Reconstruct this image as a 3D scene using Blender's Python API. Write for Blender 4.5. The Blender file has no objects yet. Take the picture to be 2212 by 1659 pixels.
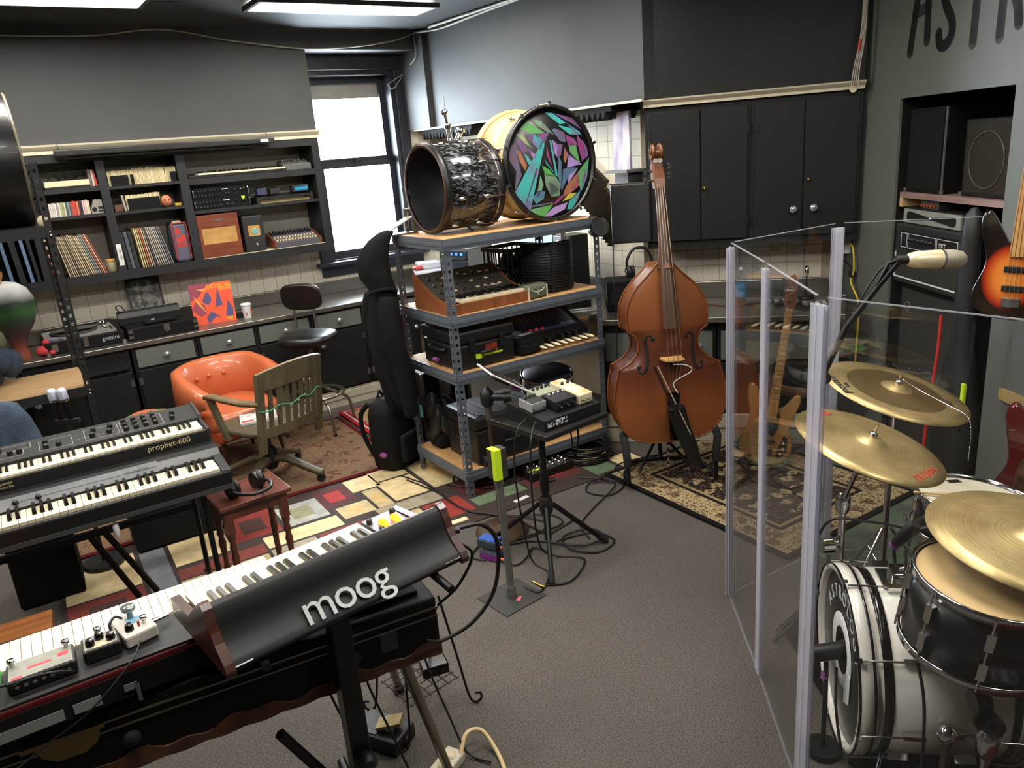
import bpy, bmesh, math, random
from math import sin, cos, pi, radians, sqrt, atan2, degrees
from mathutils import Matrix, Vector, Euler, Quaternion
random.seed(7)
SC = bpy.context.scene
COL = SC.collection
# ------------------------------------------------------------------ camera
cam = bpy.data.objects.new('camera', bpy.data.cameras.new('camera'))
COL.objects.link(cam)
cam.data.sensor_width = 36.0
cam.data.lens = 1661.0 / 2212.0 * 36.0
cam.data.clip_start = 0.05
cam.location = (0, 0, 1.93)
cam.rotation_euler = (Matrix.Rotation(radians(90 - 17.0), 4, 'X') @ Matrix.Rotation(radians(-4.7), 4, 'Z')).to_euler()
SC.camera = cam
# ------------------------------------------------------------------ world, exposure
w = bpy.data.worlds.new('world'); SC.world = w; w.use_nodes = True
wn = w.node_tree.nodes; wl = w.node_tree.links
bg = wn['Background']; bg.inputs[0].default_value = (0.80, 0.90, 1.0, 1); bg.inputs[1].default_value = 45.0
SC.view_settings.view_transform = 'Standard'
SC.view_settings.look = 'None'
SC.view_settings.gamma = 1.0
SC.view_settings.use_curve_mapping = False
SC.view_settings.exposure = 0.65
LAMP = 26.0         # strength of the ceiling fluorescent diffusers
SC.cycles.max_bounces = 10
SC.cycles.transparent_max_bounces = 24
SC.cycles.caustics_reflective = False
SC.cycles.caustics_refractive = False
# daylight portal just outside the window opening (guides sampling of the sky only)
# ------------------------------------------------------------------ frames of the walls
class Frame:
    def __init__(s, o, ang): s.o = o; s.a = radians(ang); s.deg = ang
    def __call__(s, x, d, z=0.0):   # x along the wall, d out of the wall into the room
        return Vector((s.o[0] + cos(s.a)*x + sin(s.a)*d, s.o[1] + sin(s.a)*x - cos(s.a)*d, z))
WA = Frame((-3.525, 5.424), 33.14)    # wall with shelves and window
WB = Frame((-.455, 7.446), -54.5)     # tiled back wall
WD = Frame((1.0325, 5.319), -14.5)    # angled wall with black cabinets
WC = Frame((2.19, 5.02), -88.5)       # right wall with lettering
SH = Frame((-.30, 4.09), 32.7)        # metal shelving, front edge
RG = Frame((-2.0, 2.9), 31.0)         # block rug
CEIL = 2.92
# ------------------------------------------------------------------ materials
def lin(c):
    if isinstance(c, (int, float)): c = (c, c, c)
    return tuple(((x/255.)/12.92 if x/255. <= .04045 else ((x/255.+.055)/1.055)**2.4) for x in c) + (1,)
MATS = {}
def mat(n, c, r=.5, m=0., var=.1, scale=9., bump=0., stretch=None, c2=None, coat=0., emit=0., bscale=None, lo=.35, hi=.65, spec=.5, sheen=0.):
    if n in MATS: return MATS[n]
    M = bpy.data.materials.new(n); MATS[n] = M; M.use_nodes = True
    nt = M.node_tree; b = nt.nodes['Principled BSDF']
    b.inputs['Roughness'].default_value = r; b.inputs['Metallic'].default_value = m
    b.inputs['Coat Weight'].default_value = coat; b.inputs['Specular IOR Level'].default_value = spec
    if sheen: b.inputs['Sheen Weight'].default_value = sheen
    a = lin(c); a2 = lin(c2) if c2 is not None else tuple(x*(1-var) for x in a[:3]) + (1,)
    tc = nt.nodes.new('ShaderNodeTexCoord'); mp = nt.nodes.new('ShaderNodeMapping')
    if stretch: mp.inputs['Scale'].default_value = stretch
    nz = nt.nodes.new('ShaderNodeTexNoise'); nz.inputs['Scale'].default_value = scale; nz.inputs['Detail'].default_value = 5
    rp = nt.nodes.new('ShaderNodeValToRGB'); rp.color_ramp.elements[0].position = lo; rp.color_ramp.elements[1].position = hi
    rp.color_ramp.elements[0].color = a; rp.color_ramp.elements[1].color = a2
    L = nt.links.new
    L(tc.outputs['Object'], mp.inputs[0]); L(mp.outputs[0], nz.inputs['Vector']); L(nz.outputs['Fac'], rp.inputs[0]); L(rp.outputs[0], b.inputs['Base Color'])
    if bump:
        n2 = nt.nodes.new('ShaderNodeTexNoise'); n2.inputs['Scale'].default_value = bscale or scale*6; n2.inputs['Detail'].default_value = 3
        bp = nt.nodes.new('ShaderNodeBump'); bp.inputs['Strength'].default_value = bump; bp.inputs['Distance'].default_value = .01
        L(mp.outputs[0], n2.inputs['Vector']); L(n2.outputs['Fac'], bp.inputs['Height']); L(bp.outputs[0], b.inputs['Normal'])
    if emit:
        b.inputs['Emission Color'].default_value = a; b.inputs['Emission Strength'].default_value = emit
    return M
def glass(n, tint=(.97, .98, .98), rough=.0, ior=1.49, milk=0.):
    if n in MATS: return MATS[n]
    M = bpy.data.materials.new(n); MATS[n] = M; M.use_nodes = True; nt = M.node_tree; nt.nodes.clear()
    o = nt.nodes.new('ShaderNodeOutputMaterial'); t = nt.nodes.new('ShaderNodeBsdfTransparent'); g = nt.nodes.new('ShaderNodeBsdfGlossy')
    g.inputs['Roughness'].default_value = rough; t.inputs[0].default_value = tint + (1,)
    lw = nt.nodes.new('ShaderNodeLayerWeight'); lw.inputs[0].default_value = .5; mx = nt.nodes.new('ShaderNodeMixShader')
    pw = nt.nodes.new('ShaderNodeMath'); pw.operation = 'POWER'; pw.inputs[1].default_value = 5.
    f = nt.nodes.new('ShaderNodeMath'); f.operation = 'MULTIPLY_ADD'; r0 = ((ior-1)/(ior+1))**2; f.inputs[1].default_value = 1-r0; f.inputs[2].default_value = r0
    L = nt.links.new; L(lw.outputs['Facing'], pw.inputs[0]); L(pw.outputs[0], f.inputs[0]); L(f.outputs[0], mx.inputs[0]); L(t.outputs[0], mx.inputs[1]); L(g.outputs[0], mx.inputs[2])
    if milk:
        d = nt.nodes.new('ShaderNodeBsdfDiffuse'); d.inputs[0].default_value = (.72, .72, .80, 1); m2 = nt.nodes.new('ShaderNodeMixShader'); m2.inputs[0].default_value = milk
        L(mx.outputs[0], m2.inputs[1]); L(d.outputs[0], m2.inputs[2]); L(m2.outputs[0], o.inputs[0])
    else: L(mx.outputs[0], o.inputs[0])
    return M
def facecol(n, r=.6, bump=.0):            # colour stored with the mesh (printed patterns)
    if n in MATS: return MATS[n]
    M = bpy.data.materials.new(n); MATS[n] = M; M.use_nodes = True; nt = M.node_tree; b = nt.nodes['Principled BSDF']
    b.inputs['Roughness'].default_value = r
    a = nt.nodes.new('ShaderNodeVertexColor'); a.layer_name = 'print'
    tc = nt.nodes.new('ShaderNodeTexCoord'); nz = nt.nodes.new('ShaderNodeTexNoise'); nz.inputs['Scale'].default_value = 14; nz.inputs['Detail'].default_value = 6
    mp = nt.nodes.new('ShaderNodeMapRange'); mp.inputs[1].default_value = .3; mp.inputs[2].default_value = .7; mp.inputs[3].default_value = .72; mp.inputs[4].default_value = 1.08
    mm = nt.nodes.new('ShaderNodeVectorMath'); mm.operation = 'SCALE'
    L = nt.links.new
    L(tc.outputs['Object'], nz.inputs['Vector']); L(nz.outputs['Fac'], mp.inputs[0]); L(a.outputs[0], mm.inputs[0]); L(mp.outputs[0], mm.inputs['Scale']); L(mm.outputs[0], b.inputs['Base Color'])
    return M
def rugmat(n, hx, hy, field, pat, pat2, bands, scale=7., flower=.32):
    """woven rug: bands = [(distance from the edge, colour)...] then the field; floral figure by voronoi and noise"""
    M = bpy.data.materials.new(n); MATS[n] = M; M.use_nodes = True; nt = M.node_tree; b = nt.nodes['Principled BSDF']; b.inputs['Roughness'].default_value = .95
    b.inputs['Specular IOR Level'].default_value = .1
    N = nt.nodes.new; L = nt.links.new
    def math_(op, a, c=None):
        m = N('ShaderNodeMath'); m.operation = op
        for i, v in enumerate((a, c)):
            if v is None: continue
            if isinstance(v, (int, float)): m.inputs[i].default_value = v
            else: L(v, m.inputs[i])
        return m.outputs[0]
    def mix(f, a, c):
        m = N('ShaderNodeMix'); m.data_type = 'RGBA'; L(f, m.inputs[0])
        for i, v in ((6, a), (7, c)):
            if isinstance(v, tuple): m.inputs[i].default_value = v
            else: L(v, m.inputs[i])
        return m.outputs[2]
    tc = N('ShaderNodeTexCoord'); sp = N('ShaderNodeSeparateXYZ'); L(tc.outputs['Object'], sp.inputs[0])
    dx = math_('SUBTRACT', hx, math_('ABSOLUTE', sp.outputs[0])); dy = math_('SUBTRACT', hy, math_('ABSOLUTE', sp.outputs[1]))
    d = math_('MINIMUM', dx, dy)
    mir = N('ShaderNodeCombineXYZ'); L(math_('ABSOLUTE', sp.outputs[0]), mir.inputs[0]); L(math_('ABSOLUTE', sp.outputs[1]), mir.inputs[1])
    vo = N('ShaderNodeTexVoronoi'); vo.inputs['Scale'].default_value = scale; vo.feature = 'F1'; L(mir.outputs[0], vo.inputs['Vector'])
    nz = N('ShaderNodeTexNoise'); nz.inputs['Scale'].default_value = scale*3.2; nz.inputs['Detail'].default_value = 3; L(mir.outputs[0], nz.inputs['Vector'])
    petal = math_('LESS_THAN', math_('ADD', vo.outputs['Distance'], math_('MULTIPLY', math_('SUBTRACT', nz.outputs['Fac'], .5), .9)), flower)
    core = math_('LESS_THAN', vo.outputs['Distance'], flower*.35)
    vine = math_('LESS_THAN', math_('ABSOLUTE', math_('SUBTRACT', nz.outputs['Fac'], .5)), .022)
    c = mix(petal, lin(field), lin(pat)); c = mix(core, c, lin(pat2)); c = mix(vine, c, lin(pat2))
    for dist, col, fig in reversed(bands):
        k = mix(petal, lin(col), lin(fig)) if fig else lin(col)
        k = mix(vine, k, lin(field)) if fig else k
        c = mix(math_('LESS_THAN', d, dist), c, k)
    n3 = N('ShaderNodeTexNoise'); n3.inputs['Scale'].default_value = 3; n3.inputs['Detail'].default_value = 6; L(tc.outputs['Object'], n3.inputs['Vector'])
    vm = N('ShaderNodeVectorMath'); vm.operation = 'SCALE'; L(c, vm.inputs[0]); L(math_('ADD', .7, math_('MULTIPLY', n3.outputs['Fac'], .5)), vm.inputs['Scale'])
    L(vm.outputs[0], b.inputs['Base Color'])
    return M
# ------------------------------------------------------------------ mesh builder
def rotm(r):
    if r is None: return Matrix.Identity(3)
    if isinstance(r, (int, float)): return Matrix.Rotation(radians(r), 3, 'Z')
    if isinstance(r, Matrix): return r.to_3x3()
    return Euler([radians(x) for x in r]).to_matrix()
def crom(pts, n=8, closed=False):
    P = [Vector(p) for p in pts]; out = []
    m = len(P)
    for i in range(m if closed else m-1):
        a, b, c, d = (P[(i-1) % m], P[i], P[(i+1) % m], P[(i+2) % m]) if closed else (P[max(i-1, 0)], P[i], P[i+1], P[min(i+2, m-1)])
        for k in range(n):
            t = k/n
            out.append(.5*((2*b) + (c-a)*t + (2*a-5*b+4*c-d)*t*t + (3*b-a-3*c+d)*t**3))
    if not closed: out.append(P[-1])
    return out
class MB:
    def __init__(s): s.v = []; s.f = []; s.mi = []; s.sm = []
    def add(s, vs, fs, mi=0, sm=False):
        o = len(s.v); s.v += [tuple(v) for v in vs]
        for f in fs: s.f.append(tuple(o+i for i in f)); s.mi.append(mi); s.sm.append(sm)
        return s
    def box(s, c, d, rot=None, mi=0):
        R = rotm(rot); c = Vector(c); h = [x/2 for x in d]
        vs = [c + R @ Vector((x*h[0], y*h[1], z*h[2])) for x in (-1, 1) for y in (-1, 1) for z in (-1, 1)]
        return s.add(vs, [(0, 1, 3, 2), (4, 6, 7, 5), (0, 4, 5, 1), (2, 3, 7, 6), (0, 2, 6, 4), (1, 5, 7, 3)], mi)
    def bb(s, x0, x1, y0, y1, z0, z1, mi=0):
        return s.box(((x0+x1)/2, (y0+y1)/2, (z0+z1)/2), (x1-x0, y1-y0, z1-z0), None, mi)
    def loft(s, rings, closed=True, cap=True, mi=0, sm=True):
        n = len(rings[0]); vs = [p for r in rings for p in r]; fs = []
        for i in range(len(rings)-1):
            for j in range(n if closed else n-1):
                k = (j+1) % n; fs.append((i*n+j, i*n+k, (i+1)*n+k, (i+1)*n+j))
        s.add(vs, fs, mi, sm)
        if cap and closed:
            s.add(rings[0], [tuple(range(n-1, -1, -1))], mi); s.add(rings[-1], [tuple(range(n))], mi)
        return s
    def cyl(s, a, b, r0, r1=None, seg=12, mi=0, cap=True):
        a = Vector(a); b = Vector(b); r1 = r0 if r1 is None else r1; q = (b-a).to_track_quat('Z', 'Y').to_matrix()
        u, v = q @ Vector((1, 0, 0)), q @ Vector((0, 1, 0))
        rg = [[p + (u*cos(2*pi*k/seg) + v*sin(2*pi*k/seg))*r for k in range(seg)] for p, r in ((a, r0), (b, r1))]
        return s.loft(rg, mi=mi, cap=cap)
    def tube(s, pts, r, seg=6, mi=0, closed=False):
        P = [Vector(p) for p in pts]; n = len(P); rr = r if isinstance(r, (list, tuple)) else [r]*n
        T = []
        for i in range(n):
            a, b = (P[(i-1) % n], P[(i+1) % n]) if closed else (P[max(i-1, 0)], P[min(i+1, n-1)])
            t = (b-a); T.append(t.normalized() if t.length > 1e-9 else Vector((0, 0, 1)))
        u = T[0].orthogonal().normalized(); rg = []
        for i in range(n):
            u = (u - T[i]*u.dot(T[i])); u = u.normalized() if u.length > 1e-6 else T[i].orthogonal().normalized()
            v = T[i].cross(u)
            rg.append([P[i] + (u*cos(2*pi*k/seg) + v*sin(2*pi*k/seg))*rr[i] for k in range(seg)])
        if closed: rg.append(rg[0]); return s.loft(rg, cap=False, mi=mi)
        return s.loft(rg, mi=mi)
    def lathe(s, prof, seg=24, o=(0, 0, 0), rot=None, mi=0, cap=True, sm=True):
        R = rotm(rot); o = Vector(o)
        rg = [[o + R @ Vector((r*cos(2*pi*k/seg), r*sin(2*pi*k/seg), z)) for k in range(seg)] for r, z in prof]
        return s.loft(rg, mi=mi, cap=cap, sm=sm)
    def ell(s, c, r, seg=14, rings=8, rot=None, mi=0):
        prof = []
        R = rotm(rot); c = Vector(c); rg = []
        for i in range(rings+1):
            a = -pi/2 + pi*i/rings; rr = max(cos(a), 1e-3)
            rg.append([c + R @ Vector((r[0]*rr*cos(2*pi*k/seg), r[1]*rr*sin(2*pi*k/seg), r[2]*sin(a))) for k in range(seg)])
        return s.loft(rg, mi=mi, cap=True)
    def prism(s, poly, z0, z1, o=(0, 0, 0), rot=None, mi=0, sm=False):
        R = rotm(rot); o = Vector(o); n = len(poly)
        rg = [[o + R @ Vector((x, y, z)) for x, y in poly] for z in (z0, z1)]
        s.loft(rg, cap=False, mi=mi, sm=sm)
        s.add(rg[0], [tuple(range(n-1, -1, -1))], mi); s.add(rg[1], [tuple(range(n))], mi); return s
    def ring(s, o, R, r, rot=None, seg=32, ts=8, mi=0):
        Rm = rotm(rot); o = Vector(o)
        return s.tube([o + Rm @ Vector((R*cos(2*pi*k/seg), R*sin(2*pi*k/seg), 0)) for k in range(seg)], r, ts, mi, True)
    def text(s, body, size, o=(0, 0, 0), rot=None, depth=.001, mi=0, align='CENTER', shear=0., space=1.0):
        cu = bpy.data.curves.new('t', 'FONT'); cu.body = body; cu.size = size; cu.align_x = align; cu.align_y = 'CENTER'; cu.extrude = depth; cu.shear = shear; cu.resolution_u = 3; cu.space_character = space
        ob = bpy.data.objects.new('t', cu); COL.objects.link(ob)
        dg = bpy.context.evaluated_depsgraph_get(); me = ob.evaluated_get(dg).to_mesh()
        R = rotm(rot); o = Vector(o)
        s.add([o + R @ v.co for v in me.vertices], [tuple(p.vertices) for p in me.polygons], mi)
        ob.evaluated_get(dg).to_mesh_clear(); bpy.data.objects.remove(ob); bpy.data.curves.remove(cu); return s
    def mesh(s, name, mats, cols=None):
        me = bpy.data.meshes.new(name); me.from_pydata(s.v, [], s.f)
        for m in (mats if isinstance(mats, (list, tuple)) else [mats]): me.materials.append(m)
        me.polygons.foreach_set('material_index', s.mi); me.polygons.foreach_set('use_smooth', s.sm)
        if cols is not None:
            at = me.color_attributes.new('print', 'FLOAT_COLOR', 'CORNER')
            for p in me.polygons:
                for li in p.loop_indices: at.data[li].color = cols[p.index]
        me.update(); return me
    def build(s, name, mats, parent=None, bev=0., loc=None, rz=None, cols=None, sub=0):
        o = bpy.data.objects.new(name, s.mesh(name, mats, cols)); COL.objects.link(o)
        if parent is not None: o.parent = parent
        if loc is not None: o.location = loc
        if rz is not None: o.rotation_euler = (0, 0, radians(rz)) if isinstance(rz, (int, float)) else [radians(x) for x in rz]
        if bev:
            m = o.modifiers.new('bevel', 'BEVEL'); m.width = bev; m.segments = 2; m.limit_method = 'ANGLE'; m.angle_limit = radians(40); m.harden_normals = False
        if sub:
            m = o.modifiers.new('sub', 'SUBSURF'); m.levels = sub; m.render_levels = sub
        return o
def tag(o, label, cat, group=None):
    o['label'] = label; o['category'] = cat
    if group: o['group'] = group
    return o
def st(o): o['kind'] = 'structure'; return o
def thing(name, label, cat, loc=(0, 0, 0), rz=0, group=None, rot=None):
    o = bpy.data.objects.new(name, None); o.empty_display_size = .05; COL.objects.link(o)
    o.location = loc; o.rotation_euler = [radians(x) for x in rot] if rot else (0, 0, radians(rz))
    return tag(o, label, cat, group)
def inst(src, name, parent, loc, rz=0, scale=None):
    o = bpy.data.objects.new(name, src.data if hasattr(src, 'data') else src); COL.objects.link(o); o.parent = parent; o.location = loc
    if rz: o.rotation_euler = (0, 0, radians(rz)) if isinstance(rz, (int, float)) else [radians(x) for x in rz]
    if scale: o.scale = scale
    return o
def dup(root, loc, rz=None, label=None, group=None):
    r = root.copy(); COL.objects.link(r); r.location = loc
    if rz is not None: r.rotation_euler = (0, 0, radians(rz)) if isinstance(rz, (int, float)) else [radians(x) for x in rz]
    if label: r['label'] = label
    if group: r['group'] = group
    for ch in list(root.children):
        c = ch.copy(); COL.objects.link(c); c.parent = r
        for g in list(ch.children):
            d = g.copy(); COL.objects.link(d); d.parent = c
    return r
def cable(name, pts, r, m, label, cat='cable', group=None, n=8):
    return tag(MB().tube(crom(pts, n), r, 6).build(name, m), label, cat, group)
# common materials
BLK = mat('black_plastic', 22, .45, var=.2); BLKG = mat('black_gloss', 12, .15, var=.1); BLKM = mat('black_matte', 22, .8, spec=.2, var=.25, bump=.15)
CHR = mat('chrome', 215, .12, 1., var=.05); STEEL = mat('brushed_steel', 165, .32, 1., var=.15, scale=30, stretch=(1, 8, 1)); BRASS = mat('brass', (196, 160, 84), .3, 1.)
WHT = mat('white_plastic', 225, .4, var=.05); CRM = mat('cream_plastic', (228, 214, 178), .4, var=.06); RUB = mat('rubber', 18, .8, var=.2)
IVORY = mat('ivory_key', (232, 222, 190), .35, var=.05); EBON = mat('ebony_key', 14, .25, var=.1)
CABLE = mat('cable_black', 16, .5, var=.1); GREYM = mat('grey_metal', (118, 124, 130), .45, .6, var=.15)
# ================================================================== the room
wallM = mat('charcoal_wall', (72, 73, 73), .62, var=.12, scale=2.5, bump=.06, bscale=60)
cabM = mat('black_cabinet_paint', (30, 31, 31), .5, spec=.25, var=.12, scale=4, bump=.03)
greenM = mat('grey_green_wall', (94, 97, 91), .6, var=.08, scale=2, bump=.05, bscale=70)
ceilM = mat('black_ceiling', (46, 47, 48), .75, var=.15, scale=5, bump=.1)
groutM = mat('grout', (186, 176, 152), .8, var=.15)
tileM = mat('cream_tile', (242, 235, 216), .22, var=.06, scale=3)
creamT = mat('cream_trim', (232, 224, 196), .4, var=.05)
carpetM = mat('grey_carpet', (107, 102, 96), .97, var=.55, scale=170, bump=.5, bscale=420, spec=.1)
steelTop = mat('steel_counter', (150, 146, 138), .28, .85, var=.18, scale=5, stretch=(1, 6, 1))
OUT = [WA(-2.2, 0), WA(3.67, 0), WD(0, 0), WC(0, 0), WC(7.4, 0), Vector((-1.1, -2.45, 0))]
fl = MB().bb(-6.2, 3.6, -3.2, 8.4, -.08, 0).build('floor', carpetM); st(fl)
ce = MB().bb(-6.2, 3.6, -3.2, 8.4, CEIL, CEIL+.1).build('ceiling', ceilM); st(ce)
# drop ceiling panels near the window side
pm = MB().box((0, 0, 0), (1.19, .59, .012)).mesh('ceiling_panel', ceilM)
for i in range(-1, 6):
    for j in range(0, 6):
        p = WA(.05+i*1.22-.61, .36+j*.61, CEIL-.008)
        if WB.o[0] is not None:
            q = (p - WB(0, 0)); dep = q.x*sin(WB.a) - q.y*cos(WB.a)
            if dep < .95: continue
            q = (p - WC(0, 0)); 
            if q.x > -.7 or p.y < -1.5: continue
            q = (p - WD(0, 0)); dep = q.x*sin(WD.a) - q.y*cos(WD.a)
            if dep < .95: continue
        inst(pm, 'ceiling_panel', ce, p, 33.14)
def wallbox(name, fr, x0, x1, z0, z1, m, d0=-.12, d1=0., **k):
    o = MB().bb(x0, x1, -d1, -d0, z0, z1).build(name, m, loc=fr(0, 0), rz=fr.deg, **k); return st(o)
# left wall (with window opening s 2.42..3.22, z 1.05..2.72)
wl_ = MB(); wl_.bb(-2.2, 2.42, 0, .3, 0, CEIL); wl_.bb(3.24, 3.9, 0, .3, 0, CEIL); wl_.bb(2.42, 3.24, 0, .3, 0, 1.05); wl_.bb(2.42, 3.24, 0, .3, 2.72, CEIL)
wallL = st(wl_.build('wall_left', groutM, loc=WA(0, 0), rz=WA.deg))
wallB = wallbox('wall_back', WB, -.25, 2.62, 0, CEIL, groutM)
wallD = wallbox('wall_angled', WD, -.05, 1.3, 0, CEIL, groutM)
cw = MB(); cw.bb(-.2, .67, 0, .015, 0, CEIL); cw.bb(.67, 1.59, 0, .015, 2.02, CEIL); cw.bb(1.59, 7.5, 0, .015, 0, CEIL)
wallC = st(cw.build('wall_right', greenM, loc=WC(0, 0), rz=WC.deg))
al = MB(); al.bb(.59, .67, .016, .95, 0, 2.1); al.bb(1.59, 1.67, .016, .95, 0, 2.1); al.bb(.59, 1.67, .95, 1.0, 0, 2.1); al.bb(.59, 1.67, .016, 1.0, 2.02, 2.1)
st(al.build('wall_alcove', BLKM, loc=WC(0, 0), rz=WC.deg))
p, q = OUT[4], OUT[5]; a = atan2(p.y-q.y, p.x-q.x)
st(MB().bb(-.2, (p-q).length+.2, -.1, 0, 0, CEIL).build('wall_front', wallM, loc=q, rz=degrees(a)))
p, q = OUT[5], OUT[0]; a = atan2(p.y-q.y, p.x-q.x)
st(MB().bb(-.2, (p-q).length+.2, -.1, 0, 0, CEIL).build('wall_side', wallM, loc=q, rz=degrees(a)))
# tiles
TP = .1085
tm = MB().box((0, -.003, 0), (TP-.004, .006, TP-.004)).mesh('tile', tileM)
def tiles(par, fr, x0, x1, z0, z1, skip=None):
    nx = int((x1-x0)/TP); nz = int((z1-z0)/TP+.4)
    for i in range(nx):
        for k in range(nz):
            x = x0+(i+.5)*TP; z = z0+(k+.5)*TP
            if skip and skip(x, z): continue
            inst(tm, 'tile', par, (x, 0, z))
tiles(wallL, WA, -.02, 3.68, .945, 1.275, lambda x, z: 2.36 < x < 3.30 and z > 1.02)
for i in range(11):
    inst(tm, 'tile', wallL, (3.30+TP*.5+.02, 0, 1.275+(i-2+.5)*TP)); inst(tm, 'tile', wallL, (3.30+TP*1.5+.02, 0, 1.275+(i-2+.5)*TP))
tiles(wallB, WB, .02, 2.56, .945, 2.14)
tiles(wallD, WD, .02, 1.18, .955, 1.26)
# soffits above shelves / cabinets
sofL = wallbox('wall_left_upper', WA, -2.2, 2.35, 2.19, CEIL, wallM, 0, .33)
wallbox('wall_left_lintel', WA, 2.35, 3.72, 2.78, CEIL, wallM, 0, .30)
sb = MB(); sb.bb(0, 2.86, -.33, 0, 2.15, CEIL); sb.bb(0, .42, -.37, -.33, 2.15, CEIL)
st(sb.build('wall_back_upper', wallM, loc=WB(0, 0), rz=WB.deg))
sd = MB(); sd.bb(.0, 1.255, -.33, 0, 2.10, CEIL); st(sd.build('wall_angled_upper', cabM, loc=WD(0, 0), rz=WD.deg))
st(MB().bb(.02, 2.85, -.345, -.32, 2.138, 2.152).build('trim_1', creamT, loc=WB(0, 0), rz=WB.deg))
# crown moulding
def crown(name, fr, x0, x1, z0, z1, d):
    pr = [(0, 0), (-.012, 0), (-.016, .35), (-.03, .55), (-.045, .8), (-.05, 1.0), (0, 1.0)]
    h = z1-z0
    rg = [[Vector((x, -d+a, z0+b*h)) for a, b in pr] for x in (x0, x1)]
    return st(MB().loft(rg, sm=False).build(name, creamT, loc=fr(0, 0), rz=fr.deg))
crown('trim_2', WA, .2, 2.36, 2.13, 2.19, .33)
crown('trim_3', WD, -.005, 1.255, 2.10, 2.145, .33)
# ------------------------------------------------------------------ window
winM = mat('window_frame_paint', (42, 46, 54), .4, var=.3, scale=12, bump=.1)
wi = st(MB().add([], []).bb(2.42, 2.47, -.02, .22, 1.05, 2.72).bb(3.19, 3.24, -.02, .22, 1.05, 2.72).bb(2.42, 3.24, -.02, .22, 2.62, 2.72).bb(2.42, 3.24, -.02, .22, 1.05, 1.12).build('window_1', winM, loc=WA(0, 0), rz=WA.deg))
c_ = MB(); c_.bb(2.34, 2.43, -.04, .0, 1.07, 2.74); c_.bb(3.23, 3.33, -.04, 0, 1.07, 2.74); c_.bb(2.34, 3.33, -.05, 0, 2.66, 2.78); c_.build('window_casing', winM, wi, bev=.006)
c_ = MB(); c_.bb(2.30, 3.37, -.10, .12, 1.075, 1.11); c_.build('window_sill', winM, wi, bev=.006)
c_ = MB(); c_.bb(2.34, 3.33, -.03, 0, .985, 1.075); c_.build('window_apron', winM, wi, bev=.004)
def sash(y, z0, z1):
    f = MB(); f.bb(2.47, 2.52, y, y+.03, z0, z1); f.bb(3.14, 3.19, y, y+.03, z0, z1); f.bb(2.47, 3.19, y, y+.03, z0, z0+.06); f.bb(2.47, 3.19, y, y+.03, z1-.05, z1)
    s_ = f.build('sash', winM, wi); MB().bb(2.52, 3.14, y+.012, y+.016, z0+.06, z1-.05).build('window_pane', glass('window_glass'), s_)
    return s_
sash(.07, 1.12, 1.93); s2 = sash(.11, 1.90, 2.62)
MB().bb(2.80, 2.86, .055, .08, 1.92, 1.945).build('sash_lock', BLK, wi)
blind = MB().bb(2.475, 3.185, .16, .165, 2.45, 2.60).build('roller_blind', mat('blind', (205, 200, 190), .8), wi)
# ------------------------------------------------------------------ ceiling lights
lampM = mat('fluorescent_diffuser', (255, 249, 240), .5, var=.02, emit=LAMP)
def light(x, d):
    t = thing('ceiling_light', 'rectangular fluorescent ceiling light with white diffuser and dark metal frame', 'light', WA(x, d, CEIL-.014), 33.14, 'fluorescent ceiling lights')
    f = MB(); f.bb(-.62, .62, -.165, -.14, -.03, 0); f.bb(-.62, .62, .14, .165, -.03, 0); f.bb(-.62, -.595, -.14, .14, -.03, 0); f.bb(.595, .62, -.14, .14, -.03, 0)
    f.build('frame', mat('lamp_frame', 70, .5), t); MB().bb(-.595, .595, -.14, .14, -.02, -.012).build('diffuser', lampM, t)
LC = (Vector((-1.389, 5.349, 0)) + Vector((-.385, 5.724, 0)))/2
v = LC - WA(0, 0); lx = v.x*cos(WA.a)+v.y*sin(WA.a); ld = v.x*sin(WA.a)-v.y*cos(WA.a)
for (i, j) in ((0, 0), (-1, 0), (-2, 0), (0, 1), (-1, 1), (-2, 1), (1, 2), (0, 2), (-1, 2), (0, 3), (1, 3)):
    light(lx + i*1.83, ld + j*1.83)
# ================================================================== fitted furniture along the left wall
greyD = mat('grey_green_drawer', (98, 103, 97), .5, var=.1, scale=5)
shelfBack = mat('shelf_back_panel', (168, 164, 152), .7, var=.1, scale=3)
shelfM = mat('shelf_black_paint', (32, 33, 35), .5, var=.2, scale=8)
crystal = mat('clear_knob', (220, 222, 225), .1, .75, var=.3, scale=60)
def onA(name, label, cat, s, d, z, group=None, rz=0): return thing(name, label, cat, WA(s, d, z), 33.14+rz, group)
# worktops
st_ = tag(MB().bb(-1.5, 3.62, -.63, -.001, .805, .84).bb(-1.5, 3.62, -.025, -.001, .84, .945).build('counter_top', steelTop, loc=WA(0, 0), rz=WA.deg, bev=.004), 'long stainless steel worktop with upturned splashback under the window', 'worktop')
tag(MB().bb(.645, 2.60, -.63, -.001, .80, .838).bb(.1, 2.5, -.02, -.001, .838, .945).build('counter_top', steelTop, loc=WB(0, 0), rz=WB.deg, bev=.004), 'steel worktop running below the tiled back wall behind the metal shelving', 'worktop')
cD = MB().bb(-.31, 1.16, -.63, -.001, .805, .841).bb(.02, 1.16, -.02, -.001, .841, .955).bb(1.14, 1.16, -.63, -.001, .841, .955)
tag(cD.build('counter_top', steelTop, loc=WD(0, 0), rz=WD.deg, bev=.004), 'steel worktop with water bottle below the black wall cabinets', 'worktop')
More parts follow.
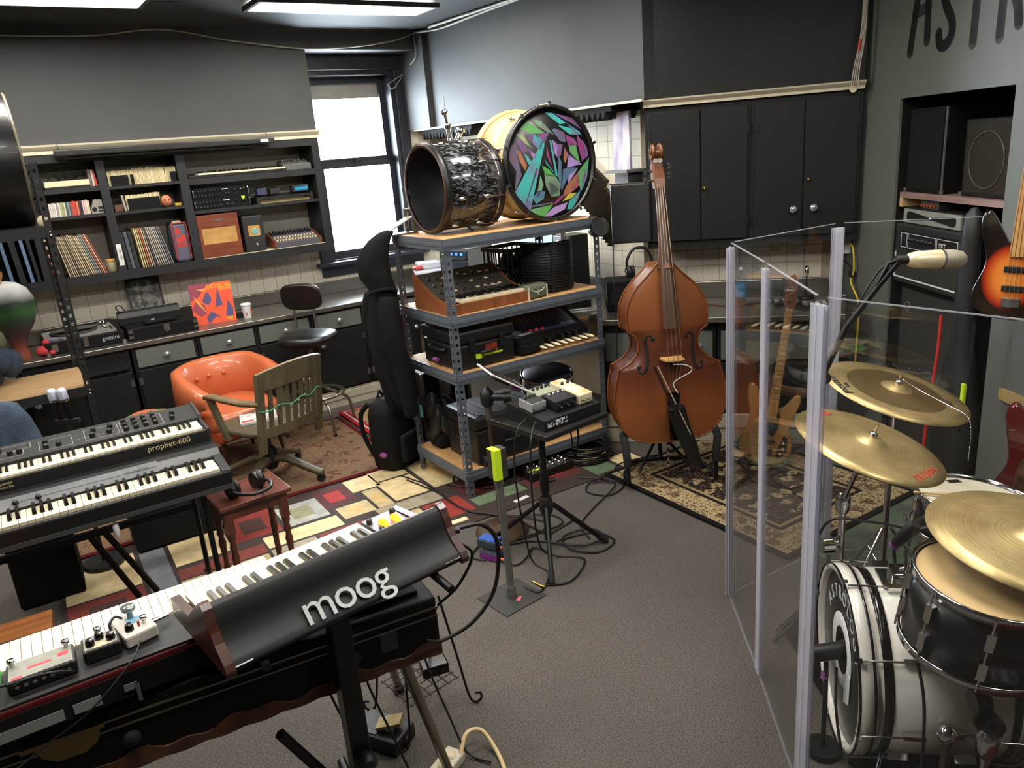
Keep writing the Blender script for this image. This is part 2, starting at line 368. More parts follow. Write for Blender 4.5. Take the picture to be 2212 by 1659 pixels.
# base cabinets
def cabinet(s0, wdt, label, drawer=True, knobside=-1):
    t = onA('base_cabinet', label, 'cabinet', s0, .60, 0, 'black base cabinets under the long worktop')
    b = MB(); b.bb(0, wdt, 0, .58, .14, .805); b.build('body', cabM, t)
    if drawer:
        d = MB().bb(.022, wdt-.022, -.02, 0, .655, .785).build('drawer', greyD, t, bev=.003)
        MB().lathe([(.006, 0), (.008, .012), (.02, .02), (.022, .03), (.012, .038), (.002, .04)], 12, (wdt/2, -.02, .722), (90, 0, 0)).build('knob', crystal, d)
    else:
        d = MB().bb(.03, wdt-.03, .05, .07, .68, .76).build('vent_slot', BLK, t); MB().bb(.02, wdt-.02, -.03, .0, .665, .68).build('ledge', cabM, t)
    dr = MB().bb(.012, wdt-.012, -.02, 0, .16, .638).build('door', cabM, t, bev=.004)
    kx = .05 if knobside < 0 else wdt-.05
    MB().lathe([(.006, 0), (.008, .012), (.018, .02), (.02, .03), (.01, .036), (.002, .038)], 12, (kx, -.02, .54), (90, 0, 0)).build('knob', crystal, dr)
    hx = wdt-.018 if knobside < 0 else .018
    for z in (.25, .56): MB().bb(hx-.012, hx+.012, -.025, -.018, z-.025, z+.025).build('hinge', STEEL, dr)
cabinet(-.45, .43, 'black base cabinet below the worktop end with the gourd'); cabinet(-.01, .655, 'black base cabinet with an open slot instead of a drawer', False)
cabinet(.665, .435, 'black base cabinet with grey drawer behind the orange chair, below the turntables', knobside=1)
cabinet(1.105, .43, 'black base cabinet with grey drawer below the red record sleeve')
cabinet(1.535, .435, 'black base cabinet with grey drawer behind the drafting stool backrest', knobside=1)
cabinet(1.975, .435, 'black base cabinet with grey drawer and door knob beside the stool seat')
cabinet(2.415, .5, 'black base cabinet beside the hanging hoodie under the window', knobside=1)
st(MB().bb(-1.5, 2.95, -.61, -.55, 0, .06).bb(-1.5, 2.95, -.615, -.55, .062, .128).bb(-1.5, 2.95, -.60, -.55, .128, .142).build('baseboard_left', mat('heater_cream', (196, 188, 168), .5, var=.1), loc=WA(0, 0), rz=WA.deg, bev=.004))
# angled wall: base and upper cabinets
def onD(name, label, cat, s, d, z, group=None): return thing(name, label, cat, WD(s, d, z), WD.deg, group)
for i, (s0, s1) in enumerate(((-.29, .42), (.43, 1.14))):
    t = onD('base_cabinet', ('black base cabinet with pale drawer behind the double bass', 'black base cabinet with pale drawer behind the clear drum shield')[i], 'cabinet', s0, .58, 0)
    w_ = s1-s0; MB().bb(0, w_, 0, .56, .2, .805).build('body', cabM, t)
    d = MB().bb(.02, w_-.02, -.02, 0, .56, .745).build('drawer', greyD, t, bev=.003)
    MB().lathe([(.006, 0), (.008, .012), (.02, .02), (.022, .03), (.002, .04)], 12, (w_-.1, -.02, .66), (90, 0, 0)).build('knob', crystal, d)
    for a in (0, 1): MB().bb(.01+a*w_/2, w_/2-.005+a*w_/2, -.02, 0, .22, .54).build('door', cabM, t, bev=.003)
st(MB().bb(-.3, 1.15, -.6, -.02, 0, .10).bb(-.3, 1.15, -.61, -.02, .11, .2).build('baseboard_angled', MATS['heater_cream'], loc=WD(0, 0), rz=WD.deg, bev=.004))
def upper(s0, s1, split, label, knobs):
    t = onD('wall_cabinet', label, 'cabinet', s0, .31, 1.235, 'black wall cabinets'); w_ = s1-s0; z1 = 2.098-1.235; sp = split-s0
    MB().bb(0, w_, 0, .3, 0, z1).build('body', cabM, t)
    for a, b in ((.02, sp-.003), (sp+.003, w_-.02)):
        d = MB().bb(a, b, -.02, 0, .045, z1-.03).build('door', cabM, t, bev=.003)
        for kx, kz, r, m in knobs:
            if a < kx-s0 < b: MB().lathe([(r*.4, 0), (r*.4, .012), (r, .02), (r*.9, .03), (r*.3, .035), (.001, .036)], 12, (kx-s0, -.02, kz-1.235), (90, 0, 0)).build('knob', m, d)
        hx = a+.006 if a < .1 else b-.006
        for z in (.16, z1-.16): MB().bb(hx-.01, hx+.01, -.026, -.018, z-.03, z+.03).build('hinge', cabM, d)
upper(.0, .632, .335, 'black two-door wall cabinet behind the bass scroll with one small brass knob', [(.358, 1.6, .011, BRASS)])
upper(.634, 1.255, .937, 'black two-door wall cabinet with two clear glass knobs beside the grey wall', [(.965, 1.612, .011, BRASS), (.882, 1.439, .024, crystal), (.999, 1.443, .024, crystal)])
# ------------------------------------------------------------------ open shelving on the left wall
t = onA('wall_shelf', 'black open wall shelving with three bays under the cream moulding', 'shelf', 0, .33, 0)
MB().bb(.28, 2.34, .31, .325, 1.26, 2.13).build('back_panel', shelfBack, t)
for x0, x1 in ((.27, .31), (.735, .79), (1.26, 1.322), (2.29, 2.343)): MB().bb(x0, x1, 0, .31, 1.255, 2.13).build('upright', shelfM, t)
MB().bb(.27, 2.343, -.006, .31, 1.25, 1.312).build('bottom_board', shelfM, t); MB().bb(.27, 2.343, -.004, .31, 2.075, 2.135).build('top_board', shelfM, t)
MB().bb(-.78, .28, .31, .325, 1.26, 2.13).build('back_panel', cabM, t); MB().bb(-.82, -.78, 0, .31, 1.255, 2.13).build('upright', shelfM, t); MB().bb(-.82, .27, -.006, .31, 1.25, 1.312).build('bottom_board', shelfM, t); MB().bb(-.82, .27, -.004, .31, 2.075, 2.135).build('top_board', shelfM, t); MB().bb(-.78, .27, 0, .31, 1.70, 1.722).build('shelf_board', shelfM, t)
MB().bb(1.322, 2.29, .002, .3, 1.3125, 1.316).build('shelf_liner', mat('shelf_liner', (222, 212, 176), .6), t)
for a, b, z, th in ((.31, .735, 1.905, .03), (.31, .735, 1.722, .02), (.79, 1.26, 1.893, .02), (.79, 1.26, 1.718, .02), (1.322, 2.29, 1.90, .045), (1.322, 2.29, 1.668, .022)):
    MB().bb(a, b, 0, .31, z-th, z).build('shelf_board', shelfM, t)
# hanging projector screen
t = onA('projector_screen', 'rolled black projector screen case hung from the cream moulding', 'projector screen', .5, .36, 2.11)
MB().bb(0, 1.47, -.085, -.015, 0, .042).build('case', mat('screen_case', 34, .4), t, bev=.008); MB().cyl((.02, -.05, -.012), (1.35, -.05, -.012), .009).build('bottom_bar', BLK, t)
MB().bb(1.36, 1.42, -.087, -.084, .01, .03).build('sticker', WHT, t)
for x in (.03, 1.42): MB().tube(crom([(x, -.05, .04), (x, -.06, .075), (x, -.02, .09), (x, -.012, .085)], 4), .003).build('hook', STEEL, t)
# ------------------------------------------------------------------ books, records and gear on the shelves
BC = {}
def bm(c):
    k = 'sleeve_%d_%d_%d' % tuple(c); return mat(k, c, .6, var=.18, scale=20)
def book(s, z, th, h, dep, c, label, cat, group, lean=0., d=.03, name='book', page=None):
    """upright volume standing on a shelf, spine to the room"""
    t = MB(); t.bb(-th/2, th/2, 0, dep, 0, h)
    o = t.build(name, bm(c), loc=WA(s, .33-d, z+abs(sin(radians(lean)))*th/2+.0005)); o.rotation_euler = (Matrix.Rotation(radians(33.14), 3, 'Z') @ Matrix.Rotation(radians(lean), 3, 'Y')).to_euler()
    return tag(o, label, cat, group)
# left bay top: flat white box, black gear, three thin books
t = onA('flat_device', 'flat white slab-shaped device with black cables on the upper shelf', 'device', .41, .30, 1.906); MB().bb(0, .275, 0, .2, .012, .05).build('body', CRM, t, bev=.004); MB().bb(.0, .275, .0, .2, 0, .012).build('base', BLK, t)
for i in range(3): MB().tube(crom([(.03+.05*i, .05, .06), (.06+.06*i, .03, .10-.01*i), (.1+.05*i, .08, .065), (.16+.03*i, .1, .075)], 6), .005).build('cord', CABLE, t)
MB().bb(.1, .2, .08, .18, .05, .075).build('black_box', BLK, t)
for i, c in enumerate(((120, 106, 100), (200, 190, 176), (196, 74, 58))): book(.69+.017*i, 1.906, .014, .11-.004*i+.004, .15, c, ('thin grey-brown paperback beside the white device', 'thin off-white paperback beside the white device', 'thin red paperback leaning by the shelf divider')[i], 'book', 'paperbacks by the divider', -5 if i == 2 else 0)
# left bay middle: slim cases
cols = [(214, 196, 186), (200, 206, 190), (206, 190, 190), (222, 214, 190), (150, 140, 160), (214, 214, 180), (170, 176, 140), (156, 150, 120), (196, 200, 160), (70, 80, 84), (130, 140, 150), (90, 90, 84), (190, 66, 58), (200, 70, 60), (186, 60, 52), (206, 120, 90), (40, 36, 40), (44, 40, 44), (206, 170, 168), (210, 178, 170), (216, 210, 190), (206, 186, 170)]
for i, c in enumerate(cols):
    nm = {0: 'pinkish', 6: 'olive'}.get(i)
    kind = 'red' if c[0] > 180 and c[1] < 80 else 'black' if c[0] < 50 else 'olive' if c in ((170, 176, 140), (156, 150, 120)) else 'grey-blue' if c[0] < 140 else 'pale'
    book(.405+.0113*i, 1.7225, .0102, .095+random.uniform(-.004, .003), .13, c, kind + ' slim plastic case in the row beside the grey radio', 'case', 'slim cases beside the grey radio', 2, name='plastic_case')
t = onA('small_radio', 'small grey portable radio with round speaker and sloped side', 'radio', .655, .30, 1.7225)
MB().prism([(0, .0), (.075, 0), (.075, .092), (.028, .096), (.0, .03)], -.03, .03, (0, .03, 0), (90, 0, 0)).build('body', mat('radio_grey', (150, 146, 136), .5), t, bev=.004)
MB().cyl((.02, -.002, .028), (.02, .0, .028), .016, seg=16).build('speaker', BLK, t); MB().bb(.045, .073, -.003, 0, .03, .045).bb(.045, .073, -.003, 0, .012, .022).build('cassette_slot', BLK, t)
# left bay bottom: long play records, leaning
def record(s, z, c, lean, h, label, group, th=.007):
    return book(s, z, th, h, .29, c, label, 'record', group, lean, .015, name='record_sleeve')
lc = [(196, 178, 140), (176, 160, 130), (150, 132, 104), (186, 170, 142), (128, 112, 92), (200, 184, 150), (168, 150, 124), (184, 168, 138), (110, 96, 80), (178, 160, 130), (160, 144, 118), (206, 190, 156), (190, 172, 140), (140, 122, 98), (206, 192, 160), (198, 182, 150), (170, 158, 136), (120, 140, 150), (150, 150, 140), (180, 90, 66), (210, 196, 170), (170, 84, 60)]
for i, c in enumerate(lc):
    if i < 3: record(.345+.0115*i, 1.3122, c, -4-i, .27, 'worn beige record sleeve beside the black folder and slotted post', 'records beside the black folder')
    else: record(.418+.0128*(i-2), 1.3122, c, -7-.45*i, .285+random.uniform(-.006, .01), ('brick-red record sleeve leaning at the end beside the jar' if c[0] > c[1]+60 else 'slate-blue record sleeve leaning near the jar' if c[2] > c[0] else 'worn beige record sleeve leaning in the row left of the glass jar'), 'leaning records beside the jar')
for i, (c, n_) in enumerate((((30, 32, 38), 'tall black folder against the left shelf end behind the slotted post'), ((150, 46, 40), 'thin red-edged folder at the left shelf end'))):
    book(.322+.010*i, 1.3122, .012 if i == 0 else .004, .30, .26, c, n_, 'folder', None, -2, name='folder')
for i, (s_, c_, lb) in enumerate(((.245, (34, 37, 44), 'dark navy binder beside the rack post'), (.205, (104, 128, 158), 'pale blue box file beside the navy binder'), (.15, (30, 32, 38), 'wide black box file behind the harp'), (.09, (96, 120, 150), 'slim blue box file behind the harp'))): book(s_, 1.3122, .036 if i == 2 else .02, .30, .26, c_, lb, 'binder', None, -3, name='box_file')
t = onA('glass_jar', 'squat glass jar with amber lid beside the leaning records', 'jar', .703, .27, 1.3122); MB().lathe([(.03, 0), (.034, .01), (.034, .06), (.028, .07)], 16).build('jar_body', mat('jar_green', (150, 150, 120), .15), t); MB().lathe([(.031, .07), (.031, .088), (.0, .09)], 16).build('lid', mat('jar_lid', (190, 140, 70), .5), t)
t = onA('label_card', 'white printed card fixed on the black shelf divider', 'card', .767, .332, 1.35); MB().bb(-.016, .016, -.002, 0, 0, .15).build('card', WHT, t); MB().bb(-.003, -.001, -.0025, -.002, .03, .12).bb(.004, .007, -.0025, -.002, .04, .11).build('print_lines', BLK, t)
# middle bay
def binrow(s0, s1, z, n, hb, label, blabel, group, fullfrom=None, dd=.03):
    for i in range(n):
        s = s0+(s1-s0)*(i+.5)/n; c = random.choice(((222, 208, 160), (214, 198, 150), (228, 214, 170), (206, 190, 146)))
        book(s, z, (s1-s0)/n*.86, .105+random.uniform(-.004, .003) + (.006 if 16 < i < 38 else 0), .1, c, label, 'booklet', group, 3 if i > n-9 else 0, dd+.012, name='booklet')
binrow(.80, 1.252, 1.8935, 48, 0, 'cream slim booklet in the packed row on the middle upper shelf', '', 'cream booklets on the middle upper shelf')
for (a, b) in ((.815, .93), (.945, .965), (1.21, 1.25)): tag(MB().bb(0, b-a, 0, .008, 0, .07).build('divider_card', BLKM, loc=WA(a, .33-.022, 1.8937), rz=33.14), 'matte black card standing in front of the cream booklets', 'card', 'black cards on the booklet shelf')
binrow(.885, 1.11, 1.7185, 24, 0, 'cream slim booklet above the black card on the middle shelf', '', 'cream booklets beside the clay head')
tag(MB().bb(0, .215, 0, .008, 0, .082).build('divider_card', BLKM, loc=WA(.892, .33-.022, 1.7187), rz=33.14), 'wide matte black card beside the clay head', 'card')
book(.872, 1.7185, .012, .11, .12, (170, 160, 160), 'grey slim paperback left of the black card', 'book', None, -4)
tag(MB().bb(0, .055, 0, .06, 0, .045).build('small_box', mat('red_brown_box', (110, 72, 58), .6), loc=WA(.805, .28, 1.7187), rz=33.14, bev=.003), 'small red-brown box on the middle shelf', 'box')
t = onA('clay_head', 'orange terracotta mask-like head on the middle shelf', 'ornament', 1.155, .27, 1.7187); MB().ell((0, 0, .042), (.038, .034, .042)).build('head', mat('terracotta', (190, 112, 76), .45, c2=(214, 140, 104), scale=25), t); MB().ell((-.012, -.03, .05), (.008, .006, .006), 8, 6).ell((.014, -.03, .05), (.008, .006, .006), 8, 6).build('eye', mat('terracotta_dark', (120, 60, 40), .5), t); MB().ell((0, -.034, .036), (.006, .008, .012), 8, 6).build('nose', MATS['terracotta'], t)
tag(MB().bb(0, .045, 0, .05, 0, .02).build('small_box', mat('yellow_box', (206, 164, 50), .6), loc=WA(1.21, .28, 1.7187), rz=33.14, bev=.003), 'small yellow box beside the terracotta head', 'box')
for i in range(3): book(.815+.028*i, 1.3122, .022, .262, .24, (40, 43, 46) if i != 1 else (84, 90, 96), ('black ring binder beside the white card', 'dark grey ring binder between two black ones', 'black ring binder beside the cream records')[i], 'binder', 'binders on the bottom shelf', -3, name='ring_binder')
lc2 = [(214, 196, 140), (206, 190, 150), (190, 160, 120), (176, 96, 66), (200, 180, 150), (160, 150, 140), (90, 76, 70), (176, 172, 164), (170, 168, 164), (166, 150, 136), (190, 180, 164), (160, 160, 158), (150, 150, 150), (112, 104, 110), (126, 118, 124)]
for i, c in enumerate(lc2): record(.907+.0146*i, 1.3122, c, -4-.6*i, .28, ('orange-red record sleeve in the middle bay' if c[0] > c[1]+60 else 'cream record sleeve leaning against the black binders' if c[0] > 188 else 'grey record sleeve leaning toward the blue patterned case'), 'records in the middle bay')
t = onA('patterned_case', 'blue-grey toy case with red printed blocks and red trim', 'case', 1.198, .30, 1.3122, rz=0)
MB().bb(-.055, .055, 0, .2, 0, .285).build('shell', mat('case_blue', (92, 92, 112), .55, var=.2), t, bev=.02)
m_ = MB(); rd = mat('case_red', (190, 60, 50), .5); m_.bb(-.034, .034, -.001, 0, .145, .185).bb(-.036, .036, -.001, 0, .126, .138).bb(-.034, .0, -.001, 0, .2, .25).bb(.005, .03, -.001, 0, .185, .2).bb(-.038, .038, -.001, 0, .108, .12); m_.build('printed_blocks', rd, t)
MB().tube(crom([(-.05, -.002, .02), (-.052, -.002, .26), (-.03, -.002, .283), (.03, -.002, .283), (.052, -.002, .26), (.05, -.002, .02)], 6), .004).build('piping', rd, t)
MB().bb(-.03, .03, .05, .1, .286, .30).build('loose_tin', CRM, t)
# right bay: keyboard, small mixer
def keyset(par, x0, y0, z0, nw, kw, kl, start=0, wm=None, bmM=None, joined=False, kh=.012, bl=.62):
    pat = [1, 1, 0, 1, 1, 1, 0]     # black key after C D . F G A .
    wm = wm or IVORY; bmM = bmM or EBON
    W = MB().bb(-kw*.47, kw*.47, 0, kl, -kh, 0); K = MB().bb(-kw*.28, kw*.28, 0, kl*bl, 0, kh*.9)
    if joined:
        W = MB(); K = MB()
        for i in range(nw):
            W.bb(x0+i*kw, x0+(i+.93)*kw, y0, y0+kl, z0-kh, z0)
            if i < nw-1 and pat[(i+start) % 7]: K.bb(x0+(i+.72)*kw, x0+(i+1.26)*kw, y0+kl*(1-bl), y0+kl, z0, z0+kh*.9)
        W.build('white_keys', wm, par); K.build('black_keys', bmM, par); return
    me = MB().box((0, kl/2, -kh/2), (kw*.93, kl, kh)).mesh('white_key', wm)
    bk = MB(); h = kh*1.0; b0 = kl*(1-bl)
    bk.loft([[Vector((-kw*.29, b0-.004, 0)), Vector((kw*.29, b0-.004, 0)), Vector((kw*.29, kl, 0)), Vector((-kw*.29, kl, 0))], [Vector((-kw*.22, b0+.006, h)), Vector((kw*.22, b0+.006, h)), Vector((kw*.22, kl, h)), Vector((-kw*.22, kl, h))]], sm=False)
    bke = bk.mesh('black_key', bmM)
    for i in range(nw):
        inst(me, 'white_key', par, (x0+(i+.5)*kw, y0, z0))
        if i < nw-1 and pat[(i+start) % 7]: inst(bke, 'black_key', par, (x0+(i+1)*kw, y0, z0))
t = onA('keyboard', 'slim white-keyed keyboard lying on the top right shelf', 'keyboard', 1.33, .32, 1.9005)
MB().bb(0, .74, .0, .2, 0, .018).bb(0, .74, .13, .2, .018, .034).build('body', BLK, t, bev=.003); keyset(t, .07, -.004, .032, 28, .0235, .125, joined=True, kh=.013)
k_ = MB()
for i in range(14): k_.cyl((.2+.035*i, .17, .034), (.2+.035*i, .17, .048), .008)
k_.build('control_knobs', BLK, t)
t = onA('desktop_mixer', 'small grey desktop mixer with knob rows beside the shelf end', 'mixer', 2.05, .31, 1.9005)
MB().prism([(0, 0), (0, .045), (.16, .075), (.16, 0)], 0, .22, (0, 0, 0), Matrix(((0, 0, 1), (1, 0, 0), (0, 1, 0)))).build('body', mat('mixer_grey', (92, 92, 90), .5), t, bev=.003)
k_ = MB()
for i in range(6):
    for j in range(2): k_.cyl((.025+.034*i, .04+.05*j, .052+.01*j), (.025+.034*i, .04+.05*j, .07+.01*j), .007)
k_.build('control_knobs', CHR, t)
# two rack synth modules
for r in range(2):
    t = onA('rack_module', ('black rack module with chrome knob rows, lower of the pair', 'black rack module with chrome knob rows, upper of the pair')[r], 'rack module', 1.335, .30, 1.6685+.081*r)
    MB().bb(0, .41, 0, .2, 0, .079).build('chassis', BLKM, t)
    k_ = MB()
    for i in range(8):
        for j in range(2): k_.cyl((.02+.024*i, -.014, .022+.034*j), (.02+.024*i, 0, .022+.034*j), .005, seg=8)
    for i in range(3): k_.cyl((.24+.022*i, -.012, .03), (.24+.022*i, 0, .03), .005, seg=8)
    for x in (.31, .355, .375): k_.cyl((x, -.014, .05), (x, 0, .05), .006, seg=8)
    k_.build('chrome_knobs', CHR, t); MB().bb(.215, .262, -.001, 0, .055, .061).build('name_strip', WHT, t)
    for x in (.004, .406): MB().tube(crom([(x, 0, .012), (x, -.02, .016), (x, -.02, .062), (x, 0, .066)], 4), .004).build('handle', CHR, t)
    if r == 0: MB().prism([(-.014, .01), (.014, .01), (.012, -.004), (0, -.014), (-.012, -.004)], 0, .001, (.365, -.003, .066), (90, 0, 0)).build('sticker', mat('neon_yellow', (206, 240, 40), .5), t)
t = onA('pedalboard', 'black pedalboard frame with effect pedals on the right shelf', 'pedalboard', 1.80, .30, 1.6685)
MB().bb(.02, .44, 0, .03, .03, .05).bb(.02, .44, .1, .13, .045, .065).bb(.0, .025, 0, .16, 0, .05).bb(.43, .455, 0, .16, 0, .06).build('frame', BLK, t); MB().bb(.03, .43, .02, .15, .0, .02).build('gold_circuit', mat('circuit_gold', (150, 132, 84), .5), t)
for i, (x, w_, h, n_, c) in enumerate(((.0, .07, .05, 'blue-grey pedal on the shelf pedalboard', (54, 62, 90)), (.10, .08, .04, 'black pedal with cable on the shelf pedalboard', (34, 34, 36)), (.28, .13, .05, 'wide black pedal with bright blue front on the shelf pedalboard', (36, 40, 46)))):
    q = onA('effect_pedal', n_, 'pedal', 1.82+x, .285, 1.7345); MB().bb(0, w_, 0, .07, 0, h).build('body', bm(c), q, bev=.003)
    k_ = MB()
    for j in range(3): k_.cyl((w_*(j+.7)/3.4, .045, h), (w_*(j+.7)/3.4, .045, h+.012), .006, seg=8)
    k_.build('control_knobs', BLK, q)
    if i == 2: MB().bb(.02, w_-.004, -.002, 0, .01, .036).build('front_plate', mat('sky_blue', (40, 140, 190), .4), q)
    if i == 1: MB().tube(crom([(.0, .02, .03), (-.03, .0, .08), (-.06, .0, .06), (-.055, .03, .03)], 6), .004).build('patch_cable', CABLE, q)
# bottom right: wooden radio cabinet, black speaker, wood-ended mixer
rw = mat('radio_wood', (128, 66, 42), .4, c2=(104, 50, 32), scale=6, stretch=(1, 1, 7)); clothM = mat('speaker_cloth', (196, 152, 88), .8, c2=(176, 132, 72), scale=14, bump=.2)
t = onA('wooden_speaker', 'reddish wooden speaker cabinet with tan cloth grille', 'speaker', 1.325, .32, 1.3165)
f = MB(); f.bb(0, .30, .01, .2, 0, .315); f.build('cabinet', rw, t, bev=.006); MB().bb(0, .30, -.006, .01, 0, .10).bb(0, .30, -.006, .01, .222, .315).bb(0, .022, -.006, .01, .1, .222).bb(.278, .30, -.006, .01, .1, .222).build('front_frame', rw, t); MB().bb(.02, .28, .0, .01, .098, .224).build('grille_cloth', clothM, t); MB().bb(.13, .185, -.008, -.005, .265, .28).build('badge', STEEL, t)
t = onA('black_speaker', 'black boxy speaker with square grille window and chrome knob', 'speaker', 1.655, .32, 1.3165)
MB().bb(0, .16, 0, .2, 0, .275).build('cabinet', mat('charcoal_leatherette', 36, .6, bump=.2), t, bev=.012); MB().bb(.035, .125, -.002, .004, .12, .2).build('grille', clothM, t); MB().lathe([(.026, 0), (.02, .003)], 20, (.085, -.002, .155), (90, 0, 0)).build('emblem', mat('teal_emblem', (120, 176, 160), .5), t); MB().lathe([(.012, 0), (.01, .012), (0, .014)], 12, (.085, 0, .055), (90, 0, 0)).build('knob', CHR, t)
t = onA('analog_mixer', 'low wood-ended analog mixer with two rows of cream faders', 'mixer', 1.875, .325, 1.3165)
sl = Matrix(((0, 0, 1), (1, 0, 0), (0, 1, 0)))
MB().prism([(0, 0), (0, .04), (.2, .105), (.2, 0)], .012, .378, (0, 0, 0), sl).build('body', mat('mixer_slate', (84, 82, 92), .5), t)
for x in (0, .378): MB().prism([(-.004, 0), (-.004, .05), (.2, .115), (.204, 0)], 0, .012, (x, 0, 0), sl).build('wood_end', rw, t)
k_ = MB(); k2 = MB()
for i in range(14):
    for j, y in enumerate((.02, .075)): k_.box((.03+.0245*i, y, .05+y*.325), (.011, .022, .012), (18, 0, 0))
    k2.cyl((.03+.0245*i, .15, .09), (.03+.0245*i, .15, .112), .007, seg=8); k2.cyl((.03+.0245*i, .18, .1), (.03+.0245*i, .18, .122), .007, seg=8)
k_.build('faders', CRM, t); k2.build('control_knobs', BLK, t)
# ================================================================== rugs
BLOCKS = [(.505, .80, -.845, -.455, 'c'), (.815, 1.085, -.85, -.505, 'r'), (1.10, 1.36, -.80, -.505, 'b'), (1.35, 1.56, -.87, -.58, 'd'), (1.56, 1.75, -.9, -.69, 'c'), (.95, 1.38, -.48, -.325, 'c'), (.36, .49, -.845, -.235, 'g'), (.50, .945, -.42, -.30, 'r2'), (1.395, 1.595, -.56, -.38, 'o'), (1.72, 1.96, -.73, -.405, 'c'), (1.73, 1.96, -.95, -.74, 'c'), (1.605, 1.71, -.68, -.385, 'o'), (1.57, 1.97, -.39, -.25, 'gg'), (1.8, 2.04, -.24, -.0, 'r3'), (2.06, 2.40, -.14, -.02, 'gn'), (2.06, 2.3, -.4, -.15, 'd'), (2.42, 2.80, -.3, .0, 'd'), (2.82, 3.0, -.07, .10, 'gn'), (.95, 1.2, -.31, -.12, 'gg'), (1.21, 1.56, -.31, -.1, 'r2'), (1.38, 1.79, -.24, .0, 'o'), (.5, .94, -.29, -.1, 'o'), (.0, .345, -.8, -.4, 'c'), (.0, .345, -.39, -.1, 'r'), (.36, .49, -.22, .05, 'gn'), (1.98, 2.3, -.95, -.42, 'o'), (2.32, 2.7, -.7, -.42, 'c'), (2.72, 3.05, -.6, -.32, 'gn'), (2.72, 3.1, -.3, -.09, 'o'), (3.02, 3.2, -.07, .12, 'c')]
BCOL = dict(c=(222, 200, 152), r=(128, 44, 36), b=(170, 172, 164), d=(84, 32, 30), g=(122, 124, 130), r2=(120, 50, 42), o=(190, 172, 128), gg=(160, 150, 128), r3=(140, 44, 34), gn=(98, 116, 88))
rb = MB(); rc = []
def blk(x0, x1, d0, d1, z, col):
    rb.add([(x0, -d1, z), (x1, -d1, z), (x1, -d0, z), (x0, -d0, z)], [(0, 1, 2, 3)]); rc.append(lin(col))
rb.bb(-.02, 3.22, -.13, .98, .0, .006); rc += [lin((52, 40, 34))]*6
for x0, x1, d0, d1, k in BLOCKS:
    g = .0045; blk(x0+g, x1-g, d0+g, d1-g, .0064, BCOL[k])
    if k in 'rbdo':
        cx, cd, hx, hd = (x0+x1)/2, (d0+d1)/2, (x1-x0)*.24, (d1-d0)*.26
        blk(cx-hx, cx+hx, cd-hd, cd+hd, .0067, dict(r=(70, 40, 40), b=(150, 148, 116), d=(168, 44, 38), o=(212, 178, 120))[k])
tag(rb.build('block_rug', facecol('rug_print', .8), loc=RG(0, 0), rz=RG.deg, cols=rc), 'large patchwork rug of cream, red, grey and green blocks', 'rug')
def rug(name, label, cx, cy, hx, hy, ang, M, th=.008, z=.0):
    return tag(MB().bb(-hx, hx, -hy, hy, 0, th).build(name, M, loc=(cx, cy, z), rz=ang, bev=.003), label, 'rug')
# tan oriental rug under the chairs: near edge runs (-2.14,3.85)..(-.78,4.68)
e = Vector((-1.46, 4.27, 0)) + Vector((-.52, .854, 0))*.62
rug('oriental_rug', 'tan and rust oriental rug with red border under the wooden chair', e.x-.12, e.y-.06, .98, .62, 31.3, rugmat('tan_rug', .98, .62, (112, 88, 68), (88, 56, 46), (136, 114, 88), [(.035, (84, 24, 26), None), (.06, (110, 88, 68), None), (.2, (120, 96, 74), (82, 52, 44)), (.225, (120, 92, 70), None)], 9), .008, .0075)
rug('oriental_rug', 'beige oriental rug with bright red striped border beside the hoodie', -.83, 5.48, .30, .62, 31.3, rugmat('beige_rug', .30, .62, (170, 146, 108), (112, 80, 58), (134, 102, 78), [(.03, (150, 30, 34), None), (.045, (170, 170, 170), None), (.07, (150, 40, 40), None)], 14), .009, .016)
# black and gold rug behind the shield
rug('floral_rug', 'black oriental rug with gold flowers under the double bass', 1.31, 3.98, .53, .66, 32, rugmat('gold_rug', .53, .66, (30, 27, 26), (172, 152, 116), (108, 88, 64), [(.03, (24, 22, 22), None), (.19, (168, 148, 112), (112, 90, 66)), (.215, (34, 30, 28), None), (.235, (150, 130, 96), None)], 11, .38), .01, .008)
g2 = MB().bb(-.5, .5, -.35, .35, 0, .006).build('green_mat', mat('green_mat', (92, 108, 84), .8, c2=(60, 66, 56), scale=5), loc=(1.86, 3.30, .0), rz=32); tag(g2, 'worn green mat between the gold rug and drum kit', 'mat')
rug('drum_rug', 'dark red patterned rug under the drum kit', 1.62, 1.72, .62, .95, 0, rugmat('drum_rug_m', .62, .95, (44, 14, 14), (20, 10, 10), (76, 36, 28), [(.05, (24, 16, 16), None)], 8), .01, .0)
# ================================================================== drafting stool
vinylK = mat('black_vinyl', 24, .35, var=.15, bump=.05); stM = mat('stool_steel', (150, 146, 136), .3, .9, var=.1)
t = thing('drafting_stool', 'black vinyl drafting stool with steel foot ring and backrest', 'stool', (-1.47, 5.55, .0), -12)
def cushion(hx, hy, h, z, rot=None, o=(0, 0, 0), p=3.2, seg=24):
    m = MB(); R = rotm(rot); o = Vector(o); rg = []
    for i, (k, zz) in enumerate(((.9, 0), (.99, .18), (1.0, .5), (.97, .8), (.82, .96), (.4, 1.0), (.01, 1.0))):
        rg.append([o + R @ Vector((hx*k*(abs(cos(a))**(2/p))*(1 if cos(a) >= 0 else -1), hy*k*(abs(sin(a))**(2/p))*(1 if sin(a) >= 0 else -1), z + h*zz)) for a in [2*pi*j/seg for j in range(seg)]])
    return m.loft(rg)
cushion(.20, .19, .075, .68).build('seat', vinylK, t)
cushion(.165, .105, .04, 0, (-80, 0, 0), (-.13, .235, .975)).build('backrest', vinylK, t)
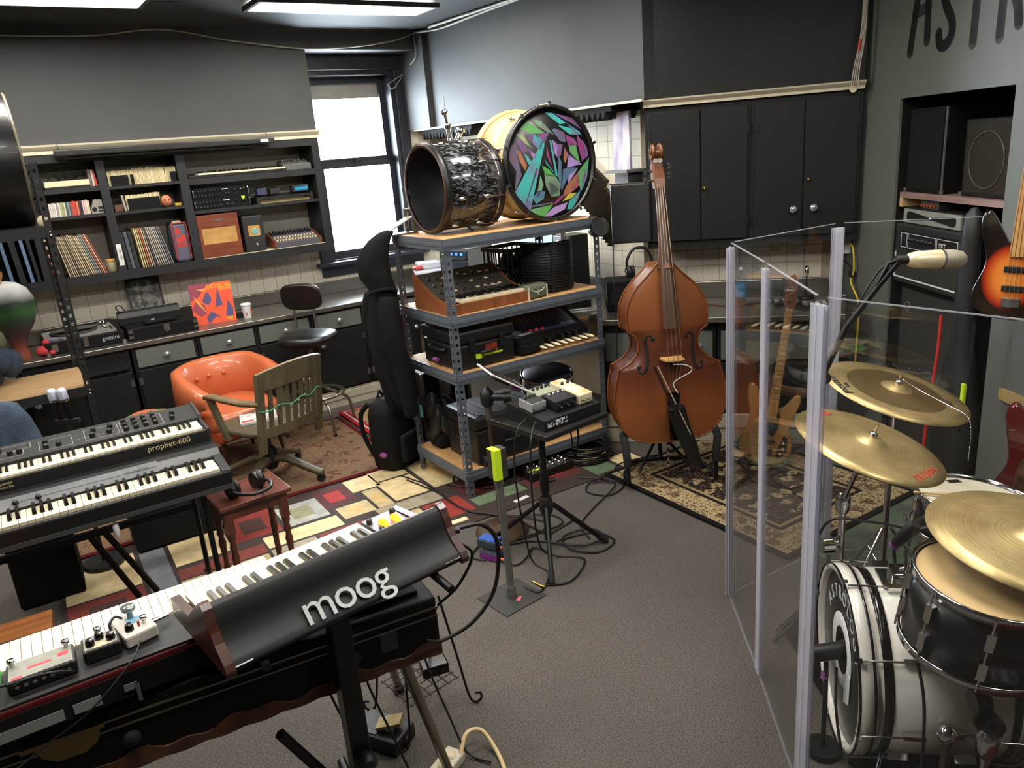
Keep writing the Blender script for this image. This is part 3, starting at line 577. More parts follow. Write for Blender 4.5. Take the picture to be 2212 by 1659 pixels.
MB().tube(crom([(-.16, .15, .67), (-.21, .25, .70), (-.21, .262, .85), (-.21, .27, .95)], 5), .011).tube(crom([(-.03, .17, .67), (-.04, .25, .70), (-.05, .262, .85), (-.05, .27, .95)], 5), .011).build('back_support', stM, t)
MB().cyl((0, 0, .3), (0, 0, .68), .02).lathe([(.04, .42), (.045, .45), (.025, .5), (.022, .58)], 14).build('column', stM, t); MB().bb(-.1, .1, -.1, .1, .655, .68).build('seat_plate', BLK, t)
for i in range(4):
    a = radians(45+90*i); x, y = cos(a), sin(a)
    l_ = MB().tube(crom([(x*.03, y*.03, .47), (x*.05, y*.05, .34), (x*.14, y*.14, .27), (x*.24, y*.24, .19), (x*.27, y*.27, .02)], 6), .012).build('leg', stM, t); MB().cyl((x*.27, y*.27, 0.002), (x*.27, y*.27, .03), .015).build('foot', RUB, l_)
MB().ring((0, 0, .285), .2, .011).build('foot_ring', stM, t)
# ================================================================== orange chair
orM = mat('orange_vinyl', (196, 106, 66), .36, c2=(182, 94, 56), scale=4, coat=.3)
t = thing('tub_chair', 'orange vinyl barrel-back tub chair with padded arms and buttons', 'chair', (-1.92, 5.01, .0165), 50)
cushion(.27, .26, .13, .30, o=(0, -.02, 0)).build('seat', orM, t)
# wraparound back, thickness lofted along an arc; local front is -y
rg = []; n = 28
for i in range(n+1):
    u = i/n; a = radians(-28 + 236*u)           # from right arm tip round the back to left arm tip
    x = .30*cos(a); y = .27*sin(a); arm = max(0, 1-min(u, 1-u)/.22)
    y -= .10*arm
    top = .70 - .09*arm - .03*(arm**3); bot = .34 + .155*arm**.6
    nx, ny = cos(a), sin(a); th = .045 + .012*arm
    bulge = .03*(1-arm)
    prof = [(-th, bot), (-th-bulge*.2, (bot+top)/2), (-th*.8, top-.02), (0, top), (th*.8, top-.02), (th, (bot+top)/2), (th*.9, bot), (0, bot-.01)]
    rg.append([Vector((x+nx*p, y+ny*p, z)) for p, z in prof])
bk = MB().loft(rg).build('backrest', orM, t)
for x in (-.1, 0, .1): MB().ell((x, .21-.02*abs(x)/.1, .58), (.014, .012, .014), 10, 6).build('button', orM, bk)
MB().bb(-.24, .24, -.22, .2, .22, .31).build('seat_base', mat('orange_dark', (176, 74, 34), .4), t, bev=.02)
for x in (-.2, .2):
    for y in (-.18, .17): MB().cyl((x, y, .23), (x*1.12, y*1.12, 0), .018, .011).build('leg', mat('dark_wood', (66, 40, 26), .4), t)
# ================================================================== wooden swivel chair
gw = mat('olive_grey_wood', (92, 85, 64), .45, c2=(74, 68, 50), scale=5, stretch=(6, 6, 1)); gw2 = mat('worn_oak_edge', (122, 98, 66), .5, c2=(98, 84, 58), scale=12)
t = thing('swivel_chair', 'olive-grey wooden slat-back swivel desk chair on a four-star base', 'chair', (-1.57, 4.58, .0165), 56.6)
# local: x along the back rail, +y is the direction the sitter faces
seat = MB(); rg = []
for zz, k in ((.385, .94), (.395, 1.0), (.415, 1.0), (.42, .97)): rg.append([Vector((.235*k*(abs(cos(a))**.5)*(1 if cos(a) > 0 else -1), .22*k*(abs(sin(a))**.5)*(1 if sin(a) > 0 else -1), zz)) for a in [2*pi*j/28 for j in range(28)]])
seat.loft(rg).build('seat', gw, t)
def arcx(u): return -.27 - .045*(1-(u/.235)**2)*1.0        # y of the curved back at x=u
def backy(x, z): return arcx(x) + .02 - (z-.42)*.16
for x in (-.225, .225):
    MB().loft([[Vector((x+dx, backy(x, z)+dy, z)) for dx, dy in ((-.022, -.016), (.022, -.016), (.022, .016), (-.022, .016))] for z in (.30, .45, .62, .80)], sm=False).build('back_post', gw, t)
xs = [-.245+.49*i/12 for i in range(13)]
def rail(z0, z1, crest=0.): 
    return MB().loft([[Vector((x, backy(x, z0)-.012, z0)), Vector((x, backy(x, z0)+.012, z0)), Vector((x, backy(x, z1)+.012, z1+crest*(1-(x/.245)**2))), Vector((x, backy(x, z1)-.012, z1+crest*(1-(x/.245)**2)))] for x in xs], sm=False)
rail(.70, .80, .03).build('crest_rail', gw, t); rail(.40, .46).build('lower_rail', gw, t)
MB().loft([[Vector((x, backy(x, .8)-.013, .8+.03*(1-(x/.245)**2))), Vector((x, backy(x, .8)+.013, .8+.03*(1-(x/.245)**2))), Vector((x, backy(x, .8), .806+.03*(1-(x/.245)**2)))] for x in xs], sm=False).build('crest_edge', gw2, t)
for i in range(7):
    x = -.165+.055*i; MB().loft([[Vector((x+dx, backy(x, z)+dy, z)) for dx, dy in ((-.014, -.006), (.014, -.006), (.014, .006), (-.014, .006))] for z in (.45, .58, .71)], sm=False).build('slat', gw, t)
for sx in (-1, 1):
    ar = MB().loft([[Vector((sx*(.225+k)+w_, y, z+hz)) for w_, hz in ((-.024, -.012), (.024, -.012), (.024, .012), (-.024, .012))] for y, z, k in ((-.29, .62, 0), (-.15, .615, .02), (.0, .625, .03), (.13, .635, .03), (.18, .62, .02))], sm=True).build('armrest', gw2, t)
    MB().loft([[Vector((sx*(.21+k)+w_, y+d, z)) for w_, d in ((-.014, -.022), (.014, -.022), (.014, .022), (-.014, .022))] for y, z, k in ((.13, .62, .045), (.10, .5, .035), (.06, .38, .03), (.05, .36, .03))], sm=False).build('arm_post', gw, ar)
MB().tube([(x, backy(x, .595)-.017, .585+.01*sin(x*40)+.03*x) for x in [-.25+.025*i for i in range(21)]], .004).build('green_string', mat('green_string', (60, 140, 110), .7), t)
MB().cyl((0, 0, .1), (0, 0, .36), .022, seg=12).lathe([(.06, .36), (.05, .385)], 14).lathe([(.035, .09), (.05, .12), (.05, .2), (.03, .24)], 14).build('column', mat('dark_iron', 40, .4, .6), t)
for i in range(4):
    a = radians(20+90*i); x, y = cos(a), sin(a)
    L_ = MB().loft([[Vector((x*r-y*w_, y*r+x*w_, z+hz)) for w_, hz in ((-ww, -.015), (ww, -.015), (ww*.8, .02), (-ww*.8, .02))] for r, z, ww in ((.03, .16, .03), (.12, .155, .03), (.24, .1, .026), (.33, .062, .022), (.35, .06, .018))], sm=True).build('base_leg', gw, t)
    MB().cyl((x*.33-y*.012, y*.33+x*.012, .025), (x*.33+y*.012, y*.33-x*.012, .025), .025, seg=12).cyl((x*.33, y*.33, .02), (x*.33, y*.33, .055), .008).build('caster', BLK, L_)
t2 = thing('magazine', 'white magazine with sketch cover lying on the wooden chair seat', 'magazine', (-1.60, 4.58, .437), 20); MB().bb(-.11, .11, -.09, .09, 0, .018).build('pages', WHT, t2, bev=.002); MB().bb(-.108, .108, -.088, .088, .018, .0195).build('cover', mat('mag_cover', (222, 220, 216), .4, c2=(170, 166, 166), scale=14, lo=.5, hi=.56), t2); MB().bb(-.1, -.03, -.08, -.05, .0195, .0199).build('title_bar', mat('mag_red', (190, 70, 66), .5), t2)
# ================================================================== side table with headphones
rwd = mat('red_brown_wood', (106, 58, 44), .35, c2=(84, 42, 32), scale=5, stretch=(1, 8, 1), coat=.2)
t = thing('side_table', 'small reddish wooden side table with turned legs', 'table', (-1.30, 3.375, .0075), 36)
MB().bb(-.17, .17, -.14, .14, .455, .478).build('tabletop', rwd, t, bev=.006)
MB().bb(-.14, .14, -.115, -.1, .40, .455).bb(-.14, .14, .1, .115, .40, .455).bb(-.14, -.125, -.11, .11, .40, .455).bb(.125, .14, -.11, .11, .40, .455).build('apron', rwd, t)
lp = [(.014, 0), (.017, .03), (.012, .05), (.018, .075), (.011, .1), (.014, .16), (.019, .21), (.012, .24), (.019, .26), (.013, .285), (.02, .31), (.02, .42)]
for x in (-.13, .13):
    for y in (-.1, .1): MB().lathe([(r, z) for r, z in lp], 12, (x, y, 0)).bb(x-.019, x+.019, y-.019, y+.019, .33, .45).build('leg', rwd, t)
def headphones(name, label, loc, rot, metal=False):
    t = thing(name, label, 'headphones', loc, rot=rot)
    MB().tube(crom([(-.075, 0, .04), (-.085, 0, .1), (-.05, 0, .165), (0, 0, .18), (.05, 0, .165), (.085, 0, .1), (.075, 0, .04)], 6), .009).build('headband', BLK, t)
    for sx in (-1, 1):
        c_ = MB().lathe([(.036, 0), (.042, .008), (.042, .022), (.03, .03), (0, .031)], 20, (sx*.062, 0, .03), (0, sx*90, 0)).build('ear_cup', BLK, t)
        MB().lathe([(.024, 0), (.04, .004), (.042, .014), (.036, .02), (.024, .018)], 20, (sx*.062, 0, .03), (0, -sx*90, 0)).build('ear_pad', vinylK, c_)
        if metal: MB().ring((sx*.094, 0, .03), .017, .0025, (0, 90, 0)).build('metal_ring', CHR, c_)
    return t
hp = headphones('headphones', 'black headphones lying folded on the red wooden side table', (-1.31, 3.36, .527), (90, 0, 50))
cable('headphone_cord', [(-1.24, 3.34, .50), (-1.2, 3.30, .495), (-1.17, 3.26, .47), (-1.165, 3.245, .3), (-1.16, 3.25, .12), (-1.15, 3.24, .012)], .003, CABLE, 'thin black headphone cord hanging off the side table')
# ================================================================== things on the long worktop
ttM = mat('case_black', 18, .6, bump=.15, spec=.2)
t = onA('turntable_case', 'black turntable road case with silver record deck, latch and name print', 'turntable', .165, .53, .8405)
MB().bb(0, .49, 0, .42, 0, .085).build('case', ttM, t, bev=.006); MB().bb(.01, .45, .03, .39, .085, .098).build('deck_plate', mat('deck_silver', (176, 174, 168), .35, .5), t)
pl = MB().lathe([(.15, .098), (.152, .106), (.148, .112), (.02, .113)], 36, (.2, .21, 0)).build('platter', mat('slipmat', (50, 50, 50), .7), t); MB().lathe([(.14, .1131), (.14, .1145), (.003, .1146)], 36, (.2, .21, 0)).build('vinyl_record', BLKG, pl)
MB().lathe([(.03, .098), (.03, .13), (.012, .135)], 14, (.40, .33, 0)).tube([(.40, .33, .135), (.39, .2, .132), (.33, .13, .122)], .005).build('tonearm', CHR, t); MB().bb(.42, .435, .06, .18, .099, .105).build('pitch_fader', BLK, t)
MB().bb(.04, .075, -.004, .0, .02, .07).build('latch', STEEL, t); MB().bb(.23, .26, -.004, 0, .02, .085).build('latch', STEEL, t)
for x in (0, .47): MB().bb(x, x+.022, -.003, .02, -.0, .022).build('corner_guard', STEEL, t)
MB().text('gemini', .042, (.40, -.001, .05), (90, 0, 0), .0004).build('lettering', mat('silver_print', 190, .4), t)
MB().bb(.14, .19, .04, .07, .0985, .101).build('sticker', mat('orange_red', (220, 84, 40), .5), t); MB().bb(.03, .12, .02, .04, .0985, .102).build('marker_pen', mat('pen_blue', (120, 130, 190), .5), t)
t = onA('mixer_case', 'closed black road case with silver latches beside the turntable', 'case', .675, .565, .8405)
MB().bb(0, .47, 0, .40, 0, .088).build('case', ttM, t, bev=.006)
for x in (0, .44): MB().bb(x, x+.03, -.004, .02, .02, .04).bb(x, x+.03, -.004, .02, .055, .08).build('hinge_latch', STEEL, t)
MB().bb(.235, .275, -.006, 0, .035, .085).cyl((.255, -.003, .02), (.255, -.003, .05), .006).build('latch', STEEL, t)
t = onA('patch_bay', 'long black box with a row of sockets and loose cord on the road case', 'electronics', .66, .36, .9295)
MB().prism([(0, 0), (0, .05), (.03, .085), (.09, .09), (.09, 0)], 0, .42, (0, 0, 0), sl).build('housing', BLK, t, bev=.004); so = MB()
for i in range(8): so.box((.06+.045*i, .057, .0885), (.03, .035, .006), (5, 0, 0))
so.build('sockets', mat('socket_grey', 70, .5), t); MB().tube(crom([(.02, .06, .09), (.0, .04, .13), (.03, .03, .14), (.06, .05, .09)], 6), .004).tube(crom([(.0, .03, .04), (-.08, .05, .06), (-.12, .0, .03), (-.08, -.05, .005)], 6), .004).build('cord', CABLE, t)
t = onA('soft_pouch', 'flat black zip pouch with white tag lying on the road case', 'pouch', .80, .53, .9295, rz=3); MB().bb(0, .22, 0, .085, 0, .03).build('pouch', mat('black_nylon', 20, .8, bump=.2, spec=.2), t, bev=.012); MB().bb(.05, .075, .02, .04, .03, .034).build('tag', WHT, t)
t = onA('framed_print', 'black-framed monochrome portrait print leaning on the tile wall', 'picture', .805, .075, .9295); t.location = WA(.79, .12, .8405); t.rotation_euler = (Matrix.Rotation(radians(33.14), 3, 'Z') @ Matrix.Rotation(radians(-12), 3, 'X')).to_euler()
f = MB(); f.bb(0, .24, 0, .015, 0, .014).bb(0, .24, 0, .015, .366, .38).bb(0, .014, 0, .015, 0, .38).bb(.226, .24, 0, .015, 0, .38); f.build('frame', BLK, t); MB().bb(.014, .226, .006, .012, .014, .366).build('print', mat('mono_print', (34, 34, 32), .4, c2=(176, 172, 156), scale=18, lo=.44, hi=.62), t)
fc = MB().lathe([(.03, 0), (.02, .0004)], 16, (.125, .0055, .23), (90, 0, 0)).bb(.085, .165, .0052, .006, .10, .15)
fc.build('printed_figure', mat('mono_face', (150, 144, 126), .4, c2=(60, 58, 54), scale=30), t)
t = onA('record_sleeve', 'red and orange record sleeve lettered ODDJOBS standing on the worktop', 'record', 1.155, .40, .8405); t.rotation_euler = (Matrix.Rotation(radians(33.14-12), 3, 'Z') @ Matrix.Rotation(radians(-10), 3, 'X')).to_euler()
MB().bb(0, .3, 0, .006, 0, .305).build('sleeve', mat('sleeve_red', (224, 74, 42), .45, c2=(232, 96, 46), scale=5), t)
m_ = MB(); m2 = MB(); m3 = MB(); m4 = MB()
def fp(mb, pts, o=-.0006): mb.prism([(x, z) for x, z in pts], 0, .0006, (0, o, 0), (90, 0, 0))
fp(m3, [(0, .305), (0, .18), (.06, .21), (.12, .28), (.18, .305)]); fp(m3, [(.0, .12), (.05, .06), (.10, .08), (.09, .15), (.03, .17)]); fp(m2, [(.08, .17), (.11, .23), (.13, .24), (.15, .18), (.12, .14)]); fp(m2, [(.165, .12), (.19, .22), (.2, .26), (.21, .2), (.22, .13)])
fp(m2, [(.10, .0), (.16, .05), (.20, .04), (.13, .09), (.09, .05)]); fp(m4, [(.02, .22), (.05, .15), (.1, .08), (.06, .17)], -.0012); fp(m4, [(.05, .262), (.13, .268), (.1, .245)], -.0012); fp(m4, [(.22, .03), (.28, .04), (.27, .01)], -.0012); fp(m2, [(.23, .05), (.26, .16), (.29, .1), (.28, .02)])
m3.build('printed_shapes', mat('sl_plum', (150, 60, 84), .5), t); m2.build('printed_figures', mat('sl_blue', (84, 74, 120), .5), t); m4.build('printed_flames', mat('sl_yellow', (226, 164, 60), .5), t)
MB().text('ODDJOBS', .042, (.215, -.0014, .276), (90, 0, 0), .0003).text('DRUMS', .026, (.255, -.0014, .25), (90, 0, 0), .0003).build('lettering', mat('sl_lemon', (240, 200, 50), .5), t)
t = onA('paper_cup', 'white paper coffee cup with pink print beside the red sleeve', 'cup', 1.535, .45, .8405)
MB().lathe([(.028, 0), (.036, .10)], 20, cap=False).lathe([(.0, .001), (.028, 0)], 20).build('cup', WHT, t); MB().lathe([(.039, .1), (.039, .108), (.033, .114), (.0, .114)], 20).build('lid', WHT, t)
MB().bb(-.018, -.006, -.0335, -.03, .025, .045).bb(.024, .03, -.03, -.018, .03, .08).build('print', mat('pink_print', (210, 110, 90), .5), t)
tag(MB().bb(-.06, .06, -.03, .03, 0, .03).bb(-.04, .0, -.02, .01, .03, .034, 1).build('dark_pouch', [BLK, MATS['sl_lemon']], loc=WA(1.47, .33, .8405), rz=25, bev=.008), 'small black pouch with yellow patch behind the paper cup', 'pouch')
# ================================================================== slotted rack at the left
rackM = mat('rack_black', 40, .5, .3, var=.15)
def slotted(mb, x, y, z0, z1, sx, sy, w=.038, th=.003, pitch=.05):
    """L-shaped slotted angle post; flanges run from the corner (x,y) to x+sx*w and y+sy*w, with real holes"""
    n = int((z1-z0)/pitch)
    for ax in (0, 1):
        def B(a0, a1, zz0, zz1):
            if ax == 0: xs = sorted((x+sx*a0, x+sx*a1)); ys = sorted((y, y+sy*th))
            else: ys = sorted((y+sy*a0, y+sy*a1)); xs = sorted((x, x+sx*th))
            mb.bb(xs[0], xs[1], ys[0], ys[1], zz0, zz1)
        B(0, w*.32, z0, z1); B(w*.72, w, z0, z1)
        for i in range(n+1):
            zc = z0+i*pitch; B(w*.32, w*.72, max(z0, zc-pitch*.5+.0), min(z1, zc+.004))
t = thing('slotted_rack', 'black slotted-angle shelving rack at the left end of the worktop', 'shelf', WA(0, 0), 33.14)
for (x, y, sx, sy) in ((.32, -1.45, -1, 1), (.32, -.85, -1, -1), (-.6, -1.45, 1, 1), (-.6, -.85, 1, -1)):
    m = MB(); slotted(m, x, y, 0, 2.06, sx, sy); m.build('post', rackM, t)
worn = mat('worn_shelf_wood', (196, 166, 124), .4, c2=(176, 140, 98), scale=6, stretch=(1, 7, 1))
for z, m_ in ((.80, worn), (1.72, rackM)):
    MB().bb(-.585, .305, -1.435, -.865, z-.016, z).build('shelf_board', m_, t)
    f = MB(); f.bb(-.59, .31, -1.447, -1.437, z-.06, z-.006); f.bb(-.59, .31, -.863, -.853, z-.06, z-.006); f.bb(.307, .317, -1.44, -.86, z-.06, z-.006); f.build('shelf_beam', rackM, t)
for z in (.77, .79, 1.69, 1.71): MB().lathe([(.006, 0), (.005, .004), (0, .005)], 8, (.302, -1.4505, z-.02), (90, 0, 0)).build('bolt', CHR, t)
t = thing('black_drum', 'large glossy black drum on its side on the rack top shelf', 'drum', WA(-.02, 1.15, 2.083), 33.14)
MB().lathe([(.355, -.27), (.36, -.26), (.36, .26), (.355, .27)], 48, rot=(0, 90, 0), cap=False).build('shell', mat('drum_black_gloss', 16, .32, coat=.1), t); MB().ring((.275, 0, 0), .352, .008, (0, 90, 0), 48).ring((-.275, 0, 0), .352, .008, (0, 90, 0), 48).build('rim', mat('worn_rim', (120, 112, 96), .4, .5), t); MB().lathe([(.35, .262), (.0, .262)], 48, rot=(0, 90, 0)).build('drum_head', BLKM, t)
tag(MB().lathe([(.03, 0), (.03, .006), (.0, .007)], 20, rot=(90, 0, 0), o=(0, 0, .03)).build('small_disc', CRM, loc=WA(.285, 1.43, 1.7205), rz=33.14), 'small pale disc standing beside the black drum', 'disc')
# things at the left end of the worktop
t = thing('painted_gourd', 'painted gourd swirled green, purple and black on the worktop', 'gourd', WA(.03, .50, .8405), 33.14)
gm = bpy.data.materials.new('gourd_paint'); gm.use_nodes = True; nt = gm.node_tree; b = nt.nodes['Principled BSDF']; b.inputs['Roughness'].default_value = .5
tc = nt.nodes.new('ShaderNodeTexCoord'); sp = nt.nodes.new('ShaderNodeSeparateXYZ'); nz = nt.nodes.new('ShaderNodeTexNoise'); nz.inputs['Scale'].default_value = 6; ad = nt.nodes.new('ShaderNodeMath'); ad.operation = 'MULTIPLY_ADD'; ad.inputs[1].default_value = .14; rp = nt.nodes.new('ShaderNodeValToRGB')
cr = rp.color_ramp
for p_, c_ in ((.0, (150, 84, 50)), (.12, (120, 60, 44)), (.3, (70, 44, 54)), (.48, (52, 70, 58)), (.62, (60, 104, 56)), (.75, (38, 52, 44)), (1., (18, 20, 22))):
    e_ = cr.elements.new(p_); e_.color = lin(c_)
cr.elements.remove(cr.elements[0]); cr.elements.remove(cr.elements[-1]); L = nt.links.new
L(tc.outputs['Object'], sp.inputs[0]); L(tc.outputs['Object'], nz.inputs['Vector']); L(nz.outputs['Fac'], ad.inputs[0])
mr = nt.nodes.new('ShaderNodeMapRange'); mr.inputs[1].default_value = .05; mr.inputs[2].default_value = .55; L(sp.outputs[2], mr.inputs[0]); L(mr.outputs[0], ad.inputs[2]); L(ad.outputs[0], rp.inputs[0]); L(rp.outputs[0], b.inputs['Base Color'])
MB().lathe([(.05, 0), (.055, .03), (.04, .09), (.06, .15), (.12, .24), (.15, .33), (.15, .40), (.12, .47), (.07, .51), (.01, .525)], 28).build('body', gm, t)
tag(MB().ell((0, 0, .035), (.045, .04, .035)).ell((.03, .01, .085), (.026, .026, .026)).ell((.05, -.03, .02), (.02, .03, .018)).build('plush_toy', mat('pink_plush', (196, 60, 66), .9, bump=.4), loc=WA(.15, .50, .8405), rz=33.14), 'small red-pink plush toy beside the painted gourd', 'toy')
t = thing('small_harp', 'small wooden harp with bright green strings beside the gourd', 'harp', WA(-.12, .55, .8405), 33.14)
hw = mat('harp_wood', (196, 150, 92), .45, c2=(160, 112, 62), scale=6, stretch=(1, 1, .2))
MB().tube(crom([(.0, 0, .02), (.02, 0, .2), (.06, 0, .4), (.14, 0, .60)], 6), [.03]*18+[.022], 8).build('pillar', hw, t); MB().bb(-.25, .05, -.04, .04, 0, .05).build('soundbox', hw, t, bev=.01)
MB().tube(crom([(.14, 0, .6), (.02, 0, .56), (-.2, 0, .5)], 6), .016, 8).build('neck', hw, t)
for i in range(6): MB().cyl((.11-.05*i, .0, .59-.016*i), (.0-.04*i, 0, .05), .0018, seg=5).build('string', mat('green_line', (120, 190, 80), .4), t)
def heap(mb, o, rx, ry, rz_, seed, n=5):
    r = random.Random(seed)
    for i in range(n): mb.ell((o[0]+r.uniform(-.6, .6)*rx, o[1]+r.uniform(-.6, .6)*ry, o[2]+rz_*(.35+.5*i/n)), (rx*.6, ry*.6, rz_*.4), 14, 8, (r.uniform(-20, 20), r.uniform(-20, 20), r.uniform(0, 90)))
    return mb
den = mat('denim', (52, 66, 86), .9, var=.4, scale=14, bump=.5); olv = mat('olive_cloth', (88, 94, 72), .9, var=.35, scale=12, bump=.4)
tag(heap(MB(), (0, 0, 0), .12, .12, .22, 3).build('denim_jacket', den, loc=WA(-.12, .98, .803), rz=33.14), 'crumpled blue denim jacket on the rack shelf', 'jacket')
tag(heap(MB(), (0, 0, 0), .1, .09, .16, 5).build('olive_cloth', olv, loc=WA(-.14, .99, 1.0), rz=33.14), 'crumpled olive green shirt on top of the denim jacket', 'shirt')
tag(MB().lathe([(.04, 0), (.045, .15), (.04, .16), (.02, .165)], 16).build('black_canister', BLK, loc=WA(-.2, 1.33, .803)), 'black canister standing on the wooden rack shelf', 'canister')
jt = MB()
jt.loft([[Vector((.11*cos(a)*k+dx, .07*sin(a)*k*(1+.12*sin(5*a)), z)) for a in [2*pi*j/24 for j in range(24)]] for z, k, dx in ((0, 1.35, .03), (.15, 1.2, .02), (.3, 1.1, .01), (.42, .95, 0), (.5, .6, 0), (.52, .1, 0))])
tag(jt.build('jeans', den, loc=(-2.36, 3.42, .48), rz=30), 'folded blue jeans hanging over the end of the keyboard stand', 'jeans')
tag(MB().bb(-.14, .14, -.14, .14, 0, .475).build('storage_cube', BLKM, loc=(-2.37, 3.44, 0.009), rz=30, bev=.01), 'matte black storage cube under the folded jeans', 'box')
ptn = mat('patterned_cloth', (150, 70, 48), .85, c2=(76, 96, 52), scale=16, lo=.45, hi=.55)
tag(heap(MB(), (0, 0, 0), .2, .07, .14, 9, 6).build('patterned_bag', ptn, loc=(-1.93, 3.93, .59), rz=32), 'patterned red and green cloth bundle behind the black synthesizer', 'bag')
tag(MB().bb(-.24, .24, -.12, .12, 0, .58).build('speaker_box', BLKM, loc=(-1.93, 3.95, .017), rz=32, bev=.01), 'plain matte black speaker box behind the keyboard stand', 'speaker')
t = thing('microphone_stand', 'thin black stand holding two microphones behind the synthesizer', 'stand', (-2.22, 3.66, .009)); MB().cyl((0, 0, 0), (0, 0, .02), .1, seg=24).cyl((0, 0, .02), (0, 0, .8), .01).bb(-.06, .06, -.012, .012, .79, .81).build('pole', BLK, t)
for i in range(2):
    q = thing('microphone', 'handheld microphone with pale blue-white grille in the twin stand', 'microphone', (-2.25+.05*i, 3.66, .80), rot=(-6, -8, 0), group='twin microphones'); MB().lathe([(.012, .0), (.013, .06), (.018, .12)], 14).build('body', BLKG, q); MB().lathe([(.021, .12), (.022, .125), (.022, .16), (.018, .175), (.005, .18)], 16).build('grille', mat('grille_white', (200, 208, 224), .4, .5, var=.4, scale=150), q); MB().lathe([(.0185, .108), (.0225, .112), (.0225, .12)], 16, cap=False).build('collar', CHR, q)
# ================================================================== Wurlitzer-style electric piano with analogue synth on top
woodK = mat('piano_black', 26, .35, var=.2, scale=6, bump=.04)
W0 = Vector((-2.217, 2.516, .0075)); 
t = thing('electric_piano', 'black vintage electric piano with silver name plate under the synthesizer', 'piano', W0, 32)
MB().bb(.0, 1.14, .0, .48, .60, .655).bb(0, 1.14, -.005, .02, .60, .685).build('keybed', woodK, t, bev=.008); MB().bb(0, 1.14, -.008, .006, .605, .625).build('front_trim', mat('trim_grey', 90, .4, .5), t)
for x0, x1 in ((0, .035), (1.105, 1.14)): MB().prism([(0, .655), (0, .69), (.17, .715), (.17, .655)], x0, x1, (0, 0, 0), sl).build('cheek_block', woodK, t, bev=.005)
keyset(t, .038, .022, .695, 38, (1.064)/38, .14, 5, kh=.022)
pn = MB().prism([(.165, .655), (.165, .706), (.20, .735), (.30, .742), (.48, .742), (.48, .655)], 0, 1.14, (0, 0, 0), sl).build('lid', woodK, t, bev=.006)
MB().box((.58, .185, .7225), (.60, .055, .004), (40, 0, 0)).build('name_plate', mat('plate_silver', (112, 114, 116), .6, .0, var=.25, scale=10, spec=.3), t)
nR = Matrix.Rotation(radians(40), 3, 'X')
MB().text('WURLITZER', .017, (.80, .184, .7258), nR, .0003).bb(.33, .88, .1825, .1835, .7245, .7252).build('lettering', BLK, t)
for x in (.345, .425): MB().lathe([(.012, 0), (.01, .012), (0, .013)], 14, (x, .183, .7235), nR).build('knob', BLK, t)
mt = mat('leg_black', 18, .35, .2)
for x in (.06, 1.02): 
    MB().tube(crom([(x, .40, .6), (x, .41, .1), (x, .425, .03), (x, .50, .012)], 6), .0125).build('leg', mt, t)
    MB().tube(crom([(x, .10, .6), (x, .09, .1), (x, .07, .03), (x, -.02, .012)], 6), .0125).build('leg', mt, t)
MB().bb(.06, 1.02, .385, .41, .40, .43).build('crossbar', mt, t); MB().tube([(.62, .40, .42), (.78, .46, .012)], .016).tube([(.56, .40, .42), (.70, .46, .012)], .016).build('brace', mt, t)
MB().lathe([(.004, 0), (.012, .01), (.012, .06), (.004, .07)], 10, (.66, .02, .52)).build('white_tag', WHT, t)
# analogue synth
P0 = Vector((-2.241, 2.85, .7505))
t = thing('synthesizer', 'black analogue synthesizer lettered prophet-600 stacked on the electric piano', 'synthesizer', P0, 32)
MB().prism([(0, 0), (0, .05), (.012, .052), (.15, .052), (.155, .075), (.33, .10), (.33, 0)], .012, .968, (0, 0, 0), sl).build('body', mat('synth_black', 24, .5, var=.15), t)
for x in (0, .968): MB().prism([(0, 0), (-.003, .058), (.15, .062), (.16, .085), (.333, .11), (.333, 0)], 0, .012, (x, 0, 0), sl).build('end_cheek', mat('cheek_grey', 44, .5), t)
keyset(t, .135, .012, .062, 36, .82/36, .135, 0, kh=.014)
tilt = Matrix.Rotation(atan2(.025, .175), 3, 'X')
kme = MB().lathe([(.012, 0), (.0115, .017), (.0098, .02), (0, .02)], 10).mesh('control_knob', BLK)
def knob(x, v): inst(kme, 'control_knob', t, (x, .155+v, .075+v*.025/.175), (degrees(atan2(.025, .175)), 0, 0))
for i in range(5):
    for j in range(3): 
        if i < 4: knob(.66+.042*i, .04+.045*j)
for x, v in ((.86, .05), (.87, .1), (.52, .06), (.53, .11), (.59, .06), (.60, .11), (.335, .05), (.335, .1), (.385, .05), (.13, .07), (.16, .11), (.2, .07), (.235, .07), (.13, .12)): knob(x, v)
ln = MB()
def outline(x0, x1, v0, v1):
    for a, b, c_, d in ((x0, x1, v0, v0+.002), (x0, x1, v1-.002, v1), (x0, x0+.002, v0, v1), (x1-.002, x1, v0, v1)):
        ln.add([(q_, .155+v, .0756+v*.025/.175) for q_, v in ((a, c_), (b, c_), (b, d), (a, d))], [(0, 1, 2, 3)])
outline(.64, .82, .02, .15); outline(.49, .63, .03, .14); outline(.31, .44, .03, .13); outline(.11, .25, .04, .09); outline(.11, .28, .1, .15)
for i in range(8): ln.add([(.46+.02*i+a, .155+.06+b, .0756+.06*.143) for a, b in ((0, 0), (.008, 0), (.008, .006), (0, .006))], [(0, 1, 2, 3)])
ln.build('panel_print', mat('panel_print', 170, .5), t)
MB().text('prophet-600', .036, (.80, -.001, .028), (90, 0, 0), .0004).build('lettering', mat('gold_print', (216, 200, 150), .4), t); MB().text('sequential', .016, (.16, -.001, .034), (90, 0, 0), .0004).text('circuits inc', .016, (.16, -.001, .018), (90, 0, 0), .0004).build('maker_lettering', MATS['gold_print'], t)
for x in (.05, .085): MB().cyl((x, .06, .052), (x, .06, .056), .02).bb(x-.006, x+.006, .035, .085, .05, .066).build('wheel', BLK, t)
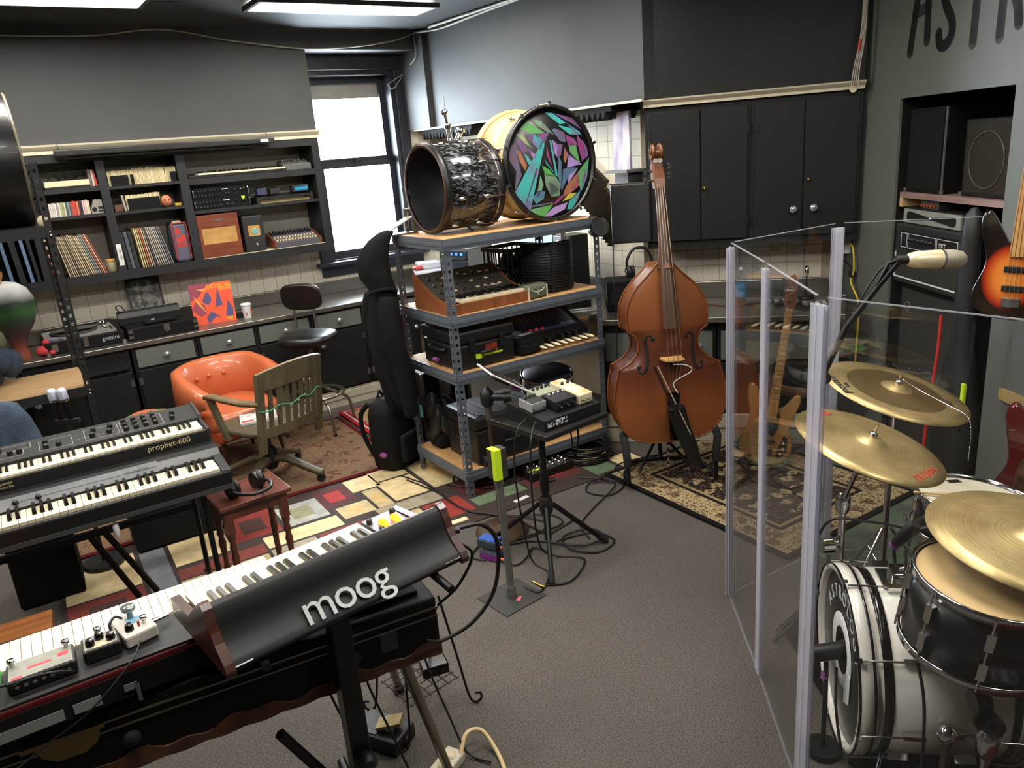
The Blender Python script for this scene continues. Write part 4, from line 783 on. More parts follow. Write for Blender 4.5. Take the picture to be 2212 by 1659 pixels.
# ================================================================== nearest keyboards: stage piano case, red stage keyboard, Moog
R0 = Vector((-.273, 1.97, 0)) - Vector((cos(radians(26)), sin(radians(26)), 0))*1.18
t = thing('stage_piano', 'worn black tolex stage piano in its case with brown frayed lower edge', 'piano', R0, 26)
tol = mat('black_tolex', 16, .6, spec=.2, var=.2, scale=30, bump=.2, bscale=300)
MB().bb(0, 1.18, 0, .50, .52, .70).build('case', tol, t, bev=.008); MB().bb(.04, 1.14, .04, .46, .70, .715).build('lid', mat('lid_black', 16, .75, spec=.15), t, bev=.004)
MB().loft([[Vector((x, y, z)) for y, z in ((-.004, .55+.012*sin(x*23)+.008*sin(x*57)), (.02, .55), (.02, .515), (-.004, .515-.006*abs(sin(x*31))))] for x in [1.18*i/60 for i in range(61)]], sm=False).build('frayed_edge', mat('bare_wood_edge', (92, 54, 30), .7, c2=(56, 34, 22), scale=12), t)
MB().bb(0, 1.18, -.004, 0, .665, .671).bb(0, 1.18, -.004, 0, .64, .645).build('chrome_trim', mat('dull_chrome', (120, 112, 96), .35, .9), t)
MB().bb(.12, .3, -.01, 0, .66, .672).prism([(-.07, 0), (.07, 0), (.06, -.03), (.03, -.05), (-.03, -.05), (-.06, -.03)], 0, .008, (.22, -.0, .66), (90, 0, 0)).build('latch', mat('tarnished_brass', (120, 104, 72), .35, .9), t)
for x in (.35, .92): MB().lathe([(.02, 0), (.022, .01), (.012, .02), (0, .02)], 16, (x, -.0, .60), (90, 0, 0)).build('rubber_foot', RUB, t)
MB().bb(1.0, 1.05, -.003, 0, .58, .64).build('corner_plate', mat('dark_plate', 60, .4, .5), t)
lm = mat('leg_chrome', (140, 134, 120), .3, .9)
for x, y, dx, dy in ((1.07, .08, .10, -.03), (1.07, .42, .10, .12), (.1, .08, -.1, -.06), (.1, .42, -.1, .12)):
    l_ = MB().cyl((x, y, .52), (x+dx, y+dy, .03), .0165, .0145, 12).build('leg', lm, t); MB().cyl((x+dx, y+dy, .002), (x+dx*.95, y+dy*.95, .035), .02).build('foot', RUB, l_)
# red stage keyboard on top
N0 = Vector((-1.21, 1.476, .7155)) - Vector((cos(radians(32)), sin(radians(32)), 0))*.33
t = thing('stage_keyboard', 'dark red stage keyboard seen from behind carrying effect pedals', 'keyboard', N0, 32)
redN = mat('nord_red', (84, 12, 14), .4, var=.2)
MB().bb(0, 1.03, .0, .29, .0, .085).build('body', redN, t, bev=.006); MB().bb(.0, 1.03, .005, .155, .085, .092).build('control_panel', mat('panel_black', 24, .55, var=.2, scale=20), t); MB().bb(.01, 1.02, -.004, 0, .004, .07).build('rear_panel', BLKM, t)
m = MB()
for i in range(34): pass
# keys face the far side
kr = bpy.data.objects.new('key_bed', MB().bb(.0, 1.03, .155, .305, .03, .07).mesh('key_bed', redN)); COL.objects.link(kr); kr.parent = t
me = MB().box((0, .068, -.008), (.0222, .137, .016)).mesh('white_key', IVORY)
for i in range(42): inst(me, 'white_key', t, (.02+.0236*(i+.5), .162, .098))
for a, b_, z0 in ((.30, .44, .012), (.46, .52, .014), (.57, .60, .022)): MB().bb(a, b_, -.006, -.004, z0, .04).build('serial_label', mat('label_silver', 150, .4, .3), t)
MB().tube([(.60, -.01, .04), (.60, -.02, -.005)], .006).build('jack_plug', CHR, t)
# effect pedals on the stage keyboard
def onN(x, y, z, name, label, cat, rz=0, rot=None): 
    a = radians(32); return thing(name, label, cat, (N0.x+cos(a)*x-sin(a)*y, N0.y+sin(a)*x+cos(a)*y, N0.z+z), 32+rz)
def stomp(t, w_, d_, h, M, knobs, sw, top=None):
    MB().bb(0, w_, 0, d_, 0, h).build('housing', M, t, bev=.006)
    if top: MB().bb(.006, w_-.006, .006, d_-.006, h, h+.0012).build('face_plate', top, t)
    for x, y in knobs: MB().lathe([(.011, 0), (.0105, .012), (.008, .018), (0, .018)], 12, (x, y, h)).build('knob', BLKG, t)
    for x, y in sw: MB().lathe([(.005, 0), (.005, .012), (.009, .013), (.009, .02), (.0, .021)], 12, (x, y, h)).build('foot_switch', CHR, t)
t = onN(.345, .04, .0925, 'effect_pedal', 'wide silver-faced looper pedal with red digits and two foot switches', 'pedal'); stomp(t, .145, .09, .035, BLK, [], [(.015, .07), (.13, .075)], mat('looper_face', (150, 150, 138), .45, var=.2, scale=40))
MB().box((.07, .04, .0367), (.05, .008, .0008)).box((.022, .012, .0367), (.022, .008, .0008)).box((.12, .05, .0367), (.022, .014, .0008)).build('red_digits', mat('led_red', (220, 40, 50), .5, emit=1.5), t); m = MB()
for i in range(7): m.cyl((.02+.018*i, -.001, .018), (.02+.018*i, 0, .018), .005)
m.build('rear_sockets', CHR, t)
t = onN(.505, .055, .0925, 'effect_pedal', 'cream and grey drive pedal with three chrome-topped knobs', 'pedal'); stomp(t, .085, .075, .035, BLK, [(.02, .025), (.042, .045), (.066, .025)], [(.042, .066)], mat('drive_face', (196, 190, 160), .45, c2=(130, 130, 124), scale=12, lo=.49, hi=.51)); m = MB()
for x, y in ((.02, .025), (.042, .045), (.066, .025)): m.lathe([(.008, .0535), (.0, .0545)], 12, (x, y, 0))
m.build('knob_caps', CHR, t)
t = onN(.60, .055, .0925, 'effect_pedal', 'worn white fuzz pedal with black knob and clear dome', 'pedal', 12); stomp(t, .08, .115, .035, mat('worn_white', (206, 200, 190), .45, var=.2, scale=14), [(.022, .03)], [(.06, .035)], None)
MB().bb(.03, .06, .055, .085, .035, .036).build('sticker', mat('pale_blue', (120, 170, 200), .5), t); MB().lathe([(.008, .035), (.007, .05), (.018, .058), (.018, .068), (.0, .07)], 14, (.045, .09, 0)).build('dome_switch', mat('dome_grey', (150, 160, 160), .15, .5), t); MB().cyl((.08, .05, .018), (.125, .05, .018), .005).build('jack_plug', CHR, t)
MB().cyl((.045, .03, .035), (.045, .03, .05), .003).build('toggle', mat('led_r', (160, 30, 30), .4), t)
t = onN(.245, .045, .0925, 'effect_pedal', 'bright green stomp pedal with cream foot plate', 'pedal', -4); stomp(t, .08, .115, .045, mat('pedal_green', (96, 200, 96), .45), [(.022, .03)], [], None); MB().bb(.02, .065, .07, .11, .045, .052).build('foot_plate', CRM, t)
def ncab(pts, label, r=.0035):
    a = radians(32); return cable('patch_cable', [(N0.x+cos(a)*x-sin(a)*y, N0.y+sin(a)*x+cos(a)*y, N0.z+z) for x, y, z in pts], r, CABLE, label)
ncab([(.345, .06, .115), (.335, .03, .135), (.32, .03, .13), (.312, .05, .11)], 'short black patch cable between green pedal and looper')
ncab([(.585, .08, .112), (.575, .10, .15), (.59, .12, .16), (.605, .14, .14)], 'black patch cable arching to the white fuzz pedal')
ncab([(.48, .03, .105), (.44, .0, .14), (.39, .01, .14), (.36, .035, .12)], 'black patch cable looping over the looper pedal')
ncab([(.63, .05, .11), (.6, -.01, .1), (.5, -.03, .03), (.4, -.02, -.02), (.25, -.04, -.06), (.05, -.03, -.04)], 'thin black cable trailing along the back of the red keyboard', .0025)
# Moog
M0 = Vector((-.664, 1.462, .87)); 
t = thing('moog_synthesizer', 'black synthesizer lettered moog with curved back and wooden ends', 'synthesizer', M0, 39.6)
prof = [(0, 0), (-.004, .008), (.004, .02), (.022, .034), (.042, .052), (.056, .075), (.066, .10), (.078, .122), (.09, .132), (.10, .131), (.205, .052), (.205, .022), (.33, .022), (.33, 0)]
mk = mat('moog_black', 20, .45, var=.1, spec=.3)
MB().prism([(y, z) for y, z in prof], .0, .63, (0, 0, 0), sl, sm=False).build('body', mk, t, bev=.004)
# smooth outer skin of the curved back
bp = [Vector((0, p[0]-.0025, p[1]+.002)) for p in prof[:10]]; bp = crom(bp, 4)
MB().loft([[Vector((x, p.y, p.z)) for p in bp] for x in (.001, .629)], closed=False).build('curved_back', mk, t)
mw = mat('walnut', (70, 34, 24), .35, c2=(48, 22, 16), scale=5, stretch=(1, 1, 6), coat=.2)
pw = [(-.008, -.006), (-.01, .008), (.0, .024), (.018, .04), (.038, .058), (.052, .08), (.062, .106), (.074, .13), (.09, .142), (.104, .138), (.21, .058), (.345, .05), (.345, -.004)]
for x in (-.022, .63): MB().prism(pw, 0, .022, (x, 0, 0), sl).build('wood_end', mw, t, bev=.003)
MB().bb(0, .63, .33, .343, 0, .018).build('front_rail', mk, t)
me = MB().box((0, .068, -.007), (.0218, .136, .014)).mesh('white_key', IVORY); bk = MB().loft([[Vector((-.0065, 0, 0)), Vector((.0065, 0, 0)), Vector((.0065, .09, 0)), Vector((-.0065, .09, 0))], [Vector((-.005, 0, .011)), Vector((.005, 0, .011)), Vector((.005, .082, .011)), Vector((-.005, .082, .011))]], sm=False).mesh('black_key', EBON)
pat = [1, 1, 0, 1, 1, 1, 0]
for i in range(22):
    inst(me, 'white_key', t, (.0115+.0228*(i+.5), .206, .046))
    if i < 21 and pat[(i+2) % 7]: inst(bk, 'black_key', t, (.0115+.0228*(i+1), .206, .047))
MB().bb(.52, .628, .205, .33, .022, .05).build('wheel_panel', mat('panel_grey', (120, 122, 124), .4, .4), t)
for x in (.555, .595): MB().cyl((x-.006, .26, .05), (x+.006, .26, .05), .022, seg=16).build('glowing_wheel', mat('amber_glow', (255, 130, 20), .4, emit=2.2), t)
for x, y in ((.53, .30), (.53, .23), (.615, .31)): MB().lathe([(.009, .05), (.008, .064), (0, .065)], 10, (x, y, 0)).build('control_knob', BLK, t)
# lettering follows the sloped lower back: plane through (y=.004,z=.02) and (.056,.075)
ang = degrees(atan2(.055, .052)); lr = Matrix.Rotation(radians(ang), 3, 'X')
MB().text('moog', .112, (.30, .0195, .0495), lr, .0022, space=.92).build('lettering', mat('silver_letters', (176, 178, 178), .4, .3), t)
MB().box((.02, -.002, .012), (.04, .003, .012), (60, 0, 0)).build('white_label', WHT, t); MB().box((.60, -.001, .014), (.05, .003, .014), (60, 0, 0)).build('torn_label', mat('torn_label', 150, .5, c2=(60, 60, 60), scale=60), t)
MB().cyl((.652, .07, .06), (.675, .055, .055), .008).build('jack_plug', BLK, t)
# stand carrying the Moog
t = thing('keyboard_stand', 'black second-tier keyboard stand with column and sloping arms', 'stand', (-.52, 1.80, 0), 33)
MB().bb(-.028, .028, -.028, .028, .0, .83).build('column', mt, t, bev=.004)
for x in (-.24, .24): 
    MB().tube([(x, -.22, .857), (x, .20, .857)], .011).build('arm', mt, t)
MB().tube([(-.26, 0, .838), (.26, 0, .838)], .013).build('crossbar', mt, t)
MB().tube([(0, .0, .02), (.04, .34, .02)], .016).build('foot_leg', mt, t); MB().tube([(-.20, .0, .50), (-.06, -.0, .22), (.10, .0, .012)], .016).build('slanted_strut', mt, t); MB().tube([(-.25, .02, .02), (.25, -.0, .02)], .014).build('foot_bar', mt, t)
MB().lathe([(.03, 0), (.032, .03), (.02, .04)], 12, (0, -.03, .32), (90, 0, 0)).build('clamp_knob', BLK, t)
# wooden piano bench
t = thing('piano_bench', 'polished brown wooden piano bench behind the red keyboard', 'bench', (-1.86, 2.20, 0), 30)
MB().bb(-.25, .25, -.15, .15, .455, .48).build('seat', mat('bench_wood', (128, 80, 42), .2, c2=(104, 62, 32), scale=5, stretch=(1, 9, 1), coat=.6), t, bev=.006)
for x in (-.22, .22):
    for y in (-.12, .12): MB().bb(x-.02, x+.02, y-.02, y+.02, 0, .455).build('leg', mat('bench_leg', (58, 36, 22), .4), t)
MB().bb(-.22, .22, -.13, -.115, .38, .455).bb(-.22, .22, .115, .13, .38, .455).build('apron', MATS['bench_leg'], t)
# ================================================================== grey metal shelving
shm = mat('shelving_grey', (104, 112, 122), .45, .35, var=.12, scale=6); chip = mat('particle_board', (192, 150, 98), .7, c2=(168, 126, 78), scale=40)
t = thing('metal_shelving', 'blue-grey slotted metal shelving unit with four particle-board shelves', 'shelf', SH(0, 0), 32.7)
LX, LY = 1.06, .61
for (x, y, sx, sy) in ((0, 0, 1, 1), (LX, 0, -1, 1), (0, LY, 1, -1), (LX, LY, -1, -1)):
    m = MB(); slotted(m, x, y, .0075, 1.49, sx, sy, .04, .003, .045); m.build('post', shm, t)
SZ = (1.50, 1.08, .755, .17)
for z in SZ:
    MB().bb(.004, LX-.004, .004, LY-.004, z-.014, z).build('shelf_board', chip, t)
    for (x0, x1, y0, y1) in ((-.004, LX+.004, -.006, .0), (-.004, LX+.004, LY, LY+.006), (-.006, 0, 0, LY), (LX, LX+.006, 0, LY)):
        m = MB(); m.bb(x0, x1, y0, y1, z-.062, z-.001)
        cx, cy = (x0+x1)/2, (y0+y1)/2
        if x1-x0 > .1: m.bb(x0, x1, y0-.004 if y0 < .1 else y0, y1 if y0 < .1 else y1+.004, z-.04, z-.022)
        else: m.bb(x0-.004 if x0 < .1 else x0, x1 if x0 < .1 else x1+.004, y0, y1, z-.04, z-.022)
        m.build('shelf_beam', shm, t)
def onS(name, label, cat, x, y, z, rz=0, group=None): return thing(name, label, cat, SH(x, -y, z+.0006), 32.7+rz, group)
# ------------------------------------------------------------------ black pearl bass drum (open end)
RX = (0, 90, 0)
bp_ = bpy.data.materials.new('black_pearl'); bp_.use_nodes = True; nt = bp_.node_tree; b = nt.nodes['Principled BSDF']; b.inputs['Roughness'].default_value = .18; b.inputs['Coat Weight'].default_value = .6
tc = nt.nodes.new('ShaderNodeTexCoord'); mp = nt.nodes.new('ShaderNodeMapping'); mp.inputs['Rotation'].default_value = (.5, .4, .6); mp.inputs['Scale'].default_value = (1, 1.6, 2.6); nz = nt.nodes.new('ShaderNodeTexNoise'); nz.inputs['Scale'].default_value = 24; nz.inputs['Detail'].default_value = 3; nz.inputs['Distortion'].default_value = 1.4
rp = nt.nodes.new('ShaderNodeValToRGB'); rp.color_ramp.elements[0].position = .48; rp.color_ramp.elements[0].color = lin((16, 17, 18)); rp.color_ramp.elements[1].position = .66; rp.color_ramp.elements[1].color = lin((104, 108, 110))
L = nt.links.new; L(tc.outputs['Object'], mp.inputs[0]); L(mp.outputs[0], nz.inputs['Vector']); L(nz.outputs['Fac'], rp.inputs[0]); L(rp.outputs[0], b.inputs['Base Color'])
hoopB = mat('hoop_wood', (96, 62, 40), .4, c2=(60, 38, 26), scale=9)
R1 = .238
t = onS('bass_drum', 'black pearl bass drum with open front lying on the shelving', 'drum', .275, .30, 1.5+R1+.012)
MB().lathe([(R1-.012, -.18), (R1-.012, .18), (R1-.004, .18), (R1-.004, -.18), (R1-.012, -.18)], 48, rot=RX, cap=False).build('shell', bp_, t)
MB().lathe([(R1-.013, -.175), (R1-.013, .17), (.0, .17)], 40, rot=RX, cap=False).build('shell_lining', mat('lining_dark', (22, 24, 30), .6), t)
for z in (-.18, .16):
    h = MB().lathe([(R1-.018, z-.012), (R1+.008, z-.012), (R1+.008, z+.024), (R1-.004, z+.024), (R1-.004, z), (R1-.018, z-.012)], 48, rot=RX, cap=False).build('hoop', mat('hoop_black', 26, .4, var=.2), t); MB().ring((z-.013, 0, 0), R1-.006, .0045, RX, 48).build('worn_rim', hoopB, h)
MB().ring((.15, 0, 0), R1+.003, .005, RX, 48).build('chrome_band', CHR, t)
def lug(mb, x, a, R, ln=.05, w_=.011):
    """streamlined lug on a drum shell whose axis is x"""
    c_ = Vector((x, R*cos(a), R*sin(a))); n_ = Vector((0, cos(a), sin(a))); u = Vector((1, 0, 0)); v = n_.cross(u)
    mb.loft([[c_ + u*s_*ln/2*k + v*w_*q*kk + n_*hh for s_, k, q, kk, hh in ((0, 0, 0, 0, 0),)]*3]) if False else None
    M3 = Matrix((u, v, n_)).transposed()
    mb.ell(c_, (ln/2, w_, w_*1.1), 10, 6, M3)
for i in range(8):
    a = 2*pi*i/8+.25
    for x in (-.09, .07):
        m = MB(); lug(m, x, a, R1, .055); m.build('lug', CHR, t)
    m = MB(); c_ = Vector((0, (R1+.012)*cos(a), (R1+.012)*sin(a))); m.cyl(c_+Vector((.08, 0, 0)), c_+Vector((.2, 0, 0)), .003); m.build('tension_rod', CHR, t)
# tom holder on top
m = MB().bb(-.03, .05, -.03, .03, R1-.004, R1+.008); m.cyl((0, 0, R1), (-.03, -.04, R1+.075), .013).lathe([(.018, -.01), (.02, 0), (.018, .014)], 12, (-.03, -.04, R1+.08)).cyl((-.03, -.04, R1+.08), (-.05, -.05, R1+.15), .009).lathe([(.014, 0), (.02, .01), (.02, .02), (.01, .03)], 12, (-.05, -.05, R1+.14)).cyl((-.05, -.05, R1+.16), (-.045, -.045, R1+.235), .005).build('tom_holder', CHR, t)
m = MB().cyl((.04, 0, R1+.004), (.07, .0, R1+.05), .016).lathe([(.024, 0), (.026, .01), (.02, .03)], 14, (.07, 0, R1+.045)).build('spur_bracket', CHR, t)
for sgn in (-1, 1): MB().cyl((.0, sgn*.1, -R1*.94), (.0, sgn*.16, -R1-.010), .006).build('spur', CHR, t)
# ------------------------------------------------------------------ painted bass drum
R2 = .312
t = onS('bass_drum', 'large cream bass drum with stained-glass style painted head', 'drum', .795, .25, 1.5+R2+.014)
RY = (90, 0, 0)           # axis along -y (towards the room)
crmD = mat('drum_cream', (222, 196, 142), .35, c2=(206, 178, 122), scale=4)
MB().lathe([(R2-.012, -.16), (R2-.004, -.16), (R2-.004, .16), (R2-.012, .16)], 48, rot=RY, cap=False).build('shell', crmD, t)
hoopC = mat('hoop_dark', (34, 32, 30), .35, var=.3)
for z, nm in ((.150, 'front_hoop'), (-.185, 'rear_hoop')): MB().lathe([(R2-.010, z), (R2-.010, z+.035), (R2+.010, z+.035), (R2+.010, z), (R2-.010, z)], 48, rot=RY, cap=False).build(nm, hoopC if z > 0 else crmD, t)
MB().lathe([(.0, -.17), (R2-.01, -.17)], 40, rot=RY).build('rear_head', CRM, t)
hd = MB().lathe([(R2-.009, .165), (R2-.009, .171), (.0, .1712)], 48, rot=RY).build('painted_head', mat('head_black', 16, .45), t)
for i in range(10):
    a = 2*pi*i/10+.3; c_ = Vector((cos(a), 0, sin(a)))
    m = MB(); m.ell(c_*(R2+.004)+Vector((0, -.08, 0)), (.011, .03, .012), 10, 6).cyl(c_*(R2+.014)+Vector((0, -.09, 0)), c_*(R2+.014)+Vector((0, -.185, 0)), .003).box(c_*(R2+.012)+Vector((0, -.186, 0)), (.014, .008, .03), (0, -degrees(a)+90, 0)); m.build('lug', CHR, t)
# painted pieces (u right, v up, unit disc), colours
GL = {'t': (70, 168, 164), 'p': (122, 84, 140), 'g': (88, 160, 82), 'm': (150, 62, 118), 'l': (168, 140, 196), 'o': (160, 108, 74), 'y': (196, 182, 72), 'b': (84, 110, 140), 's': (116, 150, 120), 'k': (104, 88, 108)}
PX = lambda x, y: ((x-1228)/282. , (1108-y)/366.-.22*((x-1228)/282.)*.0)
GP = [('t', (975, 1275), (1210, 905), (1185, 980), (1060, 1410)), ('m', (1050, 1330), (1120, 1140), (1130, 1150), (1035, 1380)), ('g', (1040, 855), (1085, 815), (1190, 890), (1100, 890)), ('s', (1105, 800), (1180, 815), (1255, 905), (1215, 885)), ('t', (1215, 760), (1260, 765), (1340, 830), (1300, 835)), ('k', (1270, 870), (1330, 900), (1335, 960), (1300, 950), (1255, 880)), ('t', (1300, 850), (1400, 880), (1430, 920), (1370, 910)), ('b', (1360, 840), (1440, 900), (1450, 925), (1390, 880)), ('p', (1280, 770), (1400, 800), (1450, 880), (1380, 830)),
 ('y', (1010, 890), (1050, 900), (1100, 985), (1060, 950)), ('p', (1065, 895), (1125, 900), (1100, 945)), ('t', (1130, 900), (1110, 950), (1145, 990), (1150, 930)), ('b', (1155, 905), (1180, 950), (1165, 1000), (1150, 985)), ('m', (1165, 895), (1220, 900), (1190, 965)), ('p', (1010, 930), (1050, 940), (1080, 1000), (1040, 1010)), ('k', (955, 990), (1000, 960), (1005, 1060), (1020, 1160), (975, 1250), (990, 1130), (955, 1060)), ('o', (1005, 1000), (1025, 1010), (1060, 1100), (1050, 1130), (1020, 1070)), ('t', (1050, 1020), (1070, 1040), (1095, 1080), (1075, 1095)), ('l', (1080, 990), (1130, 1040), (1110, 1060)),
 ('g', (1170, 1120), (1215, 1150), (1250, 1200), (1190, 1185)), ('s', (1185, 1180), (1250, 1200), (1280, 1260), (1270, 1330), (1220, 1330), (1190, 1260)), ('g', (1215, 1240), (1270, 1290), (1260, 1335), (1215, 1325)), ('t', (1190, 1080), (1215, 1120), (1265, 1200), (1200, 1110)), ('m', (1210, 1000), (1225, 1080), (1240, 1140), (1205, 1050)), ('t', (1230, 960), (1240, 960), (1270, 1190), (1255, 1170)), ('l', (1250, 950), (1280, 980), (1275, 1060), (1255, 1030)), ('p', (1285, 980), (1315, 985), (1300, 1050), (1285, 1060)), ('b', (1285, 1070), (1300, 1110), (1290, 1280), (1275, 1200)),
 ('m', (1345, 920), (1400, 950), (1420, 990), (1360, 990)), ('g', (1365, 960), (1410, 1000), (1430, 1110), (1370, 1040)), ('m', (1425, 930), (1460, 980), (1470, 1050), (1450, 1100), (1430, 1000)), ('p', (1460, 965), (1490, 1020), (1495, 1070), (1450, 1105), (1475, 1040)), ('o', (1330, 1010), (1350, 1050), (1330, 1110), (1320, 1080)), ('l', (1360, 1060), (1440, 1130), (1345, 1140)), ('b', (1315, 1160), (1350, 1150), (1410, 1160), (1350, 1200), (1300, 1290)), ('l', (1395, 1160), (1410, 1165), (1345, 1255), (1350, 1205)), ('o', (1330, 1280), (1410, 1200), (1415, 1280), (1380, 1310), (1300, 1350)), ('g', (1420, 1190), (1490, 1110), (1470, 1190), (1430, 1290), (1415, 1240)), ('t', (1490, 1130), (1500, 1100), (1480, 1230), (1440, 1310), (1430, 1300)),
 ('y', (1300, 1380), (1345, 1335), (1395, 1335), (1360, 1365)), ('t', (1330, 1440), (1345, 1390), (1420, 1330), (1400, 1390), (1360, 1440)), ('l', (1170, 1470), (1230, 1420), (1320, 1400), (1300, 1440), (1210, 1475)), ('g', (1070, 1415), (1215, 1400), (1160, 1470), (1110, 1450)), ('m', (1225, 1395), (1290, 1340), (1310, 1345), (1260, 1385)), ('s', (1115, 1340), (1150, 1190), (1165, 1250), (1150, 1290)), ('b', (1095, 1330), (1130, 1290), (1170, 1300), (1160, 1345), (1110, 1370)), ('k', (1080, 1385), (1220, 1380), (1210, 1390), (1080, 1395))]
for k, *poly in GP:
    pts = [PX(*q_) for q_ in poly]; pts = [(u*.93*R2/1.0, v*.93*R2) for u, v in pts]; cx = sum(u for u, v in pts)/len(pts); cy = sum(v for u, v in pts)/len(pts)
    pts = [(cx+(u-cx)*1.14, cy+(v-cy)*1.14) for u, v in pts]; pts = [(u, v) if u*u+v*v < (R2-.012)**2 else (u*(R2-.012)/sqrt(u*u+v*v), v*(R2-.012)/sqrt(u*u+v*v)) for u, v in pts]
    sgn = sum(pts[i][0]*pts[(i+1) % len(pts)][1]-pts[(i+1) % len(pts)][0]*pts[i][1] for i in range(len(pts)))
    if sgn < 0: pts = pts[::-1]
    c2 = GL[k]; c3 = GL[{'t': 'p', 'p': 'k', 'g': 's', 'm': 'p', 'l': 'p', 'o': 'm', 'y': 's', 'b': 't', 's': 'k', 'k': 'b'}[k]]
    MB().prism(pts, 0, .0006, (0, -.1712, 0), RY).build('painted_piece', mat('glass_' + k, c2, .4, c2=c3, scale=9, lo=.45, hi=.7), hd)
# ------------------------------------------------------------------ kick pedal
t = onS('kick_pedal', 'old metal kick drum pedal with felt beater on the shelving end', 'drum pedal', .03, .555, 1.5, -88)
MB().bb(-.045, .045, -.16, .09, 0, .008).build('base_plate', STEEL, t); pm_ = mat('pedal_metal', (150, 142, 126), .4, .8, var=.2)
for x in (-.05, .05): MB().bb(x-.006, x+.006, .06, .08, 0, .135).build('upright', pm_, t)
MB().cyl((-.06, .07, .135), (.06, .07, .135), .007).build('axle', pm_, t)
MB().box((0, -.05, .045), (.075, .25, .007), (22, 0, 0)).build('foot_board', mat('footboard', (176, 168, 150), .4, .6, var=.2), t)
MB().cyl((0, .07, .135), (0, .11, .255), .0045).build('beater_rod', CHR, t); bt = MB().lathe([(.0, -.024), (.026, -.024), (.026, .024), (.0, .024)], 20, (0, .115, .27), (60, 0, 0)).build('felt_beater', mat('felt', (214, 190, 140), .9), t); MB().lathe([(.01, .0245), (.0, .025)], 12, (0, .115, .27), (60, 0, 0)).build('beater_cap', hoopB, bt)
MB().cyl((-.02, .06, .03), (-.02, .07, .12), .006).build('spring', pm_, t)
# ------------------------------------------------------------------ clamp lamp at the shelf corner
t = onS('clamp_lamp', 'black round clamp lamp fixed to the shelving corner post', 'lamp', 1.02, -.07, 1.45, -22)
MB().lathe([(.02, -.09), (.05, -.06), (.058, -.01), (.06, 0)], 24, rot=(75, 0, 0), cap=False).build('shade', BLKG, t); MB().lathe([(.0, -.006), (.05, -.004), (.056, -.002)], 24, rot=(75, 0, 0)).build('lens', mat('lamp_lens', 40, .1, coat=.8), t); MB().lathe([(.03, -.16), (.04, -.13), (.03, -.085)], 16, rot=(75, 0, 0)).build('lamp_base', mat('lamp_grey', 150, .4), t)
MB().tube(crom([(0, .12, .02), (-.02, .08, .06), (-.05, .06, .05)], 5), .006).build('clamp_arm', BLK, t)
cable('lamp_cord', [SH(1.10, .09, 1.42), SH(1.115, .06, 1.2), SH(1.11, .07, .8), SH(1.12, .05, .4), SH(1.13, .08, .02)], .003, CABLE, 'thin black lamp cord hanging down the shelving corner')
# ------------------------------------------------------------------ second shelf: small synth, crate, filter, bag
mini = mat('mini_wood', (140, 84, 48), .4, c2=(112, 62, 34), scale=5, stretch=(6, 1, 1))
t = onS('vintage_synth', 'small wooden-cased vintage synth with knobs on the second shelf', 'synthesizer', .015, .03, 1.08)
MB().bb(0, .53, 0, .40, 0, .045).bb(0, .53, -.008, .008, 0, .06).build('wood_base', mini, t, bev=.003)
for x in (-.006, .52): MB().prism([(-.008, 0), (-.008, .06), (.10, .075), (.20, .10), (.40, .20), (.40, 0)], 0, .016, (x, 0, 0), sl).build('wood_end', mini, t)
MB().prism([(.14, .04), (.14, .078), (.395, .19), (.395, .04)], .01, .52, (0, 0, 0), sl).build('panel', mat('mini_panel', (62, 60, 54), .5), t)
keyset(t, .09, .012, .072, 25, .0168, .125, 3, joined=True, kh=.018)
pa = atan2(.112, .255); PT = Matrix.Rotation(pa, 3, 'X'); kme = MB().lathe([(.011, 0), (.010, .014), (0, .015)], 10).mesh('control_knob', BLK); sme = MB().box((0, 0, 0), (.02, .012, .008)).mesh('rocker_switch', CRM)
rr = random.Random(4)
for i in range(9):
    for j in range(3):
        x = .05+.05*i; v = .05+.075*j; o_ = (x, .14+v*cos(pa), .078+v*sin(pa))
        q_ = inst(kme, 'control_knob', t, o_, (degrees(pa), 0, 0)) if rr.random() < .6 else inst(sme, 'rocker_switch', t, o_, (degrees(pa), 0, 0))
MB().lathe([(.03, .06), (.03, .07), (0, .071)], 14, (.05, .07, 0)).build('wheel', CRM, t)
MB().box((.40, .175, .096), (.09, .006, .001), PT).build('name_print', WHT, t)
# milk crate
t = onS('milk_crate', 'black plastic milk crate filled with cables on the second shelf', 'crate', .60, .29, 1.08, 8)
W_, D_, H_ = .29, .27, .27; cm = mat('crate_black', 20, .45)
f = MB()
for z0, z1 in ((0, .02), (.13, .145), (.245, .27)): f.bb(0, W_, 0, .008, z0, z1).bb(0, W_, D_-.008, D_, z0, z1).bb(0, .008, 0, D_, z0, z1).bb(W_-.008, W_, 0, D_, z0, z1)
f.bb(0, W_, 0, D_, 0, .008)
f.build('crate_bands', cm, t)
g = MB()
for i in range(7):
    x = .02+.04*i
    for y in (.004, D_-.004): g.box((x, y, .19), (.008, .006, .11)).box((x, y, .075), (.006, .006, .15), (0, 38, 0)).box((x, y, .075), (.006, .006, .15), (0, -38, 0))
    yy = .02+.038*i
    for x2 in (.004, W_-.004): g.box((x2, yy, .19), (.006, .008, .11)).box((x2, yy, .075), (.006, .006, .15), (38, 0, 0)).box((x2, yy, .075), (.006, .006, .15), (-38, 0, 0))
g.build('crate_lattice', cm, t)
tag(heap(MB(), (0, 0, 0), .10, .09, .19, 12, 7).build('cable_bundle', CABLE, loc=SH(.73, -.44, 1.10), rz=30), 'heap of black cables filling the milk crate', 'cables')
